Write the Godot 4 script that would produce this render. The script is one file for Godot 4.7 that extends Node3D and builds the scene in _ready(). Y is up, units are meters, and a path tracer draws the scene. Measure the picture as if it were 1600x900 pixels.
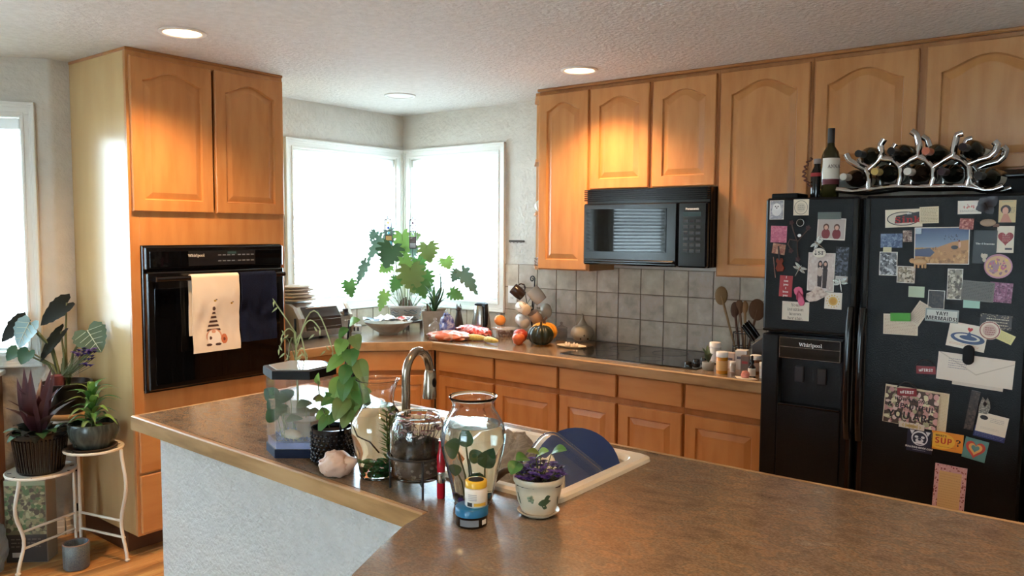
extends Node3D
# ---------------------------------------------------------------- mesh builder
class MB extends RefCounted:
	var v := PackedVector3Array()
	var n := PackedVector3Array()
	var uv := PackedVector2Array()
	var xf := Transform3D.IDENTITY
	func tri(a: Vector3, b: Vector3, c: Vector3, na: Vector3, nb: Vector3, nc: Vector3, ua := Vector2.ZERO, ub := Vector2.ZERO, uc := Vector2.ZERO) -> void:
		a = xf * a; b = xf * b; c = xf * c
		na = xf.basis * na; nb = xf.basis * nb; nc = xf.basis * nc
		if (c - a).cross(b - a).dot(na + nb + nc) >= 0.0:
			v.append(a); v.append(b); v.append(c)
			n.append(na); n.append(nb); n.append(nc)
			uv.append(ua); uv.append(ub); uv.append(uc)
		else:
			v.append(a); v.append(c); v.append(b)
			n.append(na); n.append(nc); n.append(nb)
			uv.append(ua); uv.append(uc); uv.append(ub)
	func quad(a: Vector3, b: Vector3, c: Vector3, d: Vector3, hint: Vector3, mapped := false) -> void:
		var nn := (b - a).cross(d - a)
		if nn.length_squared() < 1e-16: nn = (c - b).cross(d - c)
		if nn.length_squared() < 1e-16: return
		nn = nn.normalized()
		if nn.dot(hint) < 0.0: nn = -nn
		if mapped:
			tri(a, b, c, nn, nn, nn, Vector2(0, 1), Vector2(1, 1), Vector2(1, 0))
			tri(a, c, d, nn, nn, nn, Vector2(0, 1), Vector2(1, 0), Vector2(0, 0))
		else:
			tri(a, b, c, nn, nn, nn); tri(a, c, d, nn, nn, nn)
	func flat(a: Vector3, b: Vector3, c: Vector3, hint: Vector3) -> void:
		var nn := (b - a).cross(c - a).normalized()
		if nn.dot(hint) < 0.0: nn = -nn
		tri(a, b, c, nn, nn, nn)
	func box(c: Vector3, s: Vector3, bev := 0.0, mapped := false) -> MB:
		var h := s * 0.5
		bev = minf(bev, minf(h.x, minf(h.y, h.z)) * 0.8)
		for ax in 3:
			var a1 := (ax + 1) % 3
			var a2 := (ax + 2) % 3
			for sg in [-1.0, 1.0]:
				var p := []
				for k in [[-1, -1], [1, -1], [1, 1], [-1, 1]]:
					var q := Vector3.ZERO
					q[ax] = sg * h[ax]; q[a1] = k[0] * (h[a1] - bev); q[a2] = k[1] * (h[a2] - bev)
					p.append(c + q)
				var hint := Vector3.ZERO
				hint[ax] = sg
				quad(p[0], p[1], p[2], p[3], hint, mapped and ax == 2 and sg > 0)
		if bev > 0.0:
			for ax in 3:                                     # edges along ax
				var a1 := (ax + 1) % 3
				var a2 := (ax + 2) % 3
				for s1 in [-1.0, 1.0]:
					for s2 in [-1.0, 1.0]:
						var p := []
						for k in [[-1, 0], [1, 0], [1, 1], [-1, 1]]:
							var q := Vector3.ZERO
							q[ax] = k[0] * (h[ax] - bev)
							q[a1] = s1 * (h[a1] - (bev if k[1] else 0.0)); q[a2] = s2 * (h[a2] - (0.0 if k[1] else bev))
							p.append(c + q)
						var hint := Vector3.ZERO
						hint[a1] = s1; hint[a2] = s2
						quad(p[0], p[1], p[2], p[3], hint)
			for sx in [-1.0, 1.0]:
				for sy in [-1.0, 1.0]:
					for sz in [-1.0, 1.0]:
						var s3 := Vector3(sx, sy, sz)
						flat(c + s3 * (h - Vector3(0, bev, bev)), c + s3 * (h - Vector3(bev, 0, bev)), c + s3 * (h - Vector3(bev, bev, 0)), s3)
		return self
	func lathe(prof: Array, seg := 24, c := Vector3.ZERO, arc := TAU) -> MB:
		var m := prof.size()
		var sn := []
		for i in m - 1:
			var d: Vector2 = prof[i + 1] - prof[i]
			sn.append(Vector2(d.y, -d.x).normalized())
		for i in m - 1:
			var n0: Vector2 = sn[i]
			var n1: Vector2 = sn[i]
			if i > 0 and sn[i - 1].dot(sn[i]) > 0.5: n0 = (sn[i - 1] + sn[i]).normalized()
			if i < m - 2 and sn[i + 1].dot(sn[i]) > 0.5: n1 = (sn[i + 1] + sn[i]).normalized()
			var p0: Vector2 = prof[i]
			var p1: Vector2 = prof[i + 1]
			for k in seg:
				var a := arc * k / seg
				var b := arc * (k + 1) / seg
				var ca := Vector3(cos(a), 0, sin(a))
				var cb := Vector3(cos(b), 0, sin(b))
				var A := c + ca * p0.x + Vector3(0, p0.y, 0)
				var B := c + cb * p0.x + Vector3(0, p0.y, 0)
				var C := c + cb * p1.x + Vector3(0, p1.y, 0)
				var D := c + ca * p1.x + Vector3(0, p1.y, 0)
				var nA := ca * n0.x + Vector3(0, n0.y, 0)
				var nB := cb * n0.x + Vector3(0, n0.y, 0)
				var nC := cb * n1.x + Vector3(0, n1.y, 0)
				var nD := ca * n1.x + Vector3(0, n1.y, 0)
				var u0 := float(k) / seg
				var u1 := float(k + 1) / seg
				var v0 := 1.0 - float(i) / (m - 1)
				var v1 := 1.0 - float(i + 1) / (m - 1)
				if p0.x > 1e-6: tri(A, B, C, nA, nB, nC, Vector2(u0, v0), Vector2(u1, v0), Vector2(u1, v1))
				if p1.x > 1e-6: tri(A, C, D, nA, nC, nD, Vector2(u0, v0), Vector2(u1, v1), Vector2(u0, v1))
		return self
	func ball(c: Vector3, r: Vector3, seg := 16, rings := 10) -> MB:
		for j in rings:
			for k in seg:
				var q := []
				for w in [[j, k], [j, k + 1], [j + 1, k + 1], [j + 1, k]]:
					var th: float = PI * w[0] / rings
					var ph: float = TAU * w[1] / seg
					q.append(Vector3(sin(th) * cos(ph), cos(th), sin(th) * sin(ph)))
				var nn := []
				for e in q: nn.append((e / r).normalized())
				if j > 0: tri(c + q[0] * r, c + q[1] * r, c + q[2] * r, nn[0], nn[1], nn[2])
				if j < rings - 1: tri(c + q[0] * r, c + q[2] * r, c + q[3] * r, nn[0], nn[2], nn[3])
				elif j == 0: pass
		return self
	func tube(pts: Array, rad, seg := 8, closed := false) -> MB:
		var m := pts.size()
		var ring := []
		var nrm := []
		var ref := Vector3.ZERO
		for i in m:
			var d: Vector3
			if closed: d = pts[(i + 1) % m] - pts[(i - 1 + m) % m]
			else: d = pts[mini(i + 1, m - 1)] - pts[maxi(i - 1, 0)]
			d = d.normalized()
			if i == 0: ref = d.cross(Vector3.UP if absf(d.y) < 0.9 else Vector3.RIGHT).normalized()
			ref = (ref - d * ref.dot(d)).normalized()
			var o := d.cross(ref)
			var r: float = rad[i] if rad is Array else rad
			var rr := []
			var rn := []
			for k in seg:
				var a := TAU * k / seg
				var e := ref * cos(a) + o * sin(a)
				rr.append(pts[i] + e * r); rn.append(e)
			ring.append(rr); nrm.append(rn)
		for i in (m if closed else m - 1):
			var j := (i + 1) % m
			for k in seg:
				var l := (k + 1) % seg
				tri(ring[i][k], ring[i][l], ring[j][l], nrm[i][k], nrm[i][l], nrm[j][l])
				tri(ring[i][k], ring[j][l], ring[j][k], nrm[i][k], nrm[j][l], nrm[j][k])
		if not closed:
			for e in [0, m - 1]:
				var d: Vector3 = (pts[0] - pts[1]) if e == 0 else (pts[m - 1] - pts[m - 2])
				for k in seg: flat(pts[e], ring[e][k], ring[e][(k + 1) % seg], d)
		return self
	func slab(poly: PackedVector2Array, y0: float, y1: float, bev := 0.0) -> MB:   # polygon in x, z
		var ix := Geometry2D.triangulate_polygon(poly)
		var m := poly.size()
		var top := poly
		if bev > 0.0:
			var off := Geometry2D.offset_polygon(poly, -bev, Geometry2D.JOIN_MITER)
			if off.size() and off[0].size() == m:
				var best := 0
				for i in m:
					if off[0][i].distance_to(poly[0]) < off[0][best].distance_to(poly[0]): best = i
				top = PackedVector2Array()
				for i in m: top.append(off[0][(i + best) % m])
			else: bev = 0.0
		for k in range(0, ix.size(), 3):
			var a := top[ix[k]]
			var b := top[ix[k + 1]]
			var c := top[ix[k + 2]]
			tri(Vector3(a.x, y1, a.y), Vector3(b.x, y1, b.y), Vector3(c.x, y1, c.y), Vector3.UP, Vector3.UP, Vector3.UP, a, b, c)
			a = poly[ix[k]]; b = poly[ix[k + 1]]; c = poly[ix[k + 2]]
			tri(Vector3(a.x, y0, a.y), Vector3(b.x, y0, b.y), Vector3(c.x, y0, c.y), Vector3.DOWN, Vector3.DOWN, Vector3.DOWN)
		var area := 0.0
		for i in m: area += poly[i].cross(poly[(i + 1) % m])
		var cw := signf(area)
		for i in m:
			var j := (i + 1) % m
			var e := poly[j] - poly[i]
			var hint := Vector3(-e.y, 0, e.x) * cw
			quad(Vector3(poly[i].x, y0, poly[i].y), Vector3(poly[j].x, y0, poly[j].y), Vector3(poly[j].x, y1 - bev, poly[j].y), Vector3(poly[i].x, y1 - bev, poly[i].y), -hint)
			if bev > 0.0: quad(Vector3(poly[i].x, y1 - bev, poly[i].y), Vector3(poly[j].x, y1 - bev, poly[j].y), Vector3(top[j].x, y1, top[j].y), Vector3(top[i].x, y1, top[i].y), -hint + Vector3.UP)
		return self
	func prism(poly: PackedVector2Array, z0: float, z1: float, bev := 0.0) -> MB:   # polygon in x, y, drawn along z
		var keep := xf
		xf = xf * Transform3D(Basis(Vector3(1, 0, 0), Vector3(0, 0, 1), Vector3(0, 1, 0)), Vector3.ZERO)
		slab(poly, z0, z1, bev)
		xf = keep
		return self
	# a leaf surface: spine points, half widths, side directions
	func blade(spine: Array, half: Array, side: Array, fold := 0.15) -> MB:
		var m := spine.size()
		for i in m - 1:
			var d0: Vector3 = (spine[mini(i + 1, m - 1)] - spine[maxi(i - 1, 0)]).normalized()
			var d1: Vector3 = (spine[mini(i + 2, m - 1)] - spine[i]).normalized()
			for s: float in [-1.0, 1.0]:
				var s0: Vector3 = side[i]
				var s1: Vector3 = side[i + 1]
				var u0 := s0.cross(d0)
				var u1 := s1.cross(d1)
				var n0 := (u0 - s0 * fold * s).normalized()
				var n1 := (u1 - s1 * fold * s).normalized()
				var a: Vector3 = spine[i]
				var b: Vector3 = spine[i + 1]
				var c: Vector3 = b + (s1 * s + u1 * fold) * half[i + 1]
				var d: Vector3 = a + (s0 * s + u0 * fold) * half[i]
				var q := 0.5 + 0.5 * s
				var t0 := float(i) / (m - 1)
				var t1 := float(i + 1) / (m - 1)
				tri(a, b, c, n0, n1, n1, Vector2(0.5, t0), Vector2(0.5, t1), Vector2(q, t1))
				tri(a, c, d, n0, n1, n0, Vector2(0.5, t0), Vector2(q, t1), Vector2(q, t0))
		return self
	func mesh() -> ArrayMesh:
		var a := []
		a.resize(Mesh.ARRAY_MAX)
		a[Mesh.ARRAY_VERTEX] = v; a[Mesh.ARRAY_NORMAL] = n; a[Mesh.ARRAY_TEX_UV] = uv
		var m := ArrayMesh.new()
		m.add_surface_from_arrays(Mesh.PRIMITIVE_TRIANGLES, a)
		return m

# ---------------------------------------------------------------- things and parts
var taken := {}
var rng := RandomNumberGenerator.new()
func numbered(called: String) -> String:
	if not taken.has(called):
		taken[called] = 0
		return called
	taken[called] += 1
	return "%s_%03d" % [called, taken[called]]
func thing(called: String, label: String, category: String, at := Vector3.ZERO, turn := 0.0, group := "") -> Node3D:
	var o := Node3D.new()
	o.name = numbered(called); add_child(o)
	o.position = at; o.rotation.y = turn
	return tag(o, label, category, group)
func tag(o, label: String, category: String, group := ""):
	o.set_meta("label", label); o.set_meta("category", category)
	if group: o.set_meta("group", group)
	return o
func part(parent: Node, called: String, mb, mat: Material) -> MeshInstance3D:
	var o := MeshInstance3D.new()
	o.mesh = mb.mesh() if mb is MB else mb
	o.material_override = mat
	o.name = called
	parent.add_child(o, true)
	return o
func solo(called: String, label: String, category: String, mb, mat: Material, at := Vector3.ZERO, turn := 0.0, group := "") -> MeshInstance3D:
	var o := MeshInstance3D.new()
	o.mesh = mb.mesh() if mb is MB else mb
	o.material_override = mat
	o.name = numbered(called); add_child(o)
	o.position = at; o.rotation.y = turn
	return tag(o, label, category, group)
func struct(called: String, mb, mat: Material, label := "", category := "") -> MeshInstance3D:
	var o := MeshInstance3D.new()
	o.mesh = mb.mesh() if mb is MB else mb
	o.material_override = mat
	o.name = numbered(called); add_child(o)
	o.set_meta("kind", "structure")
	if label: tag(o, label, category)
	return o
func lettering(parent: Node, words: String, at: Vector3, cap: float, mat: Material, font := "Droid Sans", bold := false, wide := 1.0) -> MeshInstance3D:
	var t := TextMesh.new()
	var f := SystemFont.new()
	f.font_names = PackedStringArray([font])
	if bold: f.font_weight = 700
	t.font = f; t.text = words; t.font_size = 24; t.pixel_size = cap / 17.0; t.depth = 0.0006; t.curve_step = 2.0
	var o := MeshInstance3D.new()
	o.mesh = t; o.material_override = mat; o.name = "lettering"
	parent.add_child(o, true)
	o.position = at; o.scale = Vector3(wide, 1, 1)
	return o
# ---------------------------------------------------------------- pixels to directions (1600 x 900 frame)
const P := Vector3(4.3173, 1.5881, 4.2043)
const FOC := 1237.19
const RT := Vector3(0.788329, 0.005528, -0.615230)
const UPV := Vector3(-0.047786, 0.997489, -0.052268)
const FW := Vector3(-0.613396, -0.070604, -0.786613)
func ray(x: float, y: float) -> Vector3: return FW + RT * (x - 800.0) / FOC - UPV * (y - 450.0) / FOC
func at_x(x: float, y: float, c: float) -> Vector3:
	var d := ray(x, y)
	return P + d * ((c - P.x) / d.x)
func at_y(x: float, y: float, c: float) -> Vector3:
	var d := ray(x, y)
	return P + d * ((c - P.y) / d.y)
func at_z(x: float, y: float, c: float) -> Vector3:
	var d := ray(x, y)
	return P + d * ((c - P.z) / d.z)
func near(x: float, y: float, p: Vector3, closer := 0.0) -> Vector3:   # on the upright plane through p that faces us
	return P + ray(x, y) * ((p - P).dot(FW) - closer)
func pm(p: Vector3) -> float: return (p - P).dot(FW) / FOC             # metres that one pixel spans at p

# ---------------------------------------------------------------- materials
var M := {}
func mat(c: Color, rough := 0.6, metal := 0.0, spec := 0.5) -> StandardMaterial3D:
	var m := StandardMaterial3D.new()
	m.albedo_color = c; m.roughness = rough; m.metallic = metal; m.metallic_specular = spec
	return m
func c8(r: int, g: int, b: int) -> Color: return Color(r / 255.0, g / 255.0, b / 255.0)
func noise_tex(seed_: int, freq: float, oct: int, ramp: Array, size := 512, warp := 0.0, as_normal := false, bump := 4.0, kind := FastNoiseLite.TYPE_SIMPLEX_SMOOTH) -> NoiseTexture2D:
	var f := FastNoiseLite.new()
	f.seed = seed_; f.frequency = freq; f.fractal_octaves = oct; f.noise_type = kind
	if warp > 0.0:
		f.domain_warp_enabled = true; f.domain_warp_amplitude = warp; f.domain_warp_frequency = freq
	var t := NoiseTexture2D.new()
	t.width = size; t.height = size; t.seamless = true; t.noise = f
	if as_normal:
		t.as_normal_map = true; t.bump_strength = bump
	if ramp.size():
		var g := Gradient.new()
		var o := PackedFloat32Array()
		var cs := PackedColorArray()
		for e in ramp:
			o.append(e[0]); cs.append(e[1])
		g.offsets = o; g.colors = cs
		t.color_ramp = g
	return t
func tri_mat(tex: Texture2D, scale: Vector3, rough := 0.5, spec := 0.5, normal: Texture2D = null, ns := 1.0) -> StandardMaterial3D:
	var m := mat(Color.WHITE, rough, 0.0, spec)
	m.albedo_texture = tex
	m.uv1_triplanar = true; m.uv1_world_triplanar = true; m.uv1_scale = scale
	if normal:
		m.normal_enabled = true; m.normal_texture = normal; m.normal_scale = ns
	return m
func glass(c: Color, alpha := 0.12, rough := 0.02) -> StandardMaterial3D:
	var m := mat(Color(c.r, c.g, c.b, alpha), rough)
	m.transparency = BaseMaterial3D.TRANSPARENCY_ALPHA
	return m
func solid_glass(c: Color, scale := 0.05) -> StandardMaterial3D:
	var m := mat(Color(c.r, c.g, c.b, 0.0), 0.0)
	m.refraction_enabled = true; m.refraction_scale = scale
	return m
func leaf_mat(c: Color, rough := 0.45, back := 0.35) -> StandardMaterial3D:
	var m := mat(c, rough)
	m.backlight_enabled = true
	var top := maxf(c.r, maxf(c.g, c.b))
	m.backlight = Color(c.r / top, c.g / top, c.b / top) * back
	return m
func glow(c: Color, e: float) -> StandardMaterial3D:
	var m := mat(c, 0.5)
	m.emission_enabled = true; m.emission = c; m.emission_energy_multiplier = e
	return m
func wood_set(called: String, a: Color, b: Color, c: Color, rough: float) -> void:
	var tex := noise_tex(11, 0.012, 4, [[0.0, a], [0.45, b], [0.62, b.lerp(c, 0.5)], [1.0, c]], 512, 18.0)
	M[called + "_v"] = tri_mat(tex, Vector3(1.9, 0.33, 1.9), rough)
	M[called + "_x"] = tri_mat(tex, Vector3(0.33, 1.9, 1.9), rough)
	M[called + "_z"] = tri_mat(tex, Vector3(1.9, 1.9, 0.33), rough)
func materials() -> void:
	wood_set("maple", c8(186, 124, 68), c8(196, 136, 80), c8(202, 145, 88), 0.34)
	wood_set("frame", c8(158, 102, 54), c8(172, 114, 62), c8(182, 124, 72), 0.38)
	wood_set("oak", c8(130, 96, 56), c8(168, 130, 84), c8(188, 152, 106), 0.4)
	M.maple_glare = tri_mat(noise_tex(12, 0.01, 3, [[0, c8(196, 160, 108)], [1, c8(212, 178, 128)]], 256, 12.0), Vector3(1.7, .3, 1.7), 0.24)  # same maple made paler: window glare is put into the colour
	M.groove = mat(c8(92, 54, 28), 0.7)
	var bumps := noise_tex(3, 0.035, 3, [], 512, 0.0, true, 5.0)
	M.wall = tri_mat(noise_tex(4, 0.02, 2, [[0, c8(206, 199, 188)], [1, c8(214, 207, 196)]], 256), Vector3.ONE * 1.6, 0.8, 0.3, bumps, 0.55)
	M.pony = tri_mat(noise_tex(4, 0.02, 2, [[0, c8(205, 201, 196)], [1, c8(214, 210, 205)]], 256), Vector3.ONE * 2.8, 0.8, 0.3, bumps, 1.6)
	M.ceiling = tri_mat(noise_tex(5, 0.03, 3, [[0, c8(212, 206, 198)], [1, c8(226, 221, 214)]], 512), Vector3.ONE * 1.1, 0.85, 0.3, noise_tex(6, 0.03, 4, [], 1024, 10.0, true, 7.0), 0.65)
	M.trim = mat(c8(232, 229, 221), 0.4)
	M.white = mat(c8(235, 233, 228), 0.45)
	M.blind = leaf_mat(c8(242, 242, 240), 0.5, 0.6)
	M.pane = glass(Color(0.95, 0.98, 1.0), 0.05)
	var lam := noise_tex(21, 0.0075, 6, [[0.0, c8(104, 93, 80)], [0.3, c8(128, 110, 91)], [0.42, c8(140, 120, 99)], [0.52, c8(122, 111, 95)], [0.62, c8(150, 124, 98)], [0.78, c8(130, 116, 99)], [1.0, c8(166, 146, 121)]], 1024, 45.0)
	M.laminate = tri_mat(lam, Vector3(0.95, 0.95, 1.5), 0.2, 0.5)
	M.laminate.detail_enabled = true
	M.laminate.detail_blend_mode = BaseMaterial3D.BLEND_MODE_MUL
	M.laminate.detail_albedo = noise_tex(22, 0.11, 4, [[0.0, c8(186, 178, 170)], [0.4, c8(226, 221, 215)], [0.62, c8(246, 243, 239)], [0.76, c8(255, 255, 255)], [1.0, c8(255, 255, 255)]], 1024, 12.0)
	M.tiles = []
	for k in 4:
		var t := noise_tex(30 + k, 0.014, 5, [[0.0, c8(164 - k * 2, 146, 126)], [0.45, c8(188, 172 - k, 150)], [0.7, c8(198 - k * 3, 182 - k * 3, 160)], [1.0, c8(210, 197, 178)]], 256, 25.0)
		M.tiles.append(tri_mat(t, Vector3.ONE * (2.1 + 0.2 * k), 0.42))
	M.grout = mat(c8(140, 122, 104), 0.9)
	M.black = mat(c8(14, 14, 16), 0.16)
	M.black_tex = tri_mat(noise_tex(40, 0.05, 2, [[0, c8(10, 10, 12)], [1, c8(15, 16, 18)]], 256), Vector3.ONE * 8, 0.36, 0.35, noise_tex(41, 0.08, 2, [], 256, 0.0, true, 3.0), 0.5)
	M.black_matte = mat(c8(18, 18, 20), 0.55, 0.0, 0.3)
	M.dark_glass = mat(c8(8, 9, 12), 0.03, 0.0, 0.4)
	M.chrome = mat(c8(205, 206, 208), 0.09, 1.0)
	M.steel = mat(c8(178, 172, 164), 0.24, 1.0)
	M.nickel = mat(c8(176, 160, 142), 0.22, 1.0)
	M.porcelain = mat(c8(236, 228, 210), 0.12)
	M.iron = mat(c8(24, 20, 18), 0.5)
	M.cream_metal = mat(c8(226, 216, 198), 0.45)
	M.glass = glass(Color(0.96, 1.0, 0.98), 0.035)
	M.solid = solid_glass(Color(0.985, 0.995, 0.99))
	M.water = solid_glass(Color(0.98, 1.0, 0.985), 0.033)
	M.soil = tri_mat(noise_tex(50, 0.08, 3, [[0, c8(26, 19, 14)], [0.6, c8(58, 43, 32)], [1, c8(98, 80, 62)]], 256), Vector3.ONE * 9, 0.95)
	M.paper = mat(c8(236, 229, 214), 0.8)
	M.ink = mat(c8(34, 32, 34), 0.7)
	M.ink_red = mat(c8(176, 38, 40), 0.6)
	M.ink_white = mat(c8(240, 238, 232), 0.6)
	M.ink_brown = mat(c8(92, 72, 60), 0.7)
	M.g_dark = leaf_mat(c8(38, 74, 36), 0.45, 0.12); M.g_mid = leaf_mat(c8(66, 112, 48), 0.45, 0.2); M.g_light = leaf_mat(c8(116, 156, 72), 0.45, 0.26)
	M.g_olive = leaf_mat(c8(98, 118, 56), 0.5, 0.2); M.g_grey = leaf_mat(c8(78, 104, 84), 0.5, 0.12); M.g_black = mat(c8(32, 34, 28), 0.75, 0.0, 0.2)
	M.g_sheen = leaf_mat(c8(128, 160, 166), 0.25, 0.1); M.g_vein = leaf_mat(c8(74, 98, 80), 0.4, 0.15); M.g_purple = leaf_mat(c8(62, 30, 38), 0.4, 0.15)  # pale blue-grey leaf: a reflection painted into the leaf colour
	M.vein = mat(c8(190, 205, 190), 0.5)
	M.stem = leaf_mat(c8(98, 104, 62), 0.6, 0.1); M.stem_pale = leaf_mat(c8(178, 186, 134), 0.6, 0.1); M.stem_brown = mat(c8(86, 66, 48), 0.7)
	M.violet = leaf_mat(c8(74, 44, 128), 0.6, 0.2)

# ---------------------------------------------------------------- the room
func frame_at(origin: Vector3, dir: Vector3) -> Transform3D:
	dir = dir.normalized()
	return Transform3D(Basis(dir, Vector3.UP, dir.cross(Vector3.UP)), origin)
func wall(called: String, tf: Transform3D, length: float, holes: Array, m: Material, top := 2.44, x := 0.0) -> MeshInstance3D:
	var mb := MB.new()
	for h in holes:
		mb.box(Vector3((x + h[0]) / 2, top / 2, -0.08), Vector3(h[0] - x, top, 0.16))
		mb.box(Vector3((h[0] + h[1]) / 2, h[2] / 2, -0.08), Vector3(h[1] - h[0], h[2], 0.16))
		mb.box(Vector3((h[0] + h[1]) / 2, (h[3] + top) / 2, -0.08), Vector3(h[1] - h[0], top - h[3], 0.16))
		x = h[1]
	mb.box(Vector3((x + length) / 2, top / 2, -0.08), Vector3(length - x, top, 0.16))
	var o := struct(called, mb, m)
	o.transform = tf
	return o
var window_count := 0
func window(tf: Transform3D, h: Array, blind_label: String, tilt := 0.12) -> void:
	window_count += 1
	var w := Node3D.new()
	w.name = "window_%d" % window_count
	add_child(w); w.transform = tf; w.set_meta("kind", "structure")
	var x0: float = h[0]
	var x1: float = h[1]
	var y0: float = h[2]
	var y1: float = h[3]
	var cx := (x0 + x1) / 2
	var cy := (y0 + y1) / 2
	var ww := x1 - x0
	var hh := y1 - y0
	# moulded casing: three stepped strips on each side
	for s in [[0, -1], [0, 1], [-1, 0], [1, 0]]:
		var mb := MB.new()
		for st in [[0.0, 0.058, 0.012], [0.034, 0.058, 0.018], [0.047, 0.060, 0.024], [-0.004, 0.010, 0.016]]:
			var mid: float = (st[0] + st[1]) / 2
			var wd: float = st[1] - st[0]
			if s[0] == 0:
				mb.box(Vector3(cx, (y0 - mid) if s[1] < 0 else (y1 + mid), st[2] / 2), Vector3(ww + 2 * st[1], wd, st[2]), 0.002)
			else:
				mb.box(Vector3((x0 - mid) if s[0] < 0 else (x1 + mid), cy, st[2] / 2 - 0.0004), Vector3(wd, hh + 2 * st[0], st[2]), 0.002)
		part(w, "casing", mb, M.trim)
	var j := MB.new()
	j.box(Vector3(cx, y0 + 0.006, -0.075), Vector3(ww, 0.012, 0.15)); j.box(Vector3(cx, y1 - 0.006, -0.075), Vector3(ww, 0.012, 0.15))
	j.box(Vector3(x0 + 0.006, cy, -0.075), Vector3(0.012, hh - .024, 0.15)); j.box(Vector3(x1 - 0.006, cy, -0.075), Vector3(0.012, hh - .024, 0.15))
	part(w, "jamb", j, M.trim)
	var sa := MB.new()
	for s in [-1, 1]:
		sa.box(Vector3(cx, cy + s * (hh / 2 - 0.032), -0.11), Vector3(ww - 0.024, 0.04, 0.035), 0.004)
		sa.box(Vector3(cx + s * (ww / 2 - 0.032), cy, -0.11), Vector3(0.04, hh - 0.104, 0.035), 0.004)
	part(w, "sash", sa, M.white)
	part(w, "pane", MB.new().box(Vector3(cx, cy, -0.11), Vector3(ww - 0.1, hh - 0.1, 0.004)), M.pane)
	var b := thing("window_blind", blind_label, "blind")
	b.transform = tf
	part(b, "headrail", MB.new().box(Vector3(cx, y1 - 0.046, -0.036), Vector3(ww - 0.034, 0.055, 0.05), 0.004), M.blind)
	var slat := MB.new().box(Vector3.ZERO, Vector3(ww - 0.04, 0.0025, 0.046)).mesh()
	var y := y1 - 0.10
	while y > y0 + 0.05:
		var o := part(b, "slat", slat, M.blind)
		o.position = Vector3(cx, y, -0.038); o.rotation.x = tilt
		y -= 0.043
	part(b, "bottom_rail", MB.new().box(Vector3(cx, y0 + 0.03, -0.038), Vector3(ww - 0.04, 0.016, 0.04), 0.003), M.blind)
	for s in [-0.3, 0.3]:
		part(b, "ladder_cord", MB.new().tube([Vector3(cx + s * ww, y1 - 0.07, -0.012), Vector3(cx + s * ww, y0 + 0.03, -0.012)], 0.0012, 5), M.blind)
func recessed(px: float, py: float, label: String, on: bool, at := Vector3.INF, strength := 1.0) -> void:
	var p := at if at != Vector3.INF else at_y(px, py, 2.44)
	var t := thing("recessed_light", label, "light", Vector3(p.x, 2.44, p.z), 0.0, "recessed ceiling lights")
	part(t, "trim_ring", MB.new().lathe([Vector2(0.078, 0.0), Vector2(0.098, -0.001), Vector2(0.098, -0.006), Vector2(0.092, -0.009), Vector2(0.08, -0.008), Vector2(0.078, -0.004), Vector2(0.078, 0.0)], 32), M.white)
	part(t, "lens", MB.new().lathe([Vector2(0, -0.0005), Vector2(0.079, -0.0005), Vector2(0.079, -0.004), Vector2(0.0, -0.006)], 32), glow(Color(1.0, 0.83, 0.62), 5.0) if on else M.white)
	if on:
		var l := SpotLight3D.new()
		l.name = "lamp"; l.light_color = Color(1.0, 0.79, 0.56); l.light_energy = LAMP * strength
		l.spot_angle = 66.0; l.spot_angle_attenuation = 0.85; l.spot_range = 9.0; l.spot_attenuation = 2.0; l.light_size = 0.07; l.shadow_enabled = true
		t.add_child(l, true)
		l.position = Vector3(0, -0.012, 0); l.rotation.x = -PI / 2
const LAMP := 2.9
const HB := [0.07, 0.923, 1.10, 2.13]
const HL := [1.452, 2.382, 1.10, 2.13]
const HN := [0.10, 1.37, 0.95, 2.16]
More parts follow.
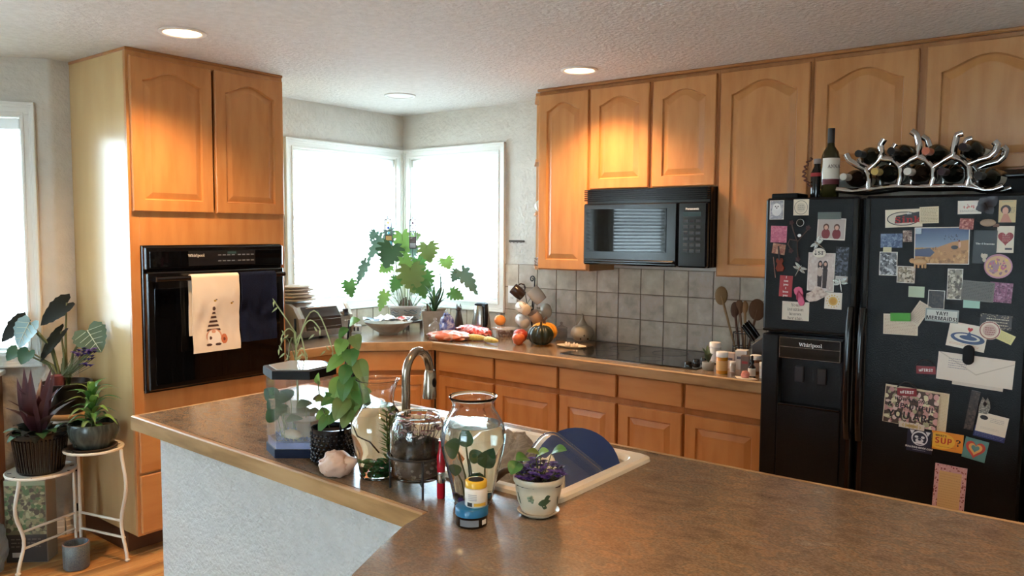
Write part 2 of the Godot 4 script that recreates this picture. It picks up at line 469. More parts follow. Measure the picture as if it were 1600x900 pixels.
func room() -> void:
	# floor: slab below, narrow oak boards on it where the photograph shows them
	var fl := struct("floor", MB.new().box(Vector3(2.6, -0.09, 3.9), Vector3(8.2, 0.14, 8.6)), M.oak_z)
	var vary := []
	for k in 5:
		var tex := noise_tex(60 + k, 0.012, 4, [[0.0, c8(148 - 6 * k, 98 - 3 * k, 52)], [0.5, c8(184 - 5 * k, 132 - 2 * k, 76)], [1.0, c8(206 - 4 * k, 157, 100)]], 256, 20.0)
		vary.append(tri_mat(tex, Vector3(3.0, 3.0, 0.4), 0.3))
	var lens := [0.9, 1.3, 0.7, 1.1]
	var boards := []
	for l in lens: boards.append(MB.new().box(Vector3(0, 0, l / 2), Vector3(0.0565, 0.02, l - 0.0012), 0.0012).mesh())
	rng.seed = 5
	var x := -1.0
	while x < 1.55:
		var z := 0.9 - rng.randf() * 0.8
		while z < 4.0:
			var k := rng.randi() % 4
			var o := part(fl, "board", boards[k], vary[rng.randi() % 5])
			o.position = Vector3(x + 0.028, -0.0101, z)
			z += lens[k]
		x += 0.0575
	struct("ceiling", MB.new().box(Vector3(2.6, 2.51, 3.9), Vector3(8.2, 0.14, 8.6)), M.ceiling)
	var TB := frame_at(Vector3.ZERO, Vector3.RIGHT)
	var TL := frame_at(Vector3(0, 0, 2.452), Vector3.FORWARD)
	var d := Vector3(0.6114, 0, -0.7913)
	var TN := frame_at(Vector3(0, 0, 2.452) - d * 1.5, d)
	var wb := wall("wall_back", TB, 6.5, [HB], M.wall)
	var wl := wall("wall_left", TL, 2.452, [HL], M.wall, 2.44, 0.0153)
	wall("wall_nook", TN, 1.4847, [HN], M.wall)
	var nb := TN.origin
	wall("wall_bay", frame_at(Vector3(nb.x, 0, 5.2), Vector3.FORWARD), 5.2 - nb.z, [[0.25, 1.31, 1.0, 2.05]], M.wall)
	var e := Vector3(-0.6114, 0, -0.7913)
	wall("wall_bay_far", frame_at(Vector3(nb.x, 0, 5.2) - e * 1.5, e), 1.5, [[0.62, 1.38, 1.1, 2.0]], M.wall)
	wall("wall_left_far", frame_at(Vector3(0, 0, 8.0), Vector3.FORWARD), 8.0 - 6.387, [], M.wall)
	wall("wall_behind", frame_at(Vector3(6.5, 0, 8.0), Vector3.LEFT), 6.5, [[1.6, 3.8, 0.6, 2.12]], M.wall)
	wall("wall_right", frame_at(Vector3(6.5, 0, 0), Vector3.BACK), 8.0, [], M.wall)
	struct("wall_return", MB.new().box(Vector3(4.135, 1.22, 0.45), Vector3(0.13, 2.44, 0.9), 0.012), M.wall)
	struct("trim_bullnose", MB.new().lathe([Vector2(0.045, 0), Vector2(0.045, 2.44)], 48, Vector3(-0.045, 0, 2.4367)), M.wall)
	window(TB, HB, "white slatted blind in the corner window beside the mug tree")
	window(TL, HL, "white slatted blind in the corner window above the toaster oven")
	window(TN, HN, "white slatted blind in the window behind the big potted plants")
	window(frame_at(Vector3(nb.x, 0, 5.2), Vector3.FORWARD), [0.25, 1.31, 1.0, 2.05], "white slatted blind in the bay window of the breakfast nook", 0.75)
	window(frame_at(Vector3(nb.x, 0, 5.2) - e * 1.5, e), [0.62, 1.38, 1.1, 2.0], "white slatted blind in the angled far window of the breakfast nook", 0.75)
	window(frame_at(Vector3(6.5, 0, 8.0), Vector3.LEFT), [1.6, 3.8, 0.6, 2.12], "white slatted blind in the window of the far wall behind the peninsula", 0.62)
	var bb := MB.new()
	for s in [[0.045, 0.016], [0.075, 0.012], [0.09, 0.007]]:
		bb.box(Vector3(s[1] / 2, s[0] / 2, 2.406), Vector3(s[1], s[0], 0.092), 0.002)
	struct("baseboard_left", bb, M.trim)
	var bn := MB.new()
	for s in [[0.045, 0.016], [0.075, 0.012], [0.09, 0.007]]:
		bn.box(Vector3(0.75, s[0] / 2, s[1] / 2), Vector3(1.5, s[0], s[1]), 0.002)
	struct("baseboard_nook", bn, M.trim).transform = TN
	# backsplash tiles, three rows, and a cut row below the windows
	var T := 0.1531
	var x0 := 1.563 - 4 * T
	var tile := MB.new().box(Vector3.ZERO, Vector3(T - 0.005, T - 0.005, 0.008), 0.0015).mesh()
	var narrow := MB.new().box(Vector3.ZERO, Vector3(T - 0.04, T - 0.005, 0.008), 0.0015).mesh()
	rng.seed = 8
	var bed := MB.new().box(Vector3(2.02, 0.914 + 1.5 * T, 0.0025), Vector3(2.08, 3 * T, 0.005))
	bed.box(Vector3(0.49, 0.978, 0.0025), Vector3(0.98, 0.122, 0.005))
	part(wb, "grout", bed, M.grout)
	for c in 14:
		for r in 3:
			var o := part(wb, "tile", tile if c else narrow, M.tiles[rng.randi() % 4])
			o.position = Vector3(x0 + (c + 0.5) * T + (0.018 if c == 0 else 0.001), 0.914 + (r + 0.5) * T, 0.008)
	var cut := MB.new().box(Vector3.ZERO, Vector3(T - 0.005, 0.119, 0.008), 0.0015).mesh()
	for c in 6:
		part(wb, "tile", cut, M.tiles[rng.randi() % 4]).position = Vector3(x0 - (c + 0.5) * T, 0.977, 0.008)
	part(wl, "grout", MB.new().box(Vector3(1.71, 0.978, 0.0025), Vector3(1.48, 0.122, 0.005)), M.grout)
	for c in 9:
		part(wl, "tile", cut, M.tiles[rng.randi() % 4]).position = Vector3(2.452 - 0.012 - (c + 0.5) * T, 0.977, 0.008)
	recessed(285, 50, "lit recessed ceiling light in front of the wall oven cabinet", true)
	recessed(905, 109, "lit recessed ceiling light in front of the cabinet over the microwave", true)
	recessed(625, 149, "unlit recessed ceiling light in the corner by the two windows", false)
	recessed(0, 0, "added unseen recessed light over the wide end of the peninsula", true, Vector3(3.7, 2.44, 3.3), 0.5)  # invented lamp out of view, added for warm light on the counter
	recessed(0, 0, "added unseen recessed light in front of the refrigerator", true, Vector3(5.0, 2.44, 2.2), 0.5)  # another invented lamp out of view, adds warm light on the right

# ---------------------------------------------------------------- cabinets
var door_cache := {}
func door_shapes(w: float, h: float, arch: float) -> Array:
	var key := "%.3f %.3f %.3f" % [w, h, arch]
	if door_cache.has(key): return door_cache[key]
	var K := 16 if arch > 0.0 else 2
	var stile := minf(0.058, w * 0.17)
	var th := 0.019
	var ring := func(e: float, z: float) -> Array:
		var x0 := stile + e
		var x1 := w - stile - e
		var ys := h - 0.056 - arch - e
		var a := [Vector3(x0, 0.056 + e, z), Vector3(x1, 0.056 + e, z)]
		for k in K + 1:
			var t := float(k) / K
			var q := absf(2 * t - 1)
			a.append(Vector3(lerpf(x1, x0, t), ys + arch * pow(0.5 + 0.5 * cos(PI * q), 0.72), z))
		return a
	var outer := func(e: float, z: float) -> Array:
		var a := [Vector3(e, e, z), Vector3(w - e, e, z)]
		for k in K + 1: a.append(Vector3(lerpf(w - e, e, float(k) / K), h - e, z))
		return a
	var join := func(mb: MB, a: Array, b: Array, sides: bool) -> void:
		for i in a.size():
			var j: int = (i + 1) % a.size()
			var hint: Vector3 = Vector3(0, 0, 1) if not sides else ((a[i] + a[j]) / 2 - Vector3(w / 2, h / 2, 0)) * Vector3(1, 1, 0)
			mb.quad(a[i], a[j], b[j], b[i], hint)
	var f := MB.new()
	join.call(f, outer.call(0.0, 0.0), outer.call(0.0, th - 0.004), true)
	join.call(f, outer.call(0.0, th - 0.004), outer.call(0.004, th), false)
	join.call(f, outer.call(0.004, th), ring.call(0.0, th), false)
	join.call(f, ring.call(0.0, th), ring.call(0.005, 0.008), false)
	var p := MB.new()
	join.call(p, ring.call(0.005, 0.008), ring.call(0.008, 0.008), false)
	join.call(p, ring.call(0.008, 0.008), ring.call(0.036, 0.0165), false)
	var top: Array = ring.call(0.036, 0.0165)
	var mid := Vector3(w / 2, h / 2, 0.0165)
	for i in top.size(): p.flat(mid, top[i], top[(i + 1) % top.size()], Vector3(0, 0, 1))
	door_cache[key] = [f.mesh(), p.mesh()]
	return door_cache[key]
func door(parent: Node, x0: float, y0: float, x1: float, y1: float, z: float, arch := 0.0) -> void:
	var s := door_shapes(x1 - x0, y1 - y0, arch)
	var o := part(parent, "door", s[0], M.maple_v)
	o.position = Vector3(x0, y0, z)
	part(o, "panel", s[1], M.maple_v)
func drawer(parent: Node, x0: float, y0: float, x1: float, y1: float, z: float, m: Material) -> void:
	part(parent, "drawer_front", MB.new().box(Vector3((x0 + x1) / 2, (y0 + y1) / 2, z + 0.0095), Vector3(x1 - x0, y1 - y0, 0.019), 0.004), m)
func carcass(parent: Node, x0: float, y0: float, x1: float, y1: float, z0: float, z1: float, m: Material) -> void:
	part(parent, "carcass", MB.new().box(Vector3((x0 + x1) / 2, (y0 + y1) / 2, (z0 + z1) / 2), Vector3(x1 - x0, y1 - y0, z1 - z0), 0.001), m)
func cabinets() -> void:
	var ZF := 0.2925
	# --- wall cabinets, left to right
	var a := thing("wall_cabinet", "tall narrow wall cabinet with arched door and open end shelves beside the window", "cabinet")
	carcass(a, 1.472, 1.362, 1.838, 2.425, 0.013, ZF, M.frame_v)
	door(a, 1.478, 1.368, 1.826, 2.405, ZF, 0.045)
	part(a, "shelf_back", MB.new().box(Vector3(1.362, 1.893, 0.019), Vector3(0.218, 1.065, 0.012)), M.maple_v)
	for y in [1.368, 1.70, 2.02, 2.415]:
		part(a, "shelf", MB.new().slab(PackedVector2Array([Vector2(1.471, 0.026), Vector2(1.471, 0.288), Vector2(1.44, 0.288), Vector2(1.255, 0.05), Vector2(1.255, 0.026)]), y - 0.009, y + 0.009, 0.002), M.maple_x)
	var b := thing("wall_cabinet", "short wall cabinet with two arched doors above the microwave", "cabinet")
	carcass(b, 1.839, 1.832, 2.616, 2.425, 0.001, ZF, M.frame_v)
	door(b, 1.845, 1.836, 2.218, 2.405, ZF, 0.045); door(b, 2.242, 1.836, 2.604, 2.405, ZF, 0.045)
	var c := thing("wall_cabinet", "tall wall cabinet with one wide arched door between microwave and refrigerator", "cabinet")
	carcass(c, 2.617, 1.362, 3.087, 2.425, 0.013, ZF, M.frame_v)
	door(c, 2.628, 1.368, 3.075, 2.405, ZF, 0.06)
	var d := thing("wall_cabinet", "wall cabinet with two arched doors above the refrigerator", "cabinet")
	carcass(d, 3.088, 1.86, 4.065, 2.425, 0.001, ZF, M.frame_v)
	door(d, 3.099, 1.868, 3.545, 2.405, ZF, 0.06); door(d, 3.577, 1.868, 4.05, 2.405, ZF, 0.06)
	struct("trim_1", MB.new().box(Vector3(2.768, 2.4325, 0.16), Vector3(2.594, 0.015, 0.32), 0.004), M.frame_x)
	# --- base cabinets on the stove wall
	var gx := []
	for q in [771.5, 871.5, 964.0, 1068.0]: gx.append(at_z(q, 600, 0.68).x)
	var ed := [0.99, gx[0], gx[1], gx[2], gx[3], 3.045]
	var who := ["base cabinet with drawer over panelled door next to the diagonal corner cabinet", "base cabinet with drawer over panelled door left of the cooktop cabinet", "", "base cabinet with drawer over panelled door beside the refrigerator"]
	for k in [0, 1, 2, 4]:
		var e1: float = ed[k + 2] if k == 2 else ed[k + 1]
		var t := thing("base_cabinet", "wide base cabinet with two drawer fronts and two doors below the cooktop" if k == 2 else who[mini(k, 3)], "cabinet")
		carcass(t, ed[k] + 0.0005, 0.1, e1 - 0.0005, 0.8735, 0.014, 0.66, M.frame_v)
		if k == 0: part(t, "corner_stile", MB.new().box(Vector3(0.9745, 0.487, 0.6), Vector3(0.031, 0.773, 0.12), 0.001), M.frame_v)
		part(t, "toe_kick", MB.new().box(Vector3((ed[k] + e1) / 2, 0.05, 0.3), Vector3(e1 - ed[k], 0.1, 0.57)), M.groove)
		for j in (2 if k == 2 else 1):
			drawer(t, ed[k + j] + 0.008, 0.735, ed[k + j + 1] - 0.008, 0.856, 0.66, M.maple_x)
			door(t, ed[k + j] + 0.008, 0.12, ed[k + j + 1] - 0.008, 0.703, 0.66)
	# --- diagonal corner cabinet and the short run up to the oven tower
	var L := Vector3(0.612, 0, 1.008)
	var R := Vector3(0.952, 0, 0.668)
	var run := L.distance_to(R)
	var g := thing("corner_cabinet", "diagonal corner base cabinet with drawer front and door below the fruit bowl", "cabinet")
	g.transform = frame_at(L, R - L)
	part(g, "carcass", MB.new().box(Vector3(run / 2, 0.487, -0.15), Vector3(run, 0.773, 0.3), 0.001), M.frame_v)
	part(g, "toe_kick", MB.new().box(Vector3(run / 2, 0.05, -0.2), Vector3(run, 0.1, 0.2)), M.groove)
	drawer(g, 0.02, 0.735, run - 0.02, 0.856, 0.0, M.maple_x); door(g, 0.02, 0.12, run - 0.02, 0.703, 0.0)
	var s := thing("base_cabinet", "short base cabinet with a drawer between corner cabinet and oven tower", "cabinet")
	s.transform = frame_at(Vector3(0, 0, 1.4915), Vector3.FORWARD)
	carcass(s, 0.0, 0.1, 0.478, 0.8735, 0.014, 0.58, M.frame_v)
	part(s, "toe_kick", MB.new().box(Vector3(0.239, 0.05, 0.25), Vector3(0.478, 0.1, 0.47)), M.groove)
	drawer(s, 0.012, 0.735, 0.466, 0.856, 0.58, M.maple_z); door(s, 0.012, 0.12, 0.466, 0.703, 0.58)
	# --- back countertop
	var ct := thing("countertop", "brown mottled laminate counter with oak front edge under the windows and tiles", "countertop")
	var front := PackedVector2Array([Vector2(0.622, 1.4905), Vector2(0.622, 1.03), Vector2(0.965, 0.687), Vector2(3.055, 0.687)])
	var poly := PackedVector2Array([Vector2(0.014, 0.014), Vector2(0.014, 1.4905)])
	poly.append_array(front); poly.append(Vector2(3.055, 0.014))
	part(ct, "laminate_top", MB.new().slab(poly, 0.8745, 0.914), M.laminate)
	var off := [Vector2(0.642, 1.4905), Vector2(0.642, 1.038), Vector2(0.973, 0.707), Vector2(3.055, 0.707)]
	for k in 3:
		part(ct, "wood_edge", MB.new().slab(PackedVector2Array([front[k], front[k + 1], off[k + 1], off[k]]), 0.864, 0.9142, 0.004), [M.oak_z, M.oak_x, M.oak_x][k])
	# --- oven tower
	var t := thing("oven_cabinet", "tall maple oven tower with two arched doors above the built-in oven", "cabinet")
	t.transform = frame_at(Vector3(0, 0, 2.359), Vector3.FORWARD)
	var W := 0.866
	var bd := MB.new()
	bd.box(Vector3(W / 2, 2.055, 0.292), Vector3(W - 0.036, 0.74, 0.546)); bd.box(Vector3(W / 2, 0.44, 0.292), Vector3(W - 0.036, 0.68, 0.546))
	bd.box(Vector3(W / 2, 1.15, 0.012), Vector3(W - 0.036, 1.1, 0.02))
	part(t, "carcass", bd, M.frame_v)
	for x in [0.009, W - 0.009]: part(t, "side_panel", MB.new().box(Vector3(x, 1.2625, 0.2835), Vector3(0.018, 2.325, 0.563), 0.001), M.maple_glare)
	var ff := MB.new()
	ff.box(Vector3(0.024, 1.2625, 0.575), Vector3(0.048, 2.325, 0.02), 0.001); ff.box(Vector3(W - 0.014, 1.2625, 0.575), Vector3(0.028, 2.325, 0.02), 0.001)
	for y in [[2.395, 2.425], [1.5135, 1.69], [0.675, 0.797], [0.1, 0.125], [0.40, 0.42]]:
		ff.box(Vector3(W / 2 + 0.01, (y[0] + y[1]) / 2, 0.575), Vector3(W - 0.076, y[1] - y[0], 0.02), 0.001)
	part(t, "face_frame", ff, M.maple_v)
	part(t, "toe_kick", MB.new().box(Vector3(W / 2, 0.05, 0.25), Vector3(W, 0.1, 0.47)), M.groove)
	door(t, 0.012, 1.676, 0.430, 2.402, 0.586, 0.05); door(t, 0.446, 1.676, 0.858, 2.402, 0.586, 0.05)
	drawer(t, 0.012, 0.412, 0.858, 0.68, 0.586, M.maple_z); drawer(t, 0.012, 0.115, 0.858, 0.40, 0.586, M.maple_z)
	struct("trim_2", MB.new().box(Vector3(0.296, 2.4325, 1.926), Vector3(0.592, 0.0148, 0.872), 0.003), M.frame_z)
	# --- peninsula
	var pen := thing("peninsula_counter", "wide brown laminate peninsula top with oak edge on a textured half wall", "countertop")
	var pp := PackedVector2Array([Vector2(1.50, 2.05), Vector2(4.75, 2.05), Vector2(4.75, 3.44), Vector2(3.60, 3.44), Vector2(3.40, 3.41), Vector2(3.25, 3.33), Vector2(3.14, 3.20), Vector2(3.075, 3.06), Vector2(3.03, 2.95), Vector2(3.012, 2.853), Vector2(1.50, 2.795)])
	var hx := [2.17, 3.205]
	var hz := [2.13, 2.61]
	# laid round the sink: four pieces of one sheet
	var top := MB.new()
	var cut := PackedVector2Array([Vector2(hx[0], hz[0]), Vector2(hx[1], hz[0]), Vector2(hx[1], hz[1]), Vector2(hx[0], hz[1])])
	for q in [[-9.0, hx[0], -9.0, 9.0], [hx[0], hx[1], -9.0, hz[0]], [hx[0], hx[1], hz[1], 9.0], [hx[1], 9.0, -9.0, 9.0]]:
		for piece in Geometry2D.intersect_polygons(pp, PackedVector2Array([Vector2(q[0], q[2]), Vector2(q[1], q[2]), Vector2(q[1], q[3]), Vector2(q[0], q[3])])):
			top.slab(piece, 0.8745, 0.914)
	part(pen, "laminate_top", top, M.laminate)
	part(pen, "wood_edge", MB.new().slab(PackedVector2Array([Vector2(1.48, 2.817), Vector2(1.48, 2.05), Vector2(1.4998, 2.05), Vector2(1.4998, 2.7955), Vector2(3.012, 2.8535), Vector2(3.012, 2.8745)]), 0.864, 0.9142, 0.004), M.oak_x)
	part(pen, "wood_edge", MB.new().box(Vector3(3.105, 0.889, 2.0395), Vector3(3.25, 0.05, 0.02), 0.004), M.oak_x)
	struct("wall_peninsula", MB.new().slab(PackedVector2Array([Vector2(1.545, 2.62), Vector2(2.13, 2.62), Vector2(2.13, 2.69), Vector2(4.70, 2.69), Vector2(4.70, 3.38), Vector2(3.62, 3.38), Vector2(3.43, 3.35), Vector2(3.30, 3.28), Vector2(3.20, 3.17), Vector2(3.14, 3.05), Vector2(3.09, 2.92), Vector2(3.075, 2.80), Vector2(1.545, 2.742)]), 0.0, 0.8743), M.pony)
	var pc := thing("base_cabinet", "sink base cabinet under the peninsula facing the cooktop aisle", "cabinet")
	carcass(pc, 1.55, 0.1, 4.7, 0.70, 2.10, 2.60, M.frame_v)
	part(pc, "toe_kick", MB.new().box(Vector3(3.12, 0.05, 2.38), Vector3(3.1, 0.1, 0.42)), M.groove)

# ---------------------------------------------------------------- appliances
func rr_ring(cx: float, cz: float, hx: float, hz: float, r: float, y: float, k := 6) -> Array:
	var a := []
	for c in [[1, 1, 0.0], [-1, 1, PI / 2], [-1, -1, PI], [1, -1, PI * 1.5]]:
		for i in k + 1:
			var t: float = c[2] + PI / 2 * i / k
			a.append(Vector3(cx + c[0] * (hx - r) + cos(t) * r, y, cz + c[1] * (hz - r) + sin(t) * r))
	return a
func loft(mb: MB, a: Array, b: Array, hint: Vector3, center := Vector3.INF) -> void:
	for i in a.size():
		var j := (i + 1) % a.size()
		var h := hint
		if center != Vector3.INF: h = ((a[i] + a[j]) / 2 - center) * Vector3(1, 0, 1) * hint.x + Vector3(0, hint.y, 0)
		mb.quad(a[i], a[j], b[j], b[i], h)
func cap(mb: MB, a: Array, hint: Vector3) -> void:
	var c := Vector3.ZERO
	for e in a: c += e / a.size()
	for i in a.size(): mb.flat(c, a[i], a[(i + 1) % a.size()], hint)
func cloth(w: float, prof: Array, thick: float, wave: float, seed_: int, nx := 14) -> MB:   # hung over a bar: prof holds (z, y) points
	var f := FastNoiseLite.new()
	f.seed = seed_; f.frequency = 1.3
	var mb := MB.new()
	var m := prof.size()
	var pos := func(i: int, j: int, side: float) -> Vector3:
		var q: Vector2 = prof[j]
		var d: Vector2 = (prof[mini(j + 1, m - 1)] - prof[maxi(j - 1, 0)]).normalized()
		var nn := Vector2(d.y, -d.x)
		var t := float(i) / nx
		var k := wave * f.get_noise_2d(t * 3.0, j * 0.12) * clampf(absf(float(j) - m * 0.4) / (m * 0.3), 0.0, 1.0)
		return Vector3(t * w, q.y, q.x) + Vector3(0, nn.y, nn.x) * (side * thick / 2) + Vector3(0, 0, k)
	var bend := func(i: int, j: int, side: float) -> Vector3:
		var u: Vector3 = pos.call(mini(i + 1, nx), j, side) - pos.call(maxi(i - 1, 0), j, side)
		var tv: Vector3 = pos.call(i, mini(j + 1, m - 1), side) - pos.call(i, maxi(j - 1, 0), side)
		var n := u.cross(tv).normalized()
		return n if n.dot(pos.call(i, j, side) - pos.call(i, j, -side)) > 0 else -n
	for i in nx:
		for j in m - 1:
			for s in [-1.0, 1.0]:
				var a: Vector3 = pos.call(i, j, s)
				var b: Vector3 = pos.call(i + 1, j, s)
				var c: Vector3 = pos.call(i + 1, j + 1, s)
				var d: Vector3 = pos.call(i, j + 1, s)
				var na: Vector3 = bend.call(i, j, s)
				var nb: Vector3 = bend.call(i + 1, j, s)
				var nc: Vector3 = bend.call(i + 1, j + 1, s)
				var nd: Vector3 = bend.call(i, j + 1, s)
				var u0 := float(i) / nx
				var u1 := float(i + 1) / nx
				var v0 := float(j) / (m - 1)
				var v1 := float(j + 1) / (m - 1)
				mb.tri(a, b, c, na, nb, nc, Vector2(u0, v0), Vector2(u1, v0), Vector2(u1, v1))
				mb.tri(a, c, d, na, nc, nd, Vector2(u0, v0), Vector2(u1, v1), Vector2(u0, v1))
	for j in m - 1:
		for e in [0, nx]:
			mb.quad(pos.call(e, j, -1.0), pos.call(e, j + 1, -1.0), pos.call(e, j + 1, 1.0), pos.call(e, j, 1.0), Vector3(-1 if e == 0 else 1, 0, 0))
	for i in nx:
		for e in [0, m - 1]:
			mb.quad(pos.call(i, e, -1.0), pos.call(i + 1, e, -1.0), pos.call(i + 1, e, 1.0), pos.call(i, e, 1.0), Vector3.DOWN)
	return mb
# small drawing board for flat prints
func board(w: int, h: int, c: Color) -> Image:
	var im := Image.create(w, h, false, Image.FORMAT_RGB8)
	im.fill(c)
	return im
func oval(im: Image, cx: float, cy: float, rx: float, ry: float, c: Color) -> void:
	for y in range(maxi(0, int(cy - ry)), mini(im.get_height(), int(cy + ry) + 1)):
		var k := 1.0 - pow((y - cy) / ry, 2)
		if k > 0.0: im.fill_rect(Rect2i(int(cx - rx * sqrt(k)), y, maxi(1, int(2 * rx * sqrt(k))), 1), c)
func poly_fill(im: Image, pts: Array, c: Color) -> void:
	var lo := 1e9
	var hi := -1e9
	for p in pts:
		lo = minf(lo, p[1]); hi = maxf(hi, p[1])
	for y in range(maxi(0, int(lo)), mini(im.get_height(), int(hi) + 1)):
		var xs := []
		for i in pts.size():
			var a = pts[i]
			var b = pts[(i + 1) % pts.size()]
			if (a[1] <= y + 0.5) != (b[1] <= y + 0.5): xs.append(a[0] + (y + 0.5 - a[1]) / (b[1] - a[1]) * (b[0] - a[0]))
		xs.sort()
		for i in range(0, xs.size() - 1, 2): im.fill_rect(Rect2i(int(xs[i]), y, maxi(1, int(xs[i + 1] - xs[i])), 1), c)
func dots(im: Image, n: int, r: Rect2, size: float, cols: Array, seed_: int) -> void:
	var g := RandomNumberGenerator.new()
	g.seed = seed_
	for i in n:
		oval(im, r.position.x + g.randf() * r.size.x, r.position.y + g.randf() * r.size.y, size * g.randf_range(0.5, 1.3), size * g.randf_range(0.5, 1.3), cols[g.randi() % cols.size()])
func lines(im: Image, r: Rect2i, step: int, c: Color, seed_ := 1) -> void:      # rows of print too small to read
	var g := RandomNumberGenerator.new()
	g.seed = seed_
	var y := r.position.y
	while y < r.end.y:
		var x := r.position.x
		while x < r.end.x - 4:
			var l := mini(g.randi_range(4, 14), r.end.x - x)
			im.fill_rect(Rect2i(x, y, l, maxi(1, step / 3)), c)
			x += l + 3
		y += step
func printed(im: Image, rough := 0.45) -> StandardMaterial3D:
	var m := mat(Color.WHITE, rough)
	im.generate_mipmaps()
	m.albedo_texture = ImageTexture.create_from_image(im)
	return m
func appliances() -> void:
	# --- wall oven in the tower
	var t := thing("wall_oven", "black built-in wall oven with two towels over its handle", "oven")
	t.transform = frame_at(Vector3(0, 0, 2.359), Vector3.FORWARD)
	var x0 := 0.0495
	var x1 := 0.8355
	var xm := (x0 + x1) / 2
	var w := x1 - x0
	part(t, "body", MB.new().box(Vector3(xm, 1.155, 0.31), Vector3(w - 0.02, 0.70, 0.545)), M.black_matte)
	part(t, "surround", MB.new().box(Vector3(xm, 1.155, 0.592), Vector3(w, 0.716, 0.012), 0.003), M.black)
	var cp := part(t, "control_panel", MB.new().box(Vector3(xm, 1.452, 0.606), Vector3(w - 0.006, 0.112, 0.03), 0.006), M.black)
	part(cp, "control_glass", MB.new().box(Vector3(xm, 1.447, 0.6222), Vector3(w - 0.05, 0.078, 0.003), 0.001), M.dark_glass)
	part(cp, "keypad", MB.new().box(Vector3(xm + 0.02, 1.447, 0.6244), Vector3(0.38, 0.074, 0.0015)), mat(c8(22, 22, 25), 0.3))
	lettering(cp, "Whirlpool", Vector3(xm - 0.13, 1.462, 0.6256), 0.013, M.ink_white, "Droid Serif")
	var km := mat(c8(120, 124, 130), 0.5)
	for r in 2:
		for k in 8: part(cp, "key_mark", MB.new().box(Vector3(xm + 0.0 + k * 0.026 + (0.01 if k > 3 else 0.0), 1.462 - r * 0.03, 0.6255), Vector3(0.017, 0.006, 0.0008)), km)
	part(cp, "clock_display", MB.new().box(Vector3(xm + 0.07, 1.4735, 0.6255), Vector3(0.05, 0.012, 0.0009)), mat(c8(60, 92, 96), 0.3))
	var d := part(t, "oven_door", MB.new().box(Vector3(xm, 1.0975, 0.6105), Vector3(w - 0.01, 0.575, 0.036), 0.006), M.black)
	part(d, "door_glass", MB.new().box(Vector3(xm, 1.07, 0.6295), Vector3(w - 0.08, 0.47, 0.003), 0.001), M.dark_glass)
	var hp := []
	for k in 13: hp.append(Vector3(x0 + 0.03 + (w - 0.06) * k / 12.0, 1.352, 0.666))
	var h := part(t, "handle", MB.new().tube(hp, 0.013, 10), M.black)
	for x in [x0 + 0.045, x1 - 0.045]: part(h, "handle_mount", MB.new().box(Vector3(x, 1.352, 0.645), Vector3(0.03, 0.024, 0.036), 0.004), M.black)
	part(t, "bottom_vent", MB.new().box(Vector3(xm, 0.805, 0.604), Vector3(w - 0.01, 0.008, 0.014)), M.black_matte)
	# towels: over the bar, long side in front
	var im := board(150, 380, c8(238, 226, 208))
	for q in [[38, c8(78, 54, 46)], [44, c8(232, 220, 200)], [50, c8(78, 54, 46)], [56, c8(232, 220, 200)], [62, c8(78, 54, 46)], [68, c8(232, 220, 200)], [74, c8(78, 54, 46)], [80, c8(232, 220, 200)], [86, c8(78, 54, 46)]]:
		var yy: float = q[0] + 230
		var hw: float = (q[0] - 26) * 0.34
		poly_fill(im, [[66 - hw, yy], [66 + hw, yy], [66 + hw + 2, yy + 6], [66 - hw - 2, yy + 6]], q[1])
	oval(im, 66, 258, 5, 6, c8(78, 54, 46))
	oval(im, 66, 336, 25, 20, c8(214, 160, 130)); oval(im, 66, 340, 21, 22, c8(244, 236, 226)); oval(im, 66, 323, 7, 5, c8(226, 168, 140))
	oval(im, 98, 346, 11, 14, c8(206, 120, 78)); oval(im, 98, 347, 4, 5, c8(120, 60, 40))
	oval(im, 56, 341, 4, 5, c8(90, 62, 52))
	for q in [[50, 360], [78, 360]]: oval(im, q[0], q[1], 9, 4, c8(70, 48, 42))
	for q in [[70, 236], [124, 246]]:
		oval(im, q[0], q[1], 4, 3, c8(206, 160, 50)); oval(im, q[0] + 4, q[1] - 3, 3, 2, c8(120, 110, 100)); oval(im, q[0] - 1, q[1], 1, 3, c8(60, 46, 36))
	var hang := func(back: float, fr: float) -> Array:
		var a := []
		for k in 7: a.append(Vector2(0.650, 1.352 - back + back * k / 7.0))
		for k in 7:
			var q := PI - PI * k / 6.0
			a.append(Vector2(0.666 + cos(q) * 0.0165, 1.352 + sin(q) * 0.0165))
		for k in 16: a.append(Vector2(0.6825 + 0.004 * sin(k * 0.5), 1.352 - fr * (k + 1) / 16.0))
		return a
	var tw := solo("dish_towel", "cream cotton towel printed with a gnome and bees on the oven handle", "towel", cloth(0.262, hang.call(0.29, 0.375), 0.004, 0.008, 3), printed(im, 0.9))
	tw.transform = t.transform * Transform3D(Basis.IDENTITY, Vector3(0.252, 0, 0))
	var navy := tri_mat(noise_tex(71, 0.1, 2, [[0, c8(18, 22, 38)], [1, c8(34, 42, 64)]], 128), Vector3.ONE * 14, 1.0, 0.2)
	var tn := solo("dish_towel", "navy terry towel on the oven handle beside the cream one", "towel", cloth(0.215, hang.call(0.25, 0.345), 0.009, 0.02, 5), navy)
	tn.transform = t.transform * Transform3D(Basis.IDENTITY, Vector3(0.525, 0, 0))
	# --- microwave
	var mw := thing("microwave", "black over-the-range microwave below the two-door wall cabinet", "microwave")
	part(mw, "body", MB.new().box(Vector3(2.237, 1.618, 0.19), Vector3(0.748, 0.422, 0.35), 0.004), M.black)
	for k in 6: part(mw, "vent_louvre", MB.new().box(Vector3(2.237, 1.822 - k * 0.011, 0.384), Vector3(0.742, 0.007, 0.036), 0.002), M.black)
	var md := part(mw, "door", MB.new().box(Vector3(2.155, 1.578, 0.388), Vector3(0.582, 0.34, 0.036), 0.008), M.black)
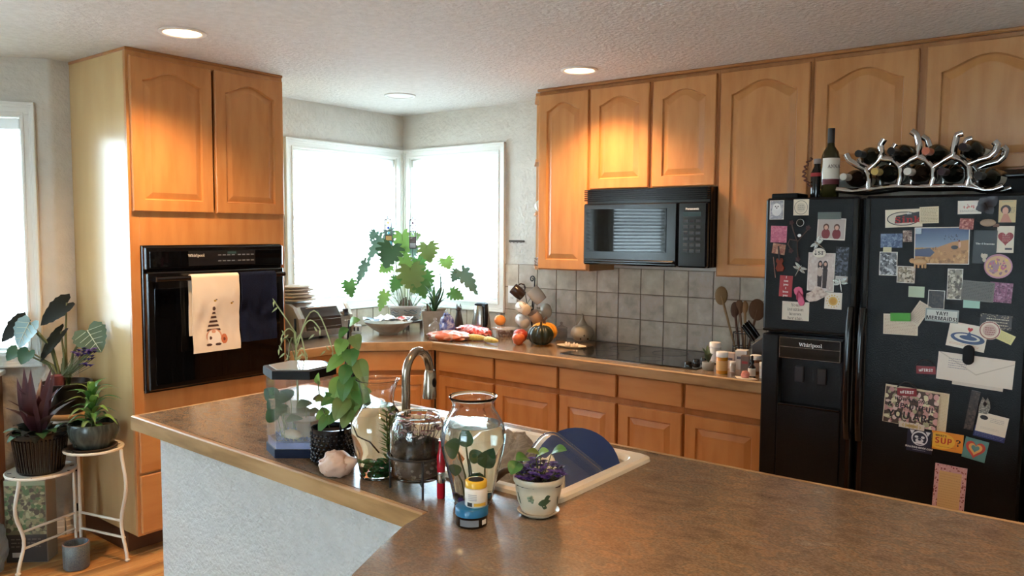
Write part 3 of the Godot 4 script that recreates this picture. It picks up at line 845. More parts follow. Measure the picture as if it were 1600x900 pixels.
	part(md, "door_window", MB.new().box(Vector3(2.135, 1.60, 0.4075), Vector3(0.50, 0.235, 0.003), 0.001), M.dark_glass)
	part(md, "handle", MB.new().box(Vector3(2.155, 1.432, 0.412), Vector3(0.56, 0.018, 0.016), 0.006), M.black)
	var mp := part(mw, "control_panel", MB.new().box(Vector3(2.53, 1.578, 0.388), Vector3(0.162, 0.34, 0.036), 0.008), M.black)
	part(mp, "display", MB.new().box(Vector3(2.53, 1.685, 0.4068), Vector3(0.10, 0.024, 0.002)), mat(c8(26, 44, 44), 0.2))
	lettering(mp, "Panasonic", Vector3(2.53, 1.712, 0.4068), 0.011, M.ink_white, "Droid Sans", true)
	for r in 6:
		for k in 3: part(mp, "key", MB.new().box(Vector3(2.495 + k * 0.035, 1.65 - r * 0.031, 0.4068), Vector3(0.025, 0.015, 0.002), 0.0006), mat(c8(34, 36, 40), 0.35))
	# --- cooktop
	var ck := thing("cooktop", "black glass electric cooktop set into the counter below the microwave", "cooktop")
	var ca := PackedVector2Array([Vector2(1.845, 0.075), Vector2(2.66, 0.075), Vector2(2.66, 0.60), Vector2(1.845, 0.60)])
	part(ck, "glass_top", MB.new().slab(ca, 0.9142, 0.92, 0.002), mat(c8(12, 12, 14), 0.06))
	for q in [[2.03, 0.22, 0.08], [2.03, 0.46, 0.1], [2.33, 0.22, 0.1], [2.33, 0.46, 0.075]]:
		part(ck, "burner_ring", MB.new().lathe([Vector2(q[2] - 0.002, 0.9201), Vector2(q[2] - 0.002, 0.9205), Vector2(q[2], 0.9205), Vector2(q[2], 0.9201)], 32, Vector3(q[0], 0, q[1])), mat(c8(46, 46, 48), 0.4))
	for k in 5: part(ck, "knob", MB.new().lathe([Vector2(0.0, 0.9202), Vector2(0.021, 0.9202), Vector2(0.019, 0.938), Vector2(0.015, 0.942), Vector2(0, 0.942)], 16, Vector3(2.585, 0, 0.15 + k * 0.095)), M.black)
	# --- refrigerator
	var f := thing("refrigerator", "black side-by-side refrigerator with dispenser covered in magnets", "refrigerator")
	part(f, "body", MB.new().box(Vector3(3.553, 0.885, 0.405), Vector3(0.97, 1.70, 0.70), 0.006), M.black_tex)
	part(f, "base_grille", MB.new().box(Vector3(3.553, 0.045, 0.74), Vector3(0.95, 0.085, 0.05)), M.black_matte)
	var u := part(f, "freezer_door", MB.new().box(Vector3(3.2585, 1.4545, 0.79), Vector3(0.385, 0.569, 0.06), 0.01), M.black_tex)
	part(u, "door_lip", MB.new().box(Vector3(3.2585, 1.172, 0.797), Vector3(0.381, 0.012, 0.054), 0.004), M.black)
	var lo := MB.new()
	lo.box(Vector3(3.103, 0.61, 0.79), Vector3(0.074, 1.09, 0.06), 0.006); lo.box(Vector3(3.4265, 0.61, 0.79), Vector3(0.049, 1.09, 0.06), 0.006)
	lo.box(Vector3(3.271, 1.151, 0.79), Vector3(0.262, 0.008, 0.06)); lo.box(Vector3(3.271, 0.457, 0.79), Vector3(0.262, 0.784, 0.06), 0.002)
	lo.box(Vector3(3.271, 0.99, 0.766), Vector3(0.262, 0.31, 0.012))
	var dl := part(f, "dispenser_door", lo, M.black_tex)
	part(dl, "dispenser_panel", MB.new().box(Vector3(3.271, 1.1, 0.8), Vector3(0.258, 0.092, 0.05), 0.004), M.black)
	var fr := MB.new()
	for y in [1.058, 1.105, 1.144]: fr.box(Vector3(3.271, y, 0.826), Vector3(0.252, 0.0016, 0.002))
	for x in [3.146, 3.396]: fr.box(Vector3(x, 1.101, 0.826), Vector3(0.0016, 0.086, 0.002))
	part(dl, "silver_outline", fr, M.steel)
	lettering(dl, "Whirlpool", Vector3(3.275, 1.119, 0.8255), 0.014, M.ink_white, "Droid Serif")
	for x in [3.22, 3.315]: part(dl, "paddle", MB.new().box(Vector3(x, 0.985, 0.785), Vector3(0.038, 0.07, 0.008), 0.003), mat(c8(40, 40, 43), 0.3))
	part(dl, "drip_tray", MB.new().box(Vector3(3.271, 0.853, 0.797), Vector3(0.256, 0.008, 0.05), 0.002), M.black)
	part(f, "refrigerator_door", MB.new().box(Vector3(3.754, 0.902, 0.79), Vector3(0.57, 1.674, 0.06), 0.01), M.black_tex)
	for x in [3.438, 3.484]:
		part(f, "door_trim", MB.new().box(Vector3(x, 0.902, 0.824), Vector3(0.022, 1.66, 0.012), 0.004), M.black)
		var g := []
		for k in 15:
			var s := k / 14.0
			g.append(Vector3(x, lerpf(1.29, 0.755, s), 0.826 + 0.05 * pow(sin(PI * clampf(s, 0.02, 0.98)), 0.35)))
		part(f, "handle", MB.new().tube(g, 0.0145, 10), M.black)
	part(f, "hinge_cover", MB.new().box(Vector3(3.135, 1.748, 0.72), Vector3(0.115, 0.024, 0.13), 0.004), M.black_matte)
	# --- sink and tap in the peninsula
	var sk := thing("kitchen_sink", "white enamel drop-in double sink in the peninsula", "sink")
	var mb := MB.new()
	var c := Vector3(2.6875, 0.9, 2.3725)
	var o1 := rr_ring(c.x, c.z, 0.5425, 0.2575, 0.035, 0.9143)
	var o2 := rr_ring(c.x, c.z, 0.5405, 0.2555, 0.035, 0.924)
	var o3 := rr_ring(c.x, c.z, 0.530, 0.245, 0.032, 0.929)
	var i1 := rr_ring(c.x, c.z, 0.503, 0.218, 0.05, 0.927)
	var i2 := rr_ring(c.x, c.z, 0.492, 0.207, 0.05, 0.912)
	var i3 := rr_ring(c.x, c.z, 0.475, 0.192, 0.06, 0.735)
	loft(mb, o1, o2, Vector3(1, 0, 0), c); loft(mb, o2, o3, Vector3(1, 1, 0), c); loft(mb, o3, i1, Vector3.UP)
	loft(mb, i1, i2, Vector3(-1, 1, 0), c); loft(mb, i2, i3, Vector3(-1, 0.1, 0), c); cap(mb, i3, Vector3.UP)
	part(sk, "basin", mb, M.porcelain)
	part(sk, "divider", MB.new().box(Vector3(2.62, 0.822, 2.3725), Vector3(0.035, 0.17, 0.4), 0.012), M.porcelain)
	for x in [2.4, 2.9]: part(sk, "drain", MB.new().lathe([Vector2(0, 0.736), Vector2(0.04, 0.7365), Vector2(0.045, 0.739), Vector2(0.048, 0.736)], 20, Vector3(x, 0, 2.38)), M.steel)
	var fp := Vector3(2.732, 0.9142, 2.653)
	var tap := thing("faucet", "brushed nickel gooseneck pull-down faucet behind the green vase", "faucet", fp)
	part(tap, "base", MB.new().lathe([Vector2(0, 0), Vector2(0.022, 0), Vector2(0.022, 0.006), Vector2(0.018, 0.016), Vector2(0.017, 0.07), Vector2(0.0, 0.072)], 20), M.nickel)
	var g2 := []
	for k in 5: g2.append(Vector3(0, 0.06 + k * 0.048, 0))
	for k in 13:
		var q := PI * k / 12.0
		g2.append(Vector3(0, 0.266 + sin(q) * 0.068, -0.048 + cos(q) * 0.048))
	part(tap, "spout", MB.new().tube(g2, 0.0125, 12), M.nickel)
	var hd := MB.new()
	hd.lathe([Vector2(0.0, -0.062), Vector2(0.021, -0.062), Vector2(0.0215, -0.055), Vector2(0.0165, 0.012), Vector2(0.013, 0.02), Vector2(0, 0.02)], 18)
	var sh := part(tap, "spray_head", hd, M.nickel)
	sh.position = Vector3(0, 0.253, -0.096)
	part(sh, "spray_button", MB.new().ball(Vector3(0.018, -0.015, 0), Vector3(0.005, 0.014, 0.008), 10, 6), M.black_matte)
	part(tap, "lever", MB.new().tube([Vector3(0.015, 0.05, 0), Vector3(0.05, 0.06, 0), Vector3(0.1, 0.085, 0.0)], [0.008, 0.007, 0.005], 8), M.nickel)

# ---------------------------------------------------------------- things on the back counter
const CT := 0.9142
func spot(px: float, z: float, y := CT) -> Vector3: return Vector3(at_z(px, 530, z).x, y, z)
func cup_shape(r: float, h: float, t := 0.004, belly := 0.0) -> MB:
	return MB.new().lathe([Vector2(0, 0), Vector2(r * 0.8, 0), Vector2(r * 0.93, 0.004), Vector2(r * (1.0 + belly), h * 0.45), Vector2(r, h - 0.002), Vector2(r - t * 0.5, h), Vector2(r - t, h - 0.002), Vector2(r * (1.0 + belly) - t, h * 0.45), Vector2(r * 0.8, 0.008), Vector2(0, 0.007)], 24)
func grid_shape(pos: Callable, rings: int, seg: int) -> MB:      # closed round shape from a grid of points, smooth
	var p := []
	for j in rings + 1:
		var row := []
		for k in seg: row.append(pos.call(j, k))
		p.append(row)
	var c := Vector3.ZERO
	for k in seg: c += p[rings / 2][k] / seg
	var nn := []
	for j in rings + 1:
		var row := []
		for k in seg:
			var u: Vector3 = p[j][(k + 1) % seg] - p[j][(k - 1 + seg) % seg]
			var w: Vector3 = p[mini(j + 1, rings)][k] - p[maxi(j - 1, 0)][k]
			var n := u.cross(w)
			if n.length_squared() < 1e-14: n = p[j][k] - c
			n = n.normalized()
			if n.dot(p[j][k] - c) < 0.0: n = -n
			row.append(n)
		nn.append(row)
	var mb := MB.new()
	for j in rings:
		for k in seg:
			var l := (k + 1) % seg
			mb.tri(p[j][k], p[j][l], p[j + 1][l], nn[j][k], nn[j][l], nn[j + 1][l])
			mb.tri(p[j][k], p[j + 1][l], p[j + 1][k], nn[j][k], nn[j + 1][l], nn[j + 1][k])
	return mb
func pumpkin_shape(r: float, h: float, ribs: int, depth: float) -> MB:
	var S := ribs * 6
	var R := 14
	var pos := func(j: int, k: int) -> Vector3:
		var th := PI * j / R
		var q := 1.0 - depth * pow(absf(cos(ribs * 0.5 * TAU * k / S)), 6) * sin(th)
		var dip := -h * 0.16 * exp(-pow(sin(th) / 0.3, 2)) * (1 if j < R / 2 else -1)
		return Vector3(sin(th) * cos(TAU * k / S) * r * q, h / 2 + cos(th) * h / 2 * q + dip, sin(th) * sin(TAU * k / S) * r * q)
	return grid_shape(pos, R, S)
func crumple(c: Vector3, r: Vector3, seed_: int, amp: float, freq := 3.0, seg := 26, rings := 16, floor_y := -1e9) -> MB:
	var f := FastNoiseLite.new()
	f.seed = seed_; f.frequency = freq; f.fractal_octaves = 3; f.fractal_type = FastNoiseLite.FRACTAL_RIDGED
	var pos := func(j: int, k: int) -> Vector3:
		var d := Vector3(sin(PI * j / rings) * cos(TAU * k / seg), cos(PI * j / rings), sin(PI * j / rings) * sin(TAU * k / seg))
		var p := c + d * r * (1.0 + amp * f.get_noise_3dv(d))
		p.y = maxf(p.y, floor_y)
		return p
	return grid_shape(pos, rings, seg)
func aim(o: Node3D, at: Vector3, dir: Vector3, spin := 0.0) -> void:
	o.transform = Transform3D(Basis(Quaternion(Vector3.UP, dir.normalized())) * Basis(Vector3.UP, spin), at)
func counter_things() -> void:
	# toaster oven against the left wall, facing the room
	var t := thing("toaster_oven", "brushed steel toaster oven with dark glass door under a pile of cloths", "toaster oven")
	t.transform = frame_at(Vector3(0.07, CT, 1.235), Vector3.FORWARD)
	var prof := PackedVector2Array([Vector2(0, 0.02), Vector2(0.29, 0.02), Vector2(0.315, 0.06), Vector2(0.30, 0.14), Vector2(0.25, 0.205), Vector2(0.20, 0.225), Vector2(0, 0.225)])
	var sideways := Transform3D(Basis(Vector3(0, 0, 1), Vector3(0, 1, 0), Vector3(1, 0, 0)), Vector3.ZERO)
	var sb := MB.new()
	sb.xf = sideways
	sb.prism(prof, 0.004, 0.40, 0.0)
	part(t, "shell", sb, M.steel)
	var dk := MB.new()
	dk.xf = sideways * Transform3D(Basis.IDENTITY, Vector3(0.006, 0.002, 0))
	dk.prism(PackedVector2Array([Vector2(0.1, 0.045), Vector2(0.290, 0.045), Vector2(0.312, 0.062), Vector2(0.298, 0.14), Vector2(0.25, 0.202), Vector2(0.1, 0.20)]), 0.045, 0.315)
	var dg := part(t, "glass_door", dk, mat(c8(52, 42, 36), 0.12))
	part(dg, "handle", MB.new().tube([Vector3(0.07, 0.195, 0.275), Vector3(0.07, 0.2, 0.292), Vector3(0.29, 0.2, 0.292), Vector3(0.29, 0.195, 0.275)], 0.006, 8), M.steel)
	for y in [0.08, 0.125]: part(dg, "rack_line", MB.new().tube([Vector3(0.05, y, 0.314 if y < 0.1 else 0.309), Vector3(0.31, y, 0.314 if y < 0.1 else 0.309)], 0.0018, 5), M.steel)
	for s in [0.002, 0.402]:
		var e := MB.new()
		e.xf = sideways
		var grown := PackedVector2Array()
		for q in prof: grown.append(Vector2(q.x + (0.006 if q.x > 0.05 else 0.0), q.y))
		e.prism(grown, s - 0.014, s + 0.014, 0.003)
		part(t, "end_cap", e, mat(c8(156, 144, 130), 0.35, 0.6))
	part(t, "control_display", MB.new().box(Vector3(0.36, 0.155, 0.297), Vector3(0.035, 0.045, 0.016), 0.002), M.black)
	for k in 3: part(t, "button", MB.new().ball(Vector3(0.345 + k * 0.016, 0.105, 0.313), Vector3(0.005, 0.005, 0.004), 8, 6), mat(c8(190, 178, 160), 0.4))
	for q in [[0.04, 0.05], [0.36, 0.05], [0.04, 0.26], [0.36, 0.26]]: part(t, "foot", MB.new().lathe([Vector2(0, 0), Vector2(0.014, 0), Vector2(0.016, 0.02), Vector2(0, 0.02)], 10, Vector3(q[0], 0, q[1])), M.black_matte)
	var tones := [c8(206, 190, 170), c8(188, 170, 150), c8(216, 202, 186), c8(178, 160, 144)]
	for k in 5:
		var cl := crumple(Vector3.ZERO, Vector3(0.09 - 0.004 * k, 0.0125, 0.125 - 0.006 * (k % 3)), 20 + k, 0.12, 2.0, 22, 10)
		solo("folded_cloth", ["lowest", "second lowest", "middle", "second highest", "topmost"][k] + " beige cloth in the pile on the toaster oven", "cloth", cl, mat(tones[k % 4], 0.95), Vector3(0.175 + 0.006 * (k % 2), CT + 0.2405 + k * 0.0205, 1.10 + 0.006 * (k % 3)), 0.08 * k, "cloths piled on the toaster oven")
	var ps := thing("power_adapter", "white power adapter with dark slots behind the wide bowl", "adapter", Vector3(0.30, CT, 0.74), 0.7)
	part(ps, "block", MB.new().box(Vector3(0, 0.028, 0), Vector3(0.085, 0.056, 0.04), 0.006), M.white)
	for k in 3: part(ps, "slot", MB.new().box(Vector3(-0.024 + k * 0.024, 0.03, 0.02), Vector3(0.01, 0.026, 0.003)), M.ink)
	# wide bowl with papers
	var bp := Vector3(0.49, CT, 0.615)
	var stone := tri_mat(noise_tex(80, 0.03, 3, [[0, c8(150, 134, 116)], [1, c8(190, 174, 154)]], 128), Vector3.ONE * 4, 0.5)
	solo("fruit_bowl", "wide tan stoneware bowl holding papers", "bowl", MB.new().lathe([Vector2(0, 0), Vector2(0.062, 0), Vector2(0.066, 0.012), Vector2(0.10, 0.03), Vector2(0.155, 0.075), Vector2(0.16, 0.082), Vector2(0.152, 0.08), Vector2(0.095, 0.038), Vector2(0.05, 0.018), Vector2(0, 0.016)], 36), stone, bp)
	var im := board(96, 64, c8(226, 220, 212))
	lines(im, Rect2i(6, 6, 50, 52), 5, c8(120, 110, 110)); im.fill_rect(Rect2i(60, 6, 30, 26), c8(196, 60, 52)); im.fill_rect(Rect2i(60, 36, 30, 20), c8(60, 72, 96))
	var im2 := board(96, 64, c8(70, 84, 104))
	dots(im2, 40, Rect2(0, 0, 96, 64), 6, [c8(40, 50, 70), c8(150, 160, 170), c8(210, 214, 220)], 3)
	var pap := [["flyer", "crumpled colour-printed flyer on top in the tan bowl", im, Vector3(0.02, 0.098, 0.0), -0.2, 0.25], ["flyer", "dark blue glossy leaflet leaning in the tan bowl", im2, Vector3(-0.06, 0.094, 0.035), 0.9, 0.2], ["flyer", "newsprint coupon sheet at the right side of the tan bowl", im, Vector3(0.075, 0.092, -0.045), 2.0, 0.17]]
	for q in pap:
		var mb := MB.new()
		var g := FastNoiseLite.new()
		g.seed = 7 + int(q[4] * 10); g.frequency = 5.0
		for i in 8:
			for j in 6:
				var c := []
				for e in [[0, 0], [1, 0], [1, 1], [0, 1]]:
					var u: float = (i + e[0]) / 8.0
					var v: float = (j + e[1]) / 6.0
					c.append([Vector3((u - 0.5) * q[5], 0.022 * g.get_noise_2d(u, v) + 0.05 * pow(u - 0.5, 2), (v - 0.5) * q[5] * 0.62), Vector2(u, v)])
				mb.tri(c[0][0], c[1][0], c[2][0], Vector3.UP, Vector3.UP, Vector3.UP, c[0][1], c[1][1], c[2][1])
				mb.tri(c[0][0], c[2][0], c[3][0], Vector3.UP, Vector3.UP, Vector3.UP, c[0][1], c[2][1], c[3][1])
		solo(q[0], q[1], "paper", mb, printed(q[2], 0.4), bp + q[3], q[4])
	# glass candy jar, plastic bags, cat, carafe
	var cj := thing("candy_jar", "small clear glass jar with domed knob lid before the grey planter", "jar", Vector3(0.80, CT, 0.50))
	part(cj, "jar", MB.new().lathe([Vector2(0, 0), Vector2(0.036, 0), Vector2(0.04, 0.006), Vector2(0.046, 0.035), Vector2(0.044, 0.06), Vector2(0.041, 0.06), Vector2(0.043, 0.035), Vector2(0.037, 0.009), Vector2(0, 0.006)], 24), M.glass)
	part(cj, "lid", MB.new().lathe([Vector2(0.046, 0.0605), Vector2(0.046, 0.065), Vector2(0.03, 0.085), Vector2(0.008, 0.095), Vector2(0.006, 0.1), Vector2(0.013, 0.11), Vector2(0.006, 0.121), Vector2(0, 0.122)], 24), M.glass)
	M.bag_orange = tri_mat(noise_tex(83, 0.02, 2, [[0.0, c8(214, 110, 70)], [0.5, c8(206, 98, 62)], [0.58, c8(206, 196, 184)], [1, c8(190, 186, 176)]], 128), Vector3.ONE * 4, 0.25)
	solo("plastic_bag", "orange and white crumpled plastic produce bag by the candy jar", "bag", crumple(Vector3(0, 0.022, 0), Vector3(0.13, 0.03, 0.09), 31, 0.3, 2.5, 30, 14, 0.0), M.bag_orange, Vector3(0.985, CT, 0.565), 0.3)
	M.bag_red = tri_mat(noise_tex(82, 0.03, 2, [[0.0, c8(206, 52, 36)], [0.45, c8(216, 74, 50)], [0.55, c8(222, 200, 190)], [0.7, c8(190, 44, 36)], [1, c8(60, 60, 80)]], 128), Vector3.ONE * 4, 0.25)
	solo("snack_bag", "bright red open snack bag lying in front of the carafe", "bag", crumple(Vector3(0, 0.03, 0), Vector3(0.16, 0.035, 0.075), 33, 0.3, 2.0, 30, 14, 0.0), M.bag_red, Vector3(0.99, CT, 0.345), -0.3)
	solo("plastic_wrap", "twisted blue and clear plastic wrapper standing up from the red bag", "wrapper", crumple(Vector3(0, 0.055, 0), Vector3(0.042, 0.075, 0.035), 35, 0.5, 2.2, 24, 16, 0.0), tri_mat(noise_tex(84, 0.03, 3, [[0, c8(40, 44, 96)], [0.5, c8(90, 98, 168)], [0.7, c8(176, 182, 214)], [1, c8(220, 222, 232)]], 128), Vector3.ONE * 6, 0.15), Vector3(0.872, CT, 0.462))
	var cat := thing("cat_figurine", "slim dark carved cat figurine on the counter under the window", "figurine", Vector3(0.665, CT, 0.12), 0.6)
	var cb := MB.new()
	cb.lathe([Vector2(0, 0), Vector2(0.032, 0), Vector2(0.035, 0.02), Vector2(0.026, 0.07), Vector2(0.019, 0.11), Vector2(0.016, 0.128), Vector2(0, 0.13)], 16)
	cb.ball(Vector3(0, 0.142, 0.005), Vector3(0.022, 0.021, 0.024), 12, 8)
	part(cat, "body", cb, mat(c8(58, 42, 34), 0.4))
	for s in [-1, 1]: part(cat, "ear", MB.new().lathe([Vector2(0.008, 0.152), Vector2(0.001, 0.178), Vector2(0, 0.178)], 6, Vector3(s * 0.012, 0, 0.002)), mat(c8(58, 42, 34), 0.4))
	part(cat, "tail", MB.new().tube([Vector3(0.025, 0.008, -0.01), Vector3(0.045, 0.01, 0.01), Vector3(0.04, 0.012, 0.035), Vector3(0.02, 0.012, 0.045)], 0.006, 6), mat(c8(58, 42, 34), 0.4))
	var cf := thing("carafe", "brushed steel thermal carafe with black handle under the window", "carafe", spot(752, 0.14))
	part(cf, "body", MB.new().lathe([Vector2(0, 0), Vector2(0.062, 0), Vector2(0.066, 0.006), Vector2(0.064, 0.05), Vector2(0.054, 0.12), Vector2(0.05, 0.17), Vector2(0.047, 0.18), Vector2(0, 0.18)], 28), M.steel)
	part(cf, "lid", MB.new().lathe([Vector2(0.046, 0.1802), Vector2(0.046, 0.19), Vector2(0.03, 0.198), Vector2(0, 0.199)], 20), M.black_matte)
	part(cf, "handle", MB.new().tube([Vector3(0.035, 0.186, 0.025), Vector3(0.075, 0.18, 0.045), Vector3(0.085, 0.13, 0.05), Vector3(0.083, 0.06, 0.05), Vector3(0.055, 0.025, 0.033)], [0.012, 0.014, 0.013, 0.011, 0.008], 10), M.black_matte)
	# fruit and squash
	solo("orange_fruit", "round orange resting on the clear plastic clamshell", "fruit", MB.new().ball(Vector3.ZERO, Vector3(0.037, 0.035, 0.037), 20, 12), tri_mat(noise_tex(85, 0.2, 2, [[0, c8(222, 132, 52)], [1, c8(236, 152, 70)]], 128), Vector3.ONE * 8, 0.45), spot(781, 0.24, CT + 0.105))
	var cs := thing("clamshell", "clear plastic clamshell of dark fruit beneath the orange", "box", spot(790, 0.26), 0.5)
	part(cs, "tub", MB.new().lathe([Vector2(0, 0), Vector2(0.075, 0), Vector2(0.088, 0.055), Vector2(0.094, 0.058), Vector2(0.082, 0.068), Vector2(0, 0.0695)], 4), glass(c8(226, 214, 206), 0.3, 0.08))
	rng.seed = 21
	for k in 14:
		part(cs, "berry", MB.new().ball(Vector3(rng.randf_range(-0.042, 0.042), 0.014 + 0.018 * (k % 2), rng.randf_range(-0.042, 0.042)), Vector3.ONE * 0.013, 8, 6), mat(c8(70 + 8 * (k % 3), 46, 44), 0.4))
	for q in [["banana_squash", "pale yellow crookneck squash lying at the counter edge", 745, 0.50, 0.35], ["banana_squash", "yellow speckled banana lying beside the crookneck squash", 768, 0.525, -0.2]]:
		var pts := []
		var rd := []
		for k in 11:
			var u := k / 10.0
			pts.append(Vector3((u - 0.5) * 0.125, 0.02 + 0.004 * sin(u * PI), 0.018 * sin(u * PI)))
			rd.append(0.003 + 0.0165 * pow(sin(PI * clampf(u * 0.93 + 0.05, 0, 1)), 0.55) * (1.2 if u < 0.35 and q[2] < 750 else 1.0))
		solo("yellow_squash", q[1], "vegetable", MB.new().tube(pts, rd, 12), tri_mat(noise_tex(86, 0.06, 3, [[0, c8(120, 96, 40)], [0.28, c8(206, 180, 92)], [1, c8(226, 206, 120)]], 128), Vector3.ONE * 6, 0.5), spot(q[2], q[3]), q[4])
	var ap := [["red apple standing behind the front apple", 813, 0.38, c8(176, 62, 48), 0.045], ["orange-red apple at the front edge of the counter", 810, 0.48, c8(204, 98, 54), 0.039]]
	for q in ap:
		var a := thing("apple", q[0], "fruit", spot(q[1], q[2]))
		var r: float = q[4]
		part(a, "flesh", MB.new().lathe([Vector2(0, 0.006), Vector2(r * 0.35, 0.0), Vector2(r * 0.75, r * 0.35), Vector2(r, r * 1.0), Vector2(r * 0.92, r * 1.45), Vector2(r * 0.5, r * 1.78), Vector2(r * 0.2, r * 1.7), Vector2(0, r * 1.58)], 22), tri_mat(noise_tex(87, 0.05, 3, [[0, q[3].darkened(0.15)], [0.6, q[3]], [1, q[3].lerp(c8(226, 180, 96), 0.5)]], 128), Vector3(5, 1.5, 5), 0.3))
		part(a, "stem", MB.new().tube([Vector3(0, r * 1.56, 0), Vector3(0.004, r * 2.0, 0)], 0.0016, 5), M.stem_brown)
	var pu := thing("pumpkin", "round orange-yellow striped pumpkin behind the acorn squash", "pumpkin", spot(850, 0.255))
	part(pu, "body", pumpkin_shape(0.085, 0.125, 10, 0.10), mat(c8(226, 154, 48), 0.4))
	part(pu, "stem", MB.new().tube([Vector3(0, 0.10, 0), Vector3(0.005, 0.135, 0.004), Vector3(0.02, 0.15, 0.006)], [0.012, 0.008, 0.009], 7), M.stem_brown)
	var ac := thing("acorn_squash", "dark green ribbed acorn squash in front of the pumpkin", "squash", spot(845, 0.42))
	part(ac, "body", pumpkin_shape(0.078, 0.13, 9, 0.16), mat(c8(34, 42, 30), 0.35))
	part(ac, "stem", MB.new().tube([Vector3(0, 0.105, 0), Vector3(0.004, 0.145, 0.003)], [0.01, 0.006], 7), M.stem_brown)
	# mug tree and its mugs
	var mt := spot(831, 0.15)
	var tr := thing("mug_tree", "black iron mug tree with a curled top", "mug tree", mt)
	part(tr, "base", MB.new().lathe([Vector2(0, 0), Vector2(0.07, 0), Vector2(0.072, 0.006), Vector2(0.02, 0.014), Vector2(0, 0.014)], 24), M.iron)
	var cu := [Vector3(0, 0.012, 0), Vector3(0.0, 0.2, 0), Vector3(0.008, 0.28, 0), Vector3(0.018, 0.33, 0)]
	for k in 16: cu.append(Vector3(0.0, 0.375, 0) + Vector3(cos(0.2 + k * 0.5), sin(0.2 + k * 0.5) * 1.1, 0) * (0.02 - 0.001 * k))
	part(tr, "post", MB.new().tube(cu, 0.004, 7), M.iron)
	var mg := [["dark brown glazed mug hanging highest on the mug tree", c8(52, 38, 34), 810, 457, 0.02, Vector3(-0.45, 0.5, 0.4)], ["large plain cream mug tipped up on the mug tree", c8(214, 204, 190), 839, 462, 0.04, Vector3(-0.55, 0.75, 0.35)], ["cream mug with brown scroll print on the mug tree", c8(218, 202, 182), 818, 482, 0.08, Vector3(-0.9, 0.25, -0.3)], ["tan cream mug hanging at the back of the mug tree", c8(196, 186, 164), 853, 486, -0.01, Vector3(-0.6, 0.3, -0.7)], ["small off-white mug hanging lowest on the mug tree", c8(206, 196, 184), 817, 502, 0.04, Vector3(-0.8, 0.3, -0.4)], ["brown-rimmed mug above the pumpkin on the mug tree", c8(178, 150, 128), 838, 497, 0.06, Vector3(-0.2, 0.75, 0.55)]]
	for q in mg:
		var p := near(q[2], q[3], mt + Vector3(0, 0.2, 0), q[4])
		var dir: Vector3 = q[5]
		dir = dir.normalized()
		var m := thing("mug", q[0], "mug", Vector3.ZERO, 0.0, "mugs on the mug tree")
		var big := 0.043 if q[2] == 839 else 0.036
		part(m, "cup", cup_shape(big, big * 2.35, 0.0035, 0.04), mat(q[1], 0.25))
		part(m, "handle", MB.new().tube([Vector3(big * 0.9, big * 0.5, 0), Vector3(big * 1.5, big * 0.7, 0), Vector3(big * 1.7, big * 1.2, 0), Vector3(big * 1.5, big * 1.75, 0), Vector3(big * 0.95, big * 1.95, 0)], 0.0045, 8), mat(q[1], 0.25))
		if q[2] == 818:
			for k in 5: part(m, "scroll_print", MB.new().tube([0, 1, 2, 3, 4, 5].map(func(i): return Vector3(cos(k * 1.2 + i * 0.12) * big * 1.045, big * (0.9 + 0.5 * sin(i * 1.1 + k)), sin(k * 1.2 + i * 0.12) * big * 1.045)), 0.0012, 4), M.ink_brown)
		var c := p - dir * big * 1.1
		aim(m, c, dir, 0.0)
		var to: Vector3 = mt + Vector3(0, p.y - mt.y + 0.02, 0) - c
		var loc := m.transform.basis.inverse() * to
		m.transform.basis = m.transform.basis * Basis(Vector3.UP, atan2(-loc.z, loc.x))
		var hk: Vector3 = m.transform * Vector3(big * 1.62, big * 1.2, 0)
		part(tr, "arm", MB.new().tube([Vector3(0, clampf(hk.y - mt.y + 0.005, 0.02, 0.27), 0), (hk - mt) * 0.6 + Vector3(0, 0.012, 0), hk - mt + Vector3(0, 0.008, 0)], 0.003, 6), M.iron)
	# jars by the cooktop
	var su := thing("sugar_jar", "small clear glass sugar jar with knobbed lid before the tiles", "jar", spot(877, 0.11))
	part(su, "jar", MB.new().lathe([Vector2(0, 0), Vector2(0.03, 0), Vector2(0.038, 0.015), Vector2(0.04, 0.05), Vector2(0.036, 0.07), Vector2(0.033, 0.07), Vector2(0.037, 0.05), Vector2(0.034, 0.016), Vector2(0, 0.006)], 22), glass(c8(170, 160, 148), 0.3))
	part(su, "lid", MB.new().lathe([Vector2(0.04, 0.0705), Vector2(0.04, 0.076), Vector2(0.012, 0.09), Vector2(0.006, 0.098), Vector2(0.011, 0.107), Vector2(0, 0.114)], 22), glass(c8(170, 160, 148), 0.35))
	var gk := thing("garlic_keeper", "grey-beige ceramic garlic keeper shaped like a bulb with twisted tip", "jar", spot(910, 0.13))
	var gb := pumpkin_shape(0.073, 0.115, 6, 0.1)
	gb.lathe([Vector2(0.04, 0.095), Vector2(0.02, 0.125), Vector2(0.009, 0.145), Vector2(0.007, 0.158), Vector2(0.0, 0.16)], 14)
	part(gk, "body", gb, mat(c8(164, 152, 132), 0.35))
	part(gk, "tip", MB.new().tube([Vector3(0, 0.155, 0), Vector3(0.004, 0.166, 0.002), Vector3(-0.003, 0.176, 0.0)], [0.007, 0.005, 0.003], 7), mat(c8(150, 138, 120), 0.4))
	for k in 3: part(gk, "vent_hole", MB.new().ball(Vector3(0.03 + 0.017 * k, 0.03 + 0.02 * (k % 2), 0.068 - 0.014 * k), Vector3(0.006, 0.006, 0.004), 8, 6), M.ink)
	solo("spoon_rest", "long cream oval dish holding garlic beside the cooktop", "dish", MB.new().lathe([Vector2(0, 0), Vector2(0.045, 0), Vector2(0.07, 0.012), Vector2(0.072, 0.014), Vector2(0.044, 0.005), Vector2(0, 0.004)], 28), mat(c8(206, 198, 176), 0.3), spot(893, 0.36)).scale = Vector3(1.35, 1, 0.8)
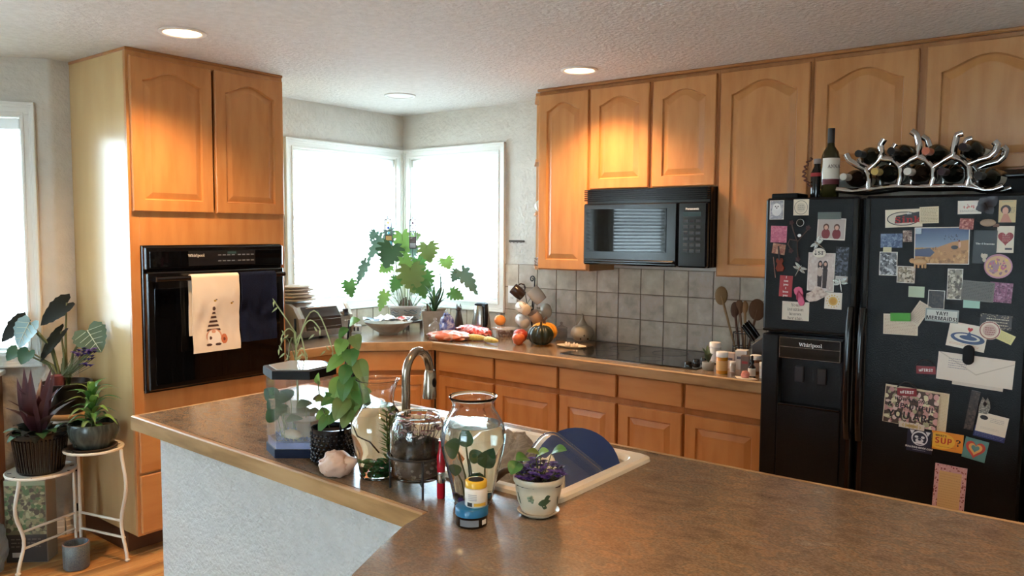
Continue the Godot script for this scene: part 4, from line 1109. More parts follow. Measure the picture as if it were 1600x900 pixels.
	var gp := spot(898, 0.35, CT + 0.006)
	for k in 4: solo("garlic_clove", "pale garlic clove lying in the oval dish", "garlic", MB.new().lathe([Vector2(0, 0), Vector2(0.008, 0.003), Vector2(0.011, 0.01), Vector2(0.006, 0.02), Vector2(0, 0.026)], 10), mat(c8(222, 208, 194), 0.5), gp + Vector3(-0.06 + 0.028 * k, 0, 0.012 * (k % 2)), k * 1.3, "garlic cloves in the oval dish")
	# wall outlet
	var op := at_z(801, 460, 0.013)
	var ol := thing("wall_outlet", "white double outlet on the tiles beside the window", "outlet", Vector3(op.x, op.y, 0.0122))
	part(ol, "plate", MB.new().box(Vector3(0, 0, 0.003), Vector3(0.072, 0.116, 0.006), 0.002), M.white)
	for s in [-1, 1]:
		var f := part(ol, "socket", MB.new().box(Vector3(0, s * 0.024, 0.0065), Vector3(0.034, 0.03, 0.003), 0.001), M.trim)
		for x in [-0.007, 0.007]: part(f, "slot", MB.new().box(Vector3(x, s * 0.024, 0.008), Vector3(0.003, 0.012, 0.001)), M.ink)
	# open end shelves
	var an := thing("angel_figurine", "small white angel figurine on the upper open end shelf", "figurine", Vector3(1.40, 2.0292, 0.15))
	part(an, "robe", MB.new().lathe([Vector2(0, 0), Vector2(0.028, 0), Vector2(0.022, 0.04), Vector2(0.01, 0.075), Vector2(0, 0.077)], 14), M.porcelain)
	part(an, "head", MB.new().ball(Vector3(0, 0.089, 0), Vector3.ONE * 0.013, 10, 8), M.porcelain)
	for s in [-1, 1]: part(an, "wing", MB.new().ball(Vector3(s * 0.018, 0.058, -0.012), Vector3(0.016, 0.026, 0.004), 10, 6), M.porcelain)
	var wp := thing("ceramic_pumpkin", "small white ceramic pumpkin on the middle open end shelf", "figurine", Vector3(1.41, 1.7092, 0.17))
	part(wp, "body", pumpkin_shape(0.05, 0.085, 8, 0.14), M.porcelain)
	part(wp, "stem", MB.new().tube([Vector3(0, 0.065, 0), Vector3(0.004, 0.1, 0)], 0.005, 6), M.porcelain)
	var vg := thing("violin_ornament", "painted floral box ornament on the lowest open end shelf", "ornament", Vector3(1.385, 1.3772, 0.14))
	part(vg, "box", MB.new().box(Vector3(0, 0.025, 0), Vector3(0.07, 0.05, 0.07), 0.004), tri_mat(noise_tex(88, 0.08, 2, [[0, c8(60, 40, 36)], [0.5, c8(160, 130, 110)], [0.6, c8(214, 200, 186)], [1, c8(120, 60, 60)]], 128), Vector3.ONE * 9, 0.4))
	part(vg, "upright", MB.new().lathe([Vector2(0, 0.0505), Vector2(0.02, 0.0505), Vector2(0.024, 0.09), Vector2(0.01, 0.12), Vector2(0, 0.122)], 12), mat(c8(206, 196, 190), 0.4))
	part(vg, "bow", MB.new().ball(Vector3(0.012, 0.128, 0), Vector3(0.03, 0.01, 0.012), 10, 6), mat(c8(46, 36, 48), 0.5))
	var kp := at_z(812, 377, 0.012)
	var kr := thing("key_rack", "dark slim metal hook rail on the wall left of the shelves", "rack", Vector3(kp.x - 0.03, kp.y, 0.0))
	part(kr, "rail", MB.new().box(Vector3(0, 0, 0.006), Vector3(0.13, 0.013, 0.011), 0.003), mat(c8(70, 62, 58), 0.3, 0.8))
	for k in 4: part(kr, "hook", MB.new().tube([Vector3(-0.045 + k * 0.03, -0.004, 0.011), Vector3(-0.045 + k * 0.03, -0.012, 0.018), Vector3(-0.045 + k * 0.03, -0.006, 0.024)], 0.0015, 5), M.steel)
	# right end of the counter: utensils, knives, medicine
	var uh := spot(1162, 0.17)
	var ut := thing("utensil_holder", "black wire utensil holder in front of the tiles", "holder", uh)
	for y in [0.004, 0.075, 0.15]: part(ut, "ring", MB.new().tube(range(20).map(func(i): return Vector3(cos(TAU * i / 20) * 0.055, y, sin(TAU * i / 20) * 0.055)), 0.0025, 6, true), M.iron)
	for k in 12: part(ut, "wire", MB.new().tube([Vector3(cos(TAU * k / 12) * 0.055, 0.004, sin(TAU * k / 12) * 0.055), Vector3(cos(TAU * k / 12) * 0.055, 0.15, sin(TAU * k / 12) * 0.055)], 0.0016, 5), M.iron)
	part(ut, "floor_plate", MB.new().lathe([Vector2(0, 0.001), Vector2(0.054, 0.001), Vector2(0.054, 0.004), Vector2(0, 0.004)], 20), M.iron)
	var woods := [c8(150, 118, 78), c8(92, 58, 40), c8(168, 124, 80), c8(110, 72, 46), c8(120, 82, 54)]
	var uten := [["large pale wooden spoon leaning left in the utensil holder", 0, Vector3(-0.028, 0.01, 0.0), 1127, 462, 0.034, 0.05], ["dark wooden slotted turner in the utensil holder", 1, Vector3(-0.01, 0.01, 0.018), 1148, 484, 0.022, 0.042], ["short light wooden spoon in the utensil holder", 2, Vector3(0.008, 0.01, -0.01), 1164, 480, 0.017, 0.034], ["broad brown wooden paddle leaning right in the utensil holder", 3, Vector3(0.018, 0.01, 0.01), 1183, 484, 0.044, 0.058], ["brown wooden spatula at the back of the utensil holder", 4, Vector3(0.0, 0.01, -0.024), 1155, 480, 0.024, 0.04]]
	for q in uten:
		var wm := mat(woods[q[1]], 0.6)
		var tip := near(q[3], q[4], uh + Vector3(0, 0.2, 0)) - uh
		var s := thing("wooden_utensil", q[0], "utensil", uh, 0.0, "wooden utensils in the holder")
		var a: Vector3 = q[2]
		var ax := (tip - a).normalized()
		part(s, "handle", MB.new().tube([a, a.lerp(tip, 0.5), tip], [0.006, 0.006, 0.0075], 8), wm)
		var bl := MB.new()
		bl.xf = Transform3D(Basis(RT, ax, RT.cross(ax)).orthonormalized(), tip)
		bl.ball(Vector3.ZERO, Vector3(q[5], q[6], 0.006), 14, 10)
		part(s, "blade", bl, wm)
	var kb := thing("knife_block", "knife block with black-handled knives beside the refrigerator", "knife block", spot(1188, 0.33), 0.25)
	var kbm := MB.new()
	kbm.xf = Transform3D(Basis(Vector3(1, 0, 0), 0.0), Vector3(0.01, 0, 0))
	kbm.prism(PackedVector2Array([Vector2(-0.045, 0), Vector2(0.05, 0), Vector2(0.05, 0.12), Vector2(0.01, 0.165), Vector2(-0.045, 0.12)]), -0.045, 0.045, 0.003)
	part(kb, "block", kbm, mat(c8(60, 50, 42), 0.5))
	for k in 5:
		var o := Vector3(-0.03 + 0.012 * (k % 3), 0.135 + 0.012 * (k % 3), -0.03 + 0.016 * k)
		var kn := part(kb, "knife_handle", MB.new().tube([o, o + Vector3(-0.03, 0.04, 0), o + Vector3(-0.058, 0.075, 0)], [0.008, 0.0095, 0.008], 8), M.black)
		part(kn, "rivet", MB.new().ball(o + Vector3(-0.056, 0.073, 0.006), Vector3.ONE * 0.004, 8, 6), M.chrome)
	var pill := func(label: String, at: Vector3, h: float, r: float, c: Color) -> void:
		var b := thing("pill_bottle", label, "bottle", at)
		part(b, "bottle", MB.new().lathe([Vector2(0, 0), Vector2(r, 0), Vector2(r, h * 0.74), Vector2(r * 0.9, h * 0.76), Vector2(0, h * 0.76)], 20), mat(c, 0.15))
		part(b, "label", MB.new().lathe([Vector2(r * 1.01, h * 0.15), Vector2(r * 1.01, h * 0.6)], 20, Vector3.ZERO, PI * 1.2), mat(c.lerp(Color.WHITE, 0.35), 0.6))
		part(b, "cap", MB.new().lathe([Vector2(0, h * 0.76), Vector2(r * 1.06, h * 0.762), Vector2(r * 1.06, h * 0.98), Vector2(r * 0.95, h), Vector2(0, h)], 20), M.white)
	pill.call("orange pill bottle with white cap at the front of the medicine group", spot(1129, 0.60), 0.105, 0.027, c8(220, 140, 34))
	pill.call("brown pill bottle with white cap behind the dropper bottle", spot(1182, 0.50), 0.09, 0.025, c8(150, 98, 66))
	pill.call("white plastic vitamin bottle with teal cap behind the carton", spot(1118, 0.34), 0.11, 0.028, c8(214, 212, 206))
	pill.call("small white medicine bottle standing against the refrigerator side", spot(1192, 0.60), 0.075, 0.012, c8(226, 222, 216))
	pill.call("short clear-white vial beside the orange pill bottle", spot(1146, 0.52), 0.05, 0.014, c8(206, 206, 206))
	var dr := thing("dropper_bottle", "small dark glass dropper bottle with black bulb", "bottle", spot(1176, 0.615))
	part(dr, "bottle", MB.new().lathe([Vector2(0, 0), Vector2(0.017, 0), Vector2(0.017, 0.05), Vector2(0.008, 0.06), Vector2(0.008, 0.066), Vector2(0, 0.066)], 18), mat(c8(40, 26, 20), 0.1))
	part(dr, "label", MB.new().lathe([Vector2(0.0174, 0.008), Vector2(0.0174, 0.044)], 18), M.paper)
	part(dr, "dropper_cap", MB.new().lathe([Vector2(0, 0.0662), Vector2(0.0105, 0.0662), Vector2(0.0105, 0.08), Vector2(0.006, 0.083), Vector2(0.0065, 0.1), Vector2(0, 0.105)], 14), M.black)
	for q in [["white medicine carton standing behind the pill bottles", 1160, 0.42, Vector3(0.055, 0.095, 0.06), c8(222, 214, 204), 0.2], ["brown cardboard carton beside the white carton", 1166, 0.52, Vector3(0.04, 0.085, 0.03), c8(120, 100, 88), 0.1], ["pale pink small carton behind the vial", 1143, 0.44, Vector3(0.05, 0.08, 0.035), c8(206, 188, 180), -0.1], ["red and white flat box lying behind the cartons", 1166, 0.32, Vector3(0.11, 0.04, 0.05), c8(206, 186, 180), 0.05]]:
		var bx := thing("medicine_box", q[0], "box", spot(q[1], q[2]) + (Vector3(0, 0.0, 0)), q[5])
		part(bx, "carton", MB.new().box(Vector3(0, q[3].y / 2, 0), q[3], 0.001), mat(q[4], 0.6))
		part(bx, "print_band", MB.new().box(Vector3(0, q[3].y * 0.62, q[3].z / 2 + 0.0003), Vector3(q[3].x * 0.7, q[3].y * 0.14, 0.0006)), mat(c8(170, 60, 60) if q[1] == 1166 else c8(90, 84, 92), 0.6))
	var pk := spot(1160, 0.655)
	solo("paper_scrap", "torn white paper scrap at the counter edge", "paper", MB.new().slab(PackedVector2Array([Vector2(-0.06, -0.02), Vector2(0.02, -0.03), Vector2(0.055, -0.005), Vector2(0.03, 0.025), Vector2(-0.03, 0.028)]), 0.0, 0.0012), M.paper, pk + Vector3(0.02, 0, 0))
	solo("gummy_bear", "pink rubbery toy figure on the paper scrap", "toy", crumple(Vector3(0, 0.014, 0), Vector3(0.017, 0.016, 0.012), 44, 0.5, 1.6, 18, 12, 0.0), mat(c8(222, 140, 124), 0.3), pk + Vector3(0.018, 0.0015, 0))
	var sp := thing("small_plant", "small grey-green leafy sprig at the corner of the cooktop", "plant", Vector3(2.70, CT, 0.55))
	part(sp, "pot", cup_shape(0.03, 0.04), mat(c8(150, 146, 134), 0.5))
	rng.seed = 31
	for k in 9: leaf(sp, Vector3(0, 0.036, 0), Vector3(rng.randf_range(-0.05, 0.05), 0.06 + rng.randf() * 0.06, rng.randf_range(-0.05, 0.05)), 0.022, 1, M.g_grey, 0.1)
# leaf from a to b; kind 0 strap, 1 ovate, 2 heart, 3 lance
func leaf(parent: Node, a: Vector3, b: Vector3, w: float, kind: int, m: Material, sag := 0.12, facing := Vector3.ZERO, seg := 7, fold := 0.18, called := "leaf") -> MeshInstance3D:
	var mb := MB.new()
	leaf_into(mb, a, b, w, kind, sag, facing, seg, fold)
	return part(parent, called, mb, m)
func leaf_into(mb: MB, a: Vector3, b: Vector3, w: float, kind: int, sag := 0.12, facing := Vector3.ZERO, seg := 7, fold := 0.18) -> void:
	var L := a.distance_to(b)
	var dir := (b - a).normalized()
	var f := facing if facing != Vector3.ZERO else Vector3.UP
	if absf(dir.dot(f.normalized())) > 0.95: f = Vector3(0.8, 0.2, 0.6)
	var sd := dir.cross(f).normalized()
	var lift := sd.cross(dir)
	var sp := []
	var hf := []
	var sides := []
	for i in seg + 1:
		var t := float(i) / seg
		sp.append(a.lerp(b, t) + lift * (sin(t * PI) * sag * L))
		var k := 0.0
		match kind:
			0: k = minf(1.0, t * 6.0 + 0.5) * pow(1.0 - t, 0.45)
			1: k = pow(sin(PI * clampf(pow(t, 0.8), 0.0, 1.0)), 0.8)
			2: k = pow(sin(PI * pow(clampf(t, 0.02, 1.0), 0.58)), 0.72) * 1.08
			3: k = sin(PI * pow(t, 0.65))
		hf.append(maxf(k, 0.0) * w * 0.5)
		sides.append(sd)
	mb.blade(sp, hf, sides, fold)

# ---------------------------------------------------------------- things on the peninsula
func hexa(r: float, turn: float) -> PackedVector2Array:
	var a := PackedVector2Array()
	for k in 6: a.append(Vector2(cos(turn + TAU * k / 6), sin(turn + TAU * k / 6)) * r)
	return a
func stems_in(parent: Node, list: Array, m: Material, r := 0.002) -> void:
	for q in list: part(parent, "stem", MB.new().tube(q, r, 6), m)
func arc(a: Vector3, b: Vector3, rise: float, n := 8) -> Array:
	var o := []
	for k in n + 1:
		var t := float(k) / n
		o.append(a.lerp(b, t) + Vector3(0, sin(t * PI) * rise, 0))
	return o
func peninsula_things() -> void:
	var Y := CT
	# hexagonal fish tank
	var tp := at_y(470, 703, 0.914)
	tp.y = Y
	var turn := atan2(RT.z, RT.x)
	var t := thing("fish_tank", "hexagonal glass fish tank with blue gravel and black lid", "aquarium", tp)
	part(t, "base_frame", MB.new().slab(hexa(0.106, turn), 0.0, 0.026, 0.002), mat(c8(20, 28, 50), 0.6, 0.0, 0.25))
	var hx := hexa(0.104, turn)
	for k in 6:
		var a := hx[k]
		var b := hx[(k + 1) % 6]
		var n := (a + b).normalized() * 0.003
		part(t, "pane", MB.new().slab(PackedVector2Array([a, b, b - n, a - n]), 0.0262, 0.236), M.glass)
	var lid := part(t, "lid_rim", MB.new().slab(hexa(0.112, turn), 0.2365, 0.262, 0.002), M.black_matte)
	part(lid, "lid_glass", MB.new().slab(hexa(0.094, turn), 0.2622, 0.265, 0.001), mat(c8(196, 200, 198), 0.03))
	var water := solid_glass(Color(0.93, 0.97, 0.88), 0.033)
	part(t, "water", MB.new().slab(hexa(0.1, turn), 0.05, 0.135), glass(Color(0.24, 0.30, 0.15), 0.2))
	var gm := MB.new()
	rng.seed = 14
	gm.slab(hexa(0.1, turn), 0.0263, 0.045)
	for k in 900:
		var q := Vector2(rng.randf_range(-0.1, 0.1), rng.randf_range(-0.1, 0.1))
		if not Geometry2D.is_point_in_polygon(q, hexa(0.097, turn)): continue
		var s := rng.randf_range(0.003, 0.0048)
		gm.box(Vector3(q.x, 0.0455 + rng.randf() * 0.006, q.y), Vector3(s * 1.3, s, s), s * 0.3)
	var gr := part(t, "gravel", gm, mat(c8(44, 74, 150), 0.5))
	gr.set_meta("kind", "stuff")
	part(t, "ornament_pot", MB.new().lathe([Vector2(0, 0.05), Vector2(0.026, 0.05), Vector2(0.036, 0.09), Vector2(0.039, 0.092), Vector2(0.039, 0.1), Vector2(0, 0.1)], 18, RT * 0.036 + Vector3(0, 0, 0.02)), mat(c8(150, 116, 80), 0.6))
	part(t, "pale_stone", crumple(RT * -0.01 + Vector3(0.02, 0.058, 0.035), Vector3(0.035, 0.014, 0.018), 6, 0.3, 1.5, 16, 10), mat(c8(206, 188, 160), 0.7))
	for q in [[-0.045, 0.02, 0.13, 0.05], [-0.02, 0.01, 0.16, 0.055], [0.02, 0.0, 0.135, 0.05], [-0.05, -0.02, 0.11, 0.04], [0.05, -0.02, 0.15, 0.045], [-0.03, 0.045, 0.105, 0.05], [0.03, 0.05, 0.1, 0.05], [-0.065, 0.0, 0.16, 0.05], [0.0, 0.06, 0.125, 0.045], [0.06, 0.01, 0.115, 0.05]]:
		var b: Vector3 = RT * q[0] + Vector3(0, q[2], q[1])
		part(t, "water_plant_stem", MB.new().tube([RT * q[0] * 0.6 + Vector3(0, 0.05, q[1]), b], 0.0016, 5), M.stem)
		leaf(t, b, b + Vector3(q[0] * 0.5, 0.03, 0.03), q[3], 1, M.g_dark, 0.1, -FW, 7, 0.1, "water_plant_leaf")
	# scraggly plant on a stake behind the tank
	var sp := tp + Vector3(-0.17, 0, -0.12)
	var s := thing("staked_plant", "scraggly pale-stemmed plant tied to a black stake behind the fish tank", "plant", sp)
	part(s, "pot", MB.new().lathe([Vector2(0, 0), Vector2(0.045, 0), Vector2(0.06, 0.1), Vector2(0.055, 0.1), Vector2(0.04, 0.09), Vector2(0, 0.088)], 22), mat(c8(74, 60, 52), 0.5))
	part(s, "stake", MB.new().tube([Vector3(0, 0.08, 0), near(461, 498, sp) - sp], 0.004, 6), M.black_matte)
	var root := Vector3(0, 0.088, 0)
	for q in [[462, 520, 428, 470, 0.0, M.stem_pale], [463, 545, 520, 548, 0.13, M.stem_pale], [463, 545, 500, 515, 0.06, M.stem_pale], [461, 560, 436, 545, 0.05, M.stem], [462, 560, 480, 556, 0.03, M.stem_pale], [460, 520, 440, 526, 0.02, M.stem_pale], [463, 535, 478, 562, 0.05, M.stem_pale], [461, 540, 450, 566, 0.05, M.stem]]:
		var a := near(q[0], q[1], sp, 0.01) - sp
		var b := near(q[2], q[3], sp, 0.03) - sp
		var pts := [root, Vector3(a.x * 0.4, (a.y + 0.09) * 0.5, a.z * 0.4)]
		pts.append_array(arc(a, b, q[4], 10))
		part(s, "stem", MB.new().tube(pts, 0.0022, 6), q[5])
		var d := (b - a).normalized()
		for k in 3: leaf(s, b - d * 0.012 * k, b - d * 0.012 * k + Vector3(0.01 - 0.012 * k, 0.014 * (1 if k % 2 else -1), 0.008) * 1.4, 0.006, 3, M.stem_pale, 0.05, -FW, 4)
	# heart-leaved vine in a black hobnail glass pot
	var hp := at_y(520, 722, 0.914)
	hp.y = Y
	var v := thing("vine_pot", "climbing heart-leaved vine in a black hobnail glass pot", "potted plant", hp)
	var pb := part(v, "pot", MB.new().lathe([Vector2(0, 0), Vector2(0.054, 0), Vector2(0.058, 0.006), Vector2(0.06, 0.10), Vector2(0.061, 0.106), Vector2(0.056, 0.106), Vector2(0.054, 0.09), Vector2(0, 0.088)], 30), mat(c8(16, 18, 24), 0.08))
	var hob := MB.new()
	for j in 7:
		for k in 26: hob.ball(Vector3(cos(TAU * (k + 0.5 * (j % 2)) / 26) * 0.0595, 0.014 + j * 0.0125, sin(TAU * (k + 0.5 * (j % 2)) / 26) * 0.0595), Vector3.ONE * 0.0048, 6, 4)
	part(pb, "hobnails", hob, mat(c8(20, 22, 30), 0.06))
	part(v, "soil", MB.new().lathe([Vector2(0.052, 0.0905), Vector2(0, 0.095)], 20), M.soil)
	for q in [[556, 652, 554, 583], [546, 660, 546, 500]]: part(v, "stake", MB.new().tube([Vector3(near(q[0], q[1], hp, 0.0).x - hp.x, 0.09, 0.0), near(q[2], q[3], hp) - hp], 0.0035, 6), M.black_matte)
	var vine := [near(540, 668, hp, 0.02) - hp, near(545, 640, hp, 0.03) - hp, near(538, 600, hp, 0.02) - hp, near(543, 560, hp, 0.02) - hp, near(548, 530, hp, 0.01) - hp, near(547, 500, hp, 0.01) - hp]
	part(v, "vine_stem", MB.new().tube(vine, 0.003, 6), M.stem_brown)
	part(v, "vine_stem", MB.new().tube([near(515, 668, hp, 0.03) - hp, near(505, 640, hp, 0.04) - hp, near(498, 610, hp, 0.04) - hp, near(497, 592, hp, 0.04) - hp], 0.0018, 5), M.stem)
	var GL := [M.g_light, M.g_mid, M.g_olive, M.g_light, M.g_mid]
	var vl := [[547, 505, 563, 500, 15], [541, 512, 530, 530, 13], [553, 524, 561, 548, 20], [538, 530, 528, 556, 22], [548, 545, 550, 573, 26], [536, 556, 510, 582, 20], [545, 570, 535, 602, 22], [560, 562, 572, 604, 24], [534, 590, 520, 630, 27], [543, 588, 535, 628, 24], [548, 590, 556, 640, 32], [556, 606, 577, 640, 24], [541, 622, 523, 658, 28], [552, 620, 556, 662, 30], [525, 618, 502, 634, 18], [512, 640, 494, 656, 15], [514, 648, 498, 676, 17], [548, 640, 535, 670, 22], [497, 600, 498, 582, 10], [530, 644, 512, 664, 16], [560, 612, 580, 612, 18], [522, 628, 508, 612, 13], [505, 622, 492, 628, 11], [560, 648, 575, 664, 20]]
	for i in vl.size():
		var q: Array = vl[i]
		var cl := 0.02 + 0.03 * ((i * 7) % 5) / 4.0
		leaf(v, near(q[0], q[1], hp, cl) - hp, near(q[2], q[3], hp, cl + 0.025) - hp, q[4] * pm(hp) * 0.98, 2, GL[i % 5], 0.12, -FW + Vector3(0, 0.5, 0), 10, 0.16)
	# shells
	var sh := at_y(525, 744, 0.914)
	var con := thing("conch_shell", "pale pink and tan conch shell lying at the peninsula edge", "shell", Vector3(sh.x, Y, sh.z), 0.5)
	part(con, "whorl", crumple(Vector3(0, 0.034, 0), Vector3(0.042, 0.034, 0.036), 16, 0.25, 0.9, 24, 16, 0.0), tri_mat(noise_tex(90, 0.02, 3, [[0, c8(176, 140, 120)], [0.5, c8(208, 176, 156)], [1, c8(226, 202, 186)]], 128), Vector3.ONE * 5, 0.35))
	for k in 4: part(con, "fold", MB.new().tube(arc(Vector3(-0.012 - 0.007 * k, 0.02, 0.034 - 0.006 * k), Vector3(-0.02 - 0.006 * k, 0.055 - 0.004 * k, 0.018), 0.012), 0.005, 7), mat(c8(204, 170, 150), 0.35))
	part(con, "spire", MB.new().lathe([Vector2(0.03, 0), Vector2(0.018, 0.02), Vector2(0.008, 0.036), Vector2(0, 0.044)], 14), mat(c8(206, 178, 158), 0.35)).transform = Transform3D(Basis(Vector3(0, 0, 1), -1.2), Vector3(0.025, 0.034, 0))
	# vase of water weed
	var gv := at_y(591, 744, 0.914)
	gv.y = Y
	var va := thing("glass_vase", "clear flared-neck vase with green glass pebbles and water weed", "vase", gv)
	var o := [Vector2(0, 0), Vector2(0.044, 0), Vector2(0.05, 0.004), Vector2(0.053, 0.03), Vector2(0.065, 0.08), Vector2(0.075, 0.125), Vector2(0.073, 0.155), Vector2(0.058, 0.18), Vector2(0.046, 0.196), Vector2(0.043, 0.21), Vector2(0.046, 0.235), Vector2(0.055, 0.262), Vector2(0.06, 0.27)]
	var prof := o.duplicate()
	for k in range(o.size() - 1, 1, -1): prof.append(Vector2(o[k].x - 0.0028, o[k].y + (0.001 if k == o.size() - 1 else 0.0)))
	prof.append(Vector2(0.044, 0.009)); prof.append(Vector2(0, 0.009))
	part(va, "glass", MB.new().lathe(prof, 40), M.solid)
	var wp := [Vector2(0, 0.0085)]
	for q in [[0.045, 0.0085], [0.0505, 0.03], [0.0625, 0.08], [0.0725, 0.125], [0.0705, 0.155], [0.0555, 0.18], [0.0435, 0.196], [0.042, 0.2]]: wp.append(Vector2(q[0], q[1]))
	wp.append(Vector2(0, 0.2))
	part(va, "water", MB.new().lathe(wp, 40), M.water)
	rng.seed = 44
	var gg := mat(c8(24, 120, 62), 0.08)
	for k in 46:
		var a := rng.randf() * TAU
		var r := 0.042 * sqrt(rng.randf())
		part(va, "glass_pebble", MB.new().ball(Vector3(cos(a) * r, 0.016 + 0.011 * (k % 4), sin(a) * r), Vector3(0.0085, 0.0065, 0.0085), 8, 6), gg)
	for q in [[0.02, 0.0, 0.028, 0.19], [0.03, 0.012, 0.024, 0.18], [0.026, -0.014, 0.02, 0.185]]:
		var a: Vector3 = RT * q[0] + Vector3(0, 0.045, q[1])
		var b: Vector3 = RT * q[2] + Vector3(0, q[3], q[1] * 0.5)
		part(va, "weed_stem", MB.new().tube([a, b], 0.0015, 5), M.stem)
		var fr := MB.new()
		for k in 40:
			var p: Vector3 = a.lerp(b, k / 40.0)
			var an := k * 2.4
			leaf_into(fr, p, p + Vector3(cos(an), 0.6, sin(an)) * 0.021, 0.0055, 3, 0.0, Vector3(0.3, 1, 0.2), 3)
		part(va, "weed_fronds", fr, leaf_mat(c8(84, 124, 40)))
	part(va, "branch", MB.new().tube([RT * -0.045 + Vector3(0, 0.15, 0.02), RT * -0.03 + Vector3(0, 0.12, 0.02), RT * -0.01 + Vector3(0, 0.105, 0.01), RT * 0.01 + Vector3(0, 0.075, 0.01)], 0.002, 6), M.black_matte)
	# terrarium jar on a metal stand
	var jp := at_y(653, 766, 0.914)
	jp.y = Y
	var st := thing("jar_stand", "black wire stand carrying the round terrarium jar", "stand", jp)
	for k in 3:
		var a := atan2(-RT.z, -RT.x) + 0.25 + TAU * k / 3
		part(st, "leg", MB.new().tube([Vector3(cos(a) * 0.0775, 0, sin(a) * 0.0775), Vector3(cos(a) * 0.0775, 0.10, sin(a) * 0.0775)], 0.0032, 7), M.iron)
		part(st, "crossbar", MB.new().tube([Vector3(cos(a) * 0.0775, 0.031, sin(a) * 0.0775), Vector3(0, 0.031, 0)], 0.003, 6), M.iron)
	part(st, "hoop", MB.new().tube(range(28).map(func(i): return Vector3(cos(TAU * i / 28) * 0.0775, 0.098, sin(TAU * i / 28) * 0.0775)), 0.0028, 6, true), M.iron)
	var tj := thing("terrarium_jar", "rounded open glass terrarium with dark soil, pebbles and purple leaves", "terrarium", jp + Vector3(0, 0.0345, 0))
	part(tj, "glass", MB.new().lathe([Vector2(0, 0), Vector2(0.055, 0), Vector2(0.067, 0.006), Vector2(0.072, 0.02), Vector2(0.072, 0.125), Vector2(0.066, 0.148), Vector2(0.056, 0.162), Vector2(0.057, 0.168), Vector2(0.053, 0.166), Vector2(0.063, 0.146), Vector2(0.069, 0.124), Vector2(0.069, 0.02), Vector2(0.06, 0.009), Vector2(0, 0.005)], 36), M.solid)
	rng.seed = 50
	var peb := MB.new()
	for k in 160:
		var a := rng.randf() * TAU
		var r := rng.randf_range(0.045, 0.0655)
		peb.ball(Vector3(cos(a) * r, 0.012 + rng.randf() * 0.042, sin(a) * r), Vector3(0.006, 0.0045, 0.006) * rng.randf_range(0.6, 1.3), 6, 5)
	part(tj, "pebbles", peb, mat(c8(150, 138, 128), 0.7)).set_meta("kind", "stuff")
	part(tj, "gravel_bed", MB.new().lathe([Vector2(0, 0.0055), Vector2(0.058, 0.0095), Vector2(0.062, 0.02), Vector2(0.062, 0.055), Vector2(0, 0.055)], 24), mat(c8(92, 80, 72), 0.9))
	part(tj, "soil", crumple(Vector3(0, 0.075, 0), Vector3(0.064, 0.03, 0.064), 8, 0.16, 5.0, 44, 18), M.soil)
	for k in 64:
		var a := rng.randf() * TAU
		var r := 0.05 * sqrt(rng.randf())
		var b := Vector3(cos(a) * r, 0.095, sin(a) * r)
		var e := b + Vector3(cos(a) * 0.012 + rng.randf_range(-0.01, 0.01), rng.randf_range(0.02, 0.065), sin(a) * 0.012)
		part(tj, "sprig_stem", MB.new().tube([b, e], 0.0009, 4), M.g_purple)
		leaf(tj, e, e + Vector3(rng.randf_range(-0.016, 0.016), 0.006, rng.randf_range(-0.016, 0.016)), 0.018, 1, [M.g_purple, leaf_mat(c8(150, 96, 104)), leaf_mat(c8(190, 160, 160))][k % 3], 0.1, Vector3.ZERO, 4)
	# red glass tube
	var rp := at_y(689, 778, 0.914)
	var rt := thing("red_bottle", "slim red glass bottle between terrarium and tall vase", "bottle", Vector3(rp.x, Y, rp.z))
	var rm := solid_glass(Color(0.95, 0.10, 0.13))
	part(rt, "body", MB.new().lathe([Vector2(0, 0), Vector2(0.0095, 0), Vector2(0.0105, 0.004), Vector2(0.0105, 0.11), Vector2(0.006, 0.125), Vector2(0.005, 0.145), Vector2(0.0065, 0.148), Vector2(0, 0.148)], 20), mat(c8(190, 26, 40), 0.08))
	part(rt, "silver_collar", MB.new().lathe([Vector2(0.0108, 0.04), Vector2(0.0112, 0.042), Vector2(0.0112, 0.066), Vector2(0.0108, 0.068)], 20), M.chrome)
	# big clear vase with cuttings
	var bp := at_y(739, 787, 0.914)
	bp.y = Y
	var bv := thing("glass_vase", "large clear urn-shaped vase of water with leafy cuttings", "vase", bp)
	o = [Vector2(0, 0), Vector2(0.042, 0), Vector2(0.048, 0.004), Vector2(0.052, 0.03), Vector2(0.063, 0.08), Vector2(0.077, 0.135), Vector2(0.0815, 0.17), Vector2(0.077, 0.2), Vector2(0.062, 0.226), Vector2(0.053, 0.24), Vector2(0.0505, 0.252), Vector2(0.055, 0.262), Vector2(0.06, 0.268)]
	prof = o.duplicate()
	prof.append(Vector2(0.06, 0.272))
	for k in range(o.size() - 1, 1, -1): prof.append(Vector2(o[k].x - 0.003, o[k].y + (0.003 if k == o.size() - 1 else 0.0)))
	prof.append(Vector2(0.042, 0.01)); prof.append(Vector2(0, 0.01))
	part(bv, "glass", MB.new().lathe(prof, 44), M.solid)
	wp = [Vector2(0, 0.0095)]
	for q in [[0.043, 0.0095], [0.0495, 0.03], [0.0605, 0.08], [0.0745, 0.135], [0.079, 0.17], [0.0745, 0.2], [0.0735, 0.203]]: wp.append(Vector2(q[0], q[1]))
	wp.append(Vector2(0, 0.203))
	part(bv, "water", MB.new().lathe(wp, 44), M.water)
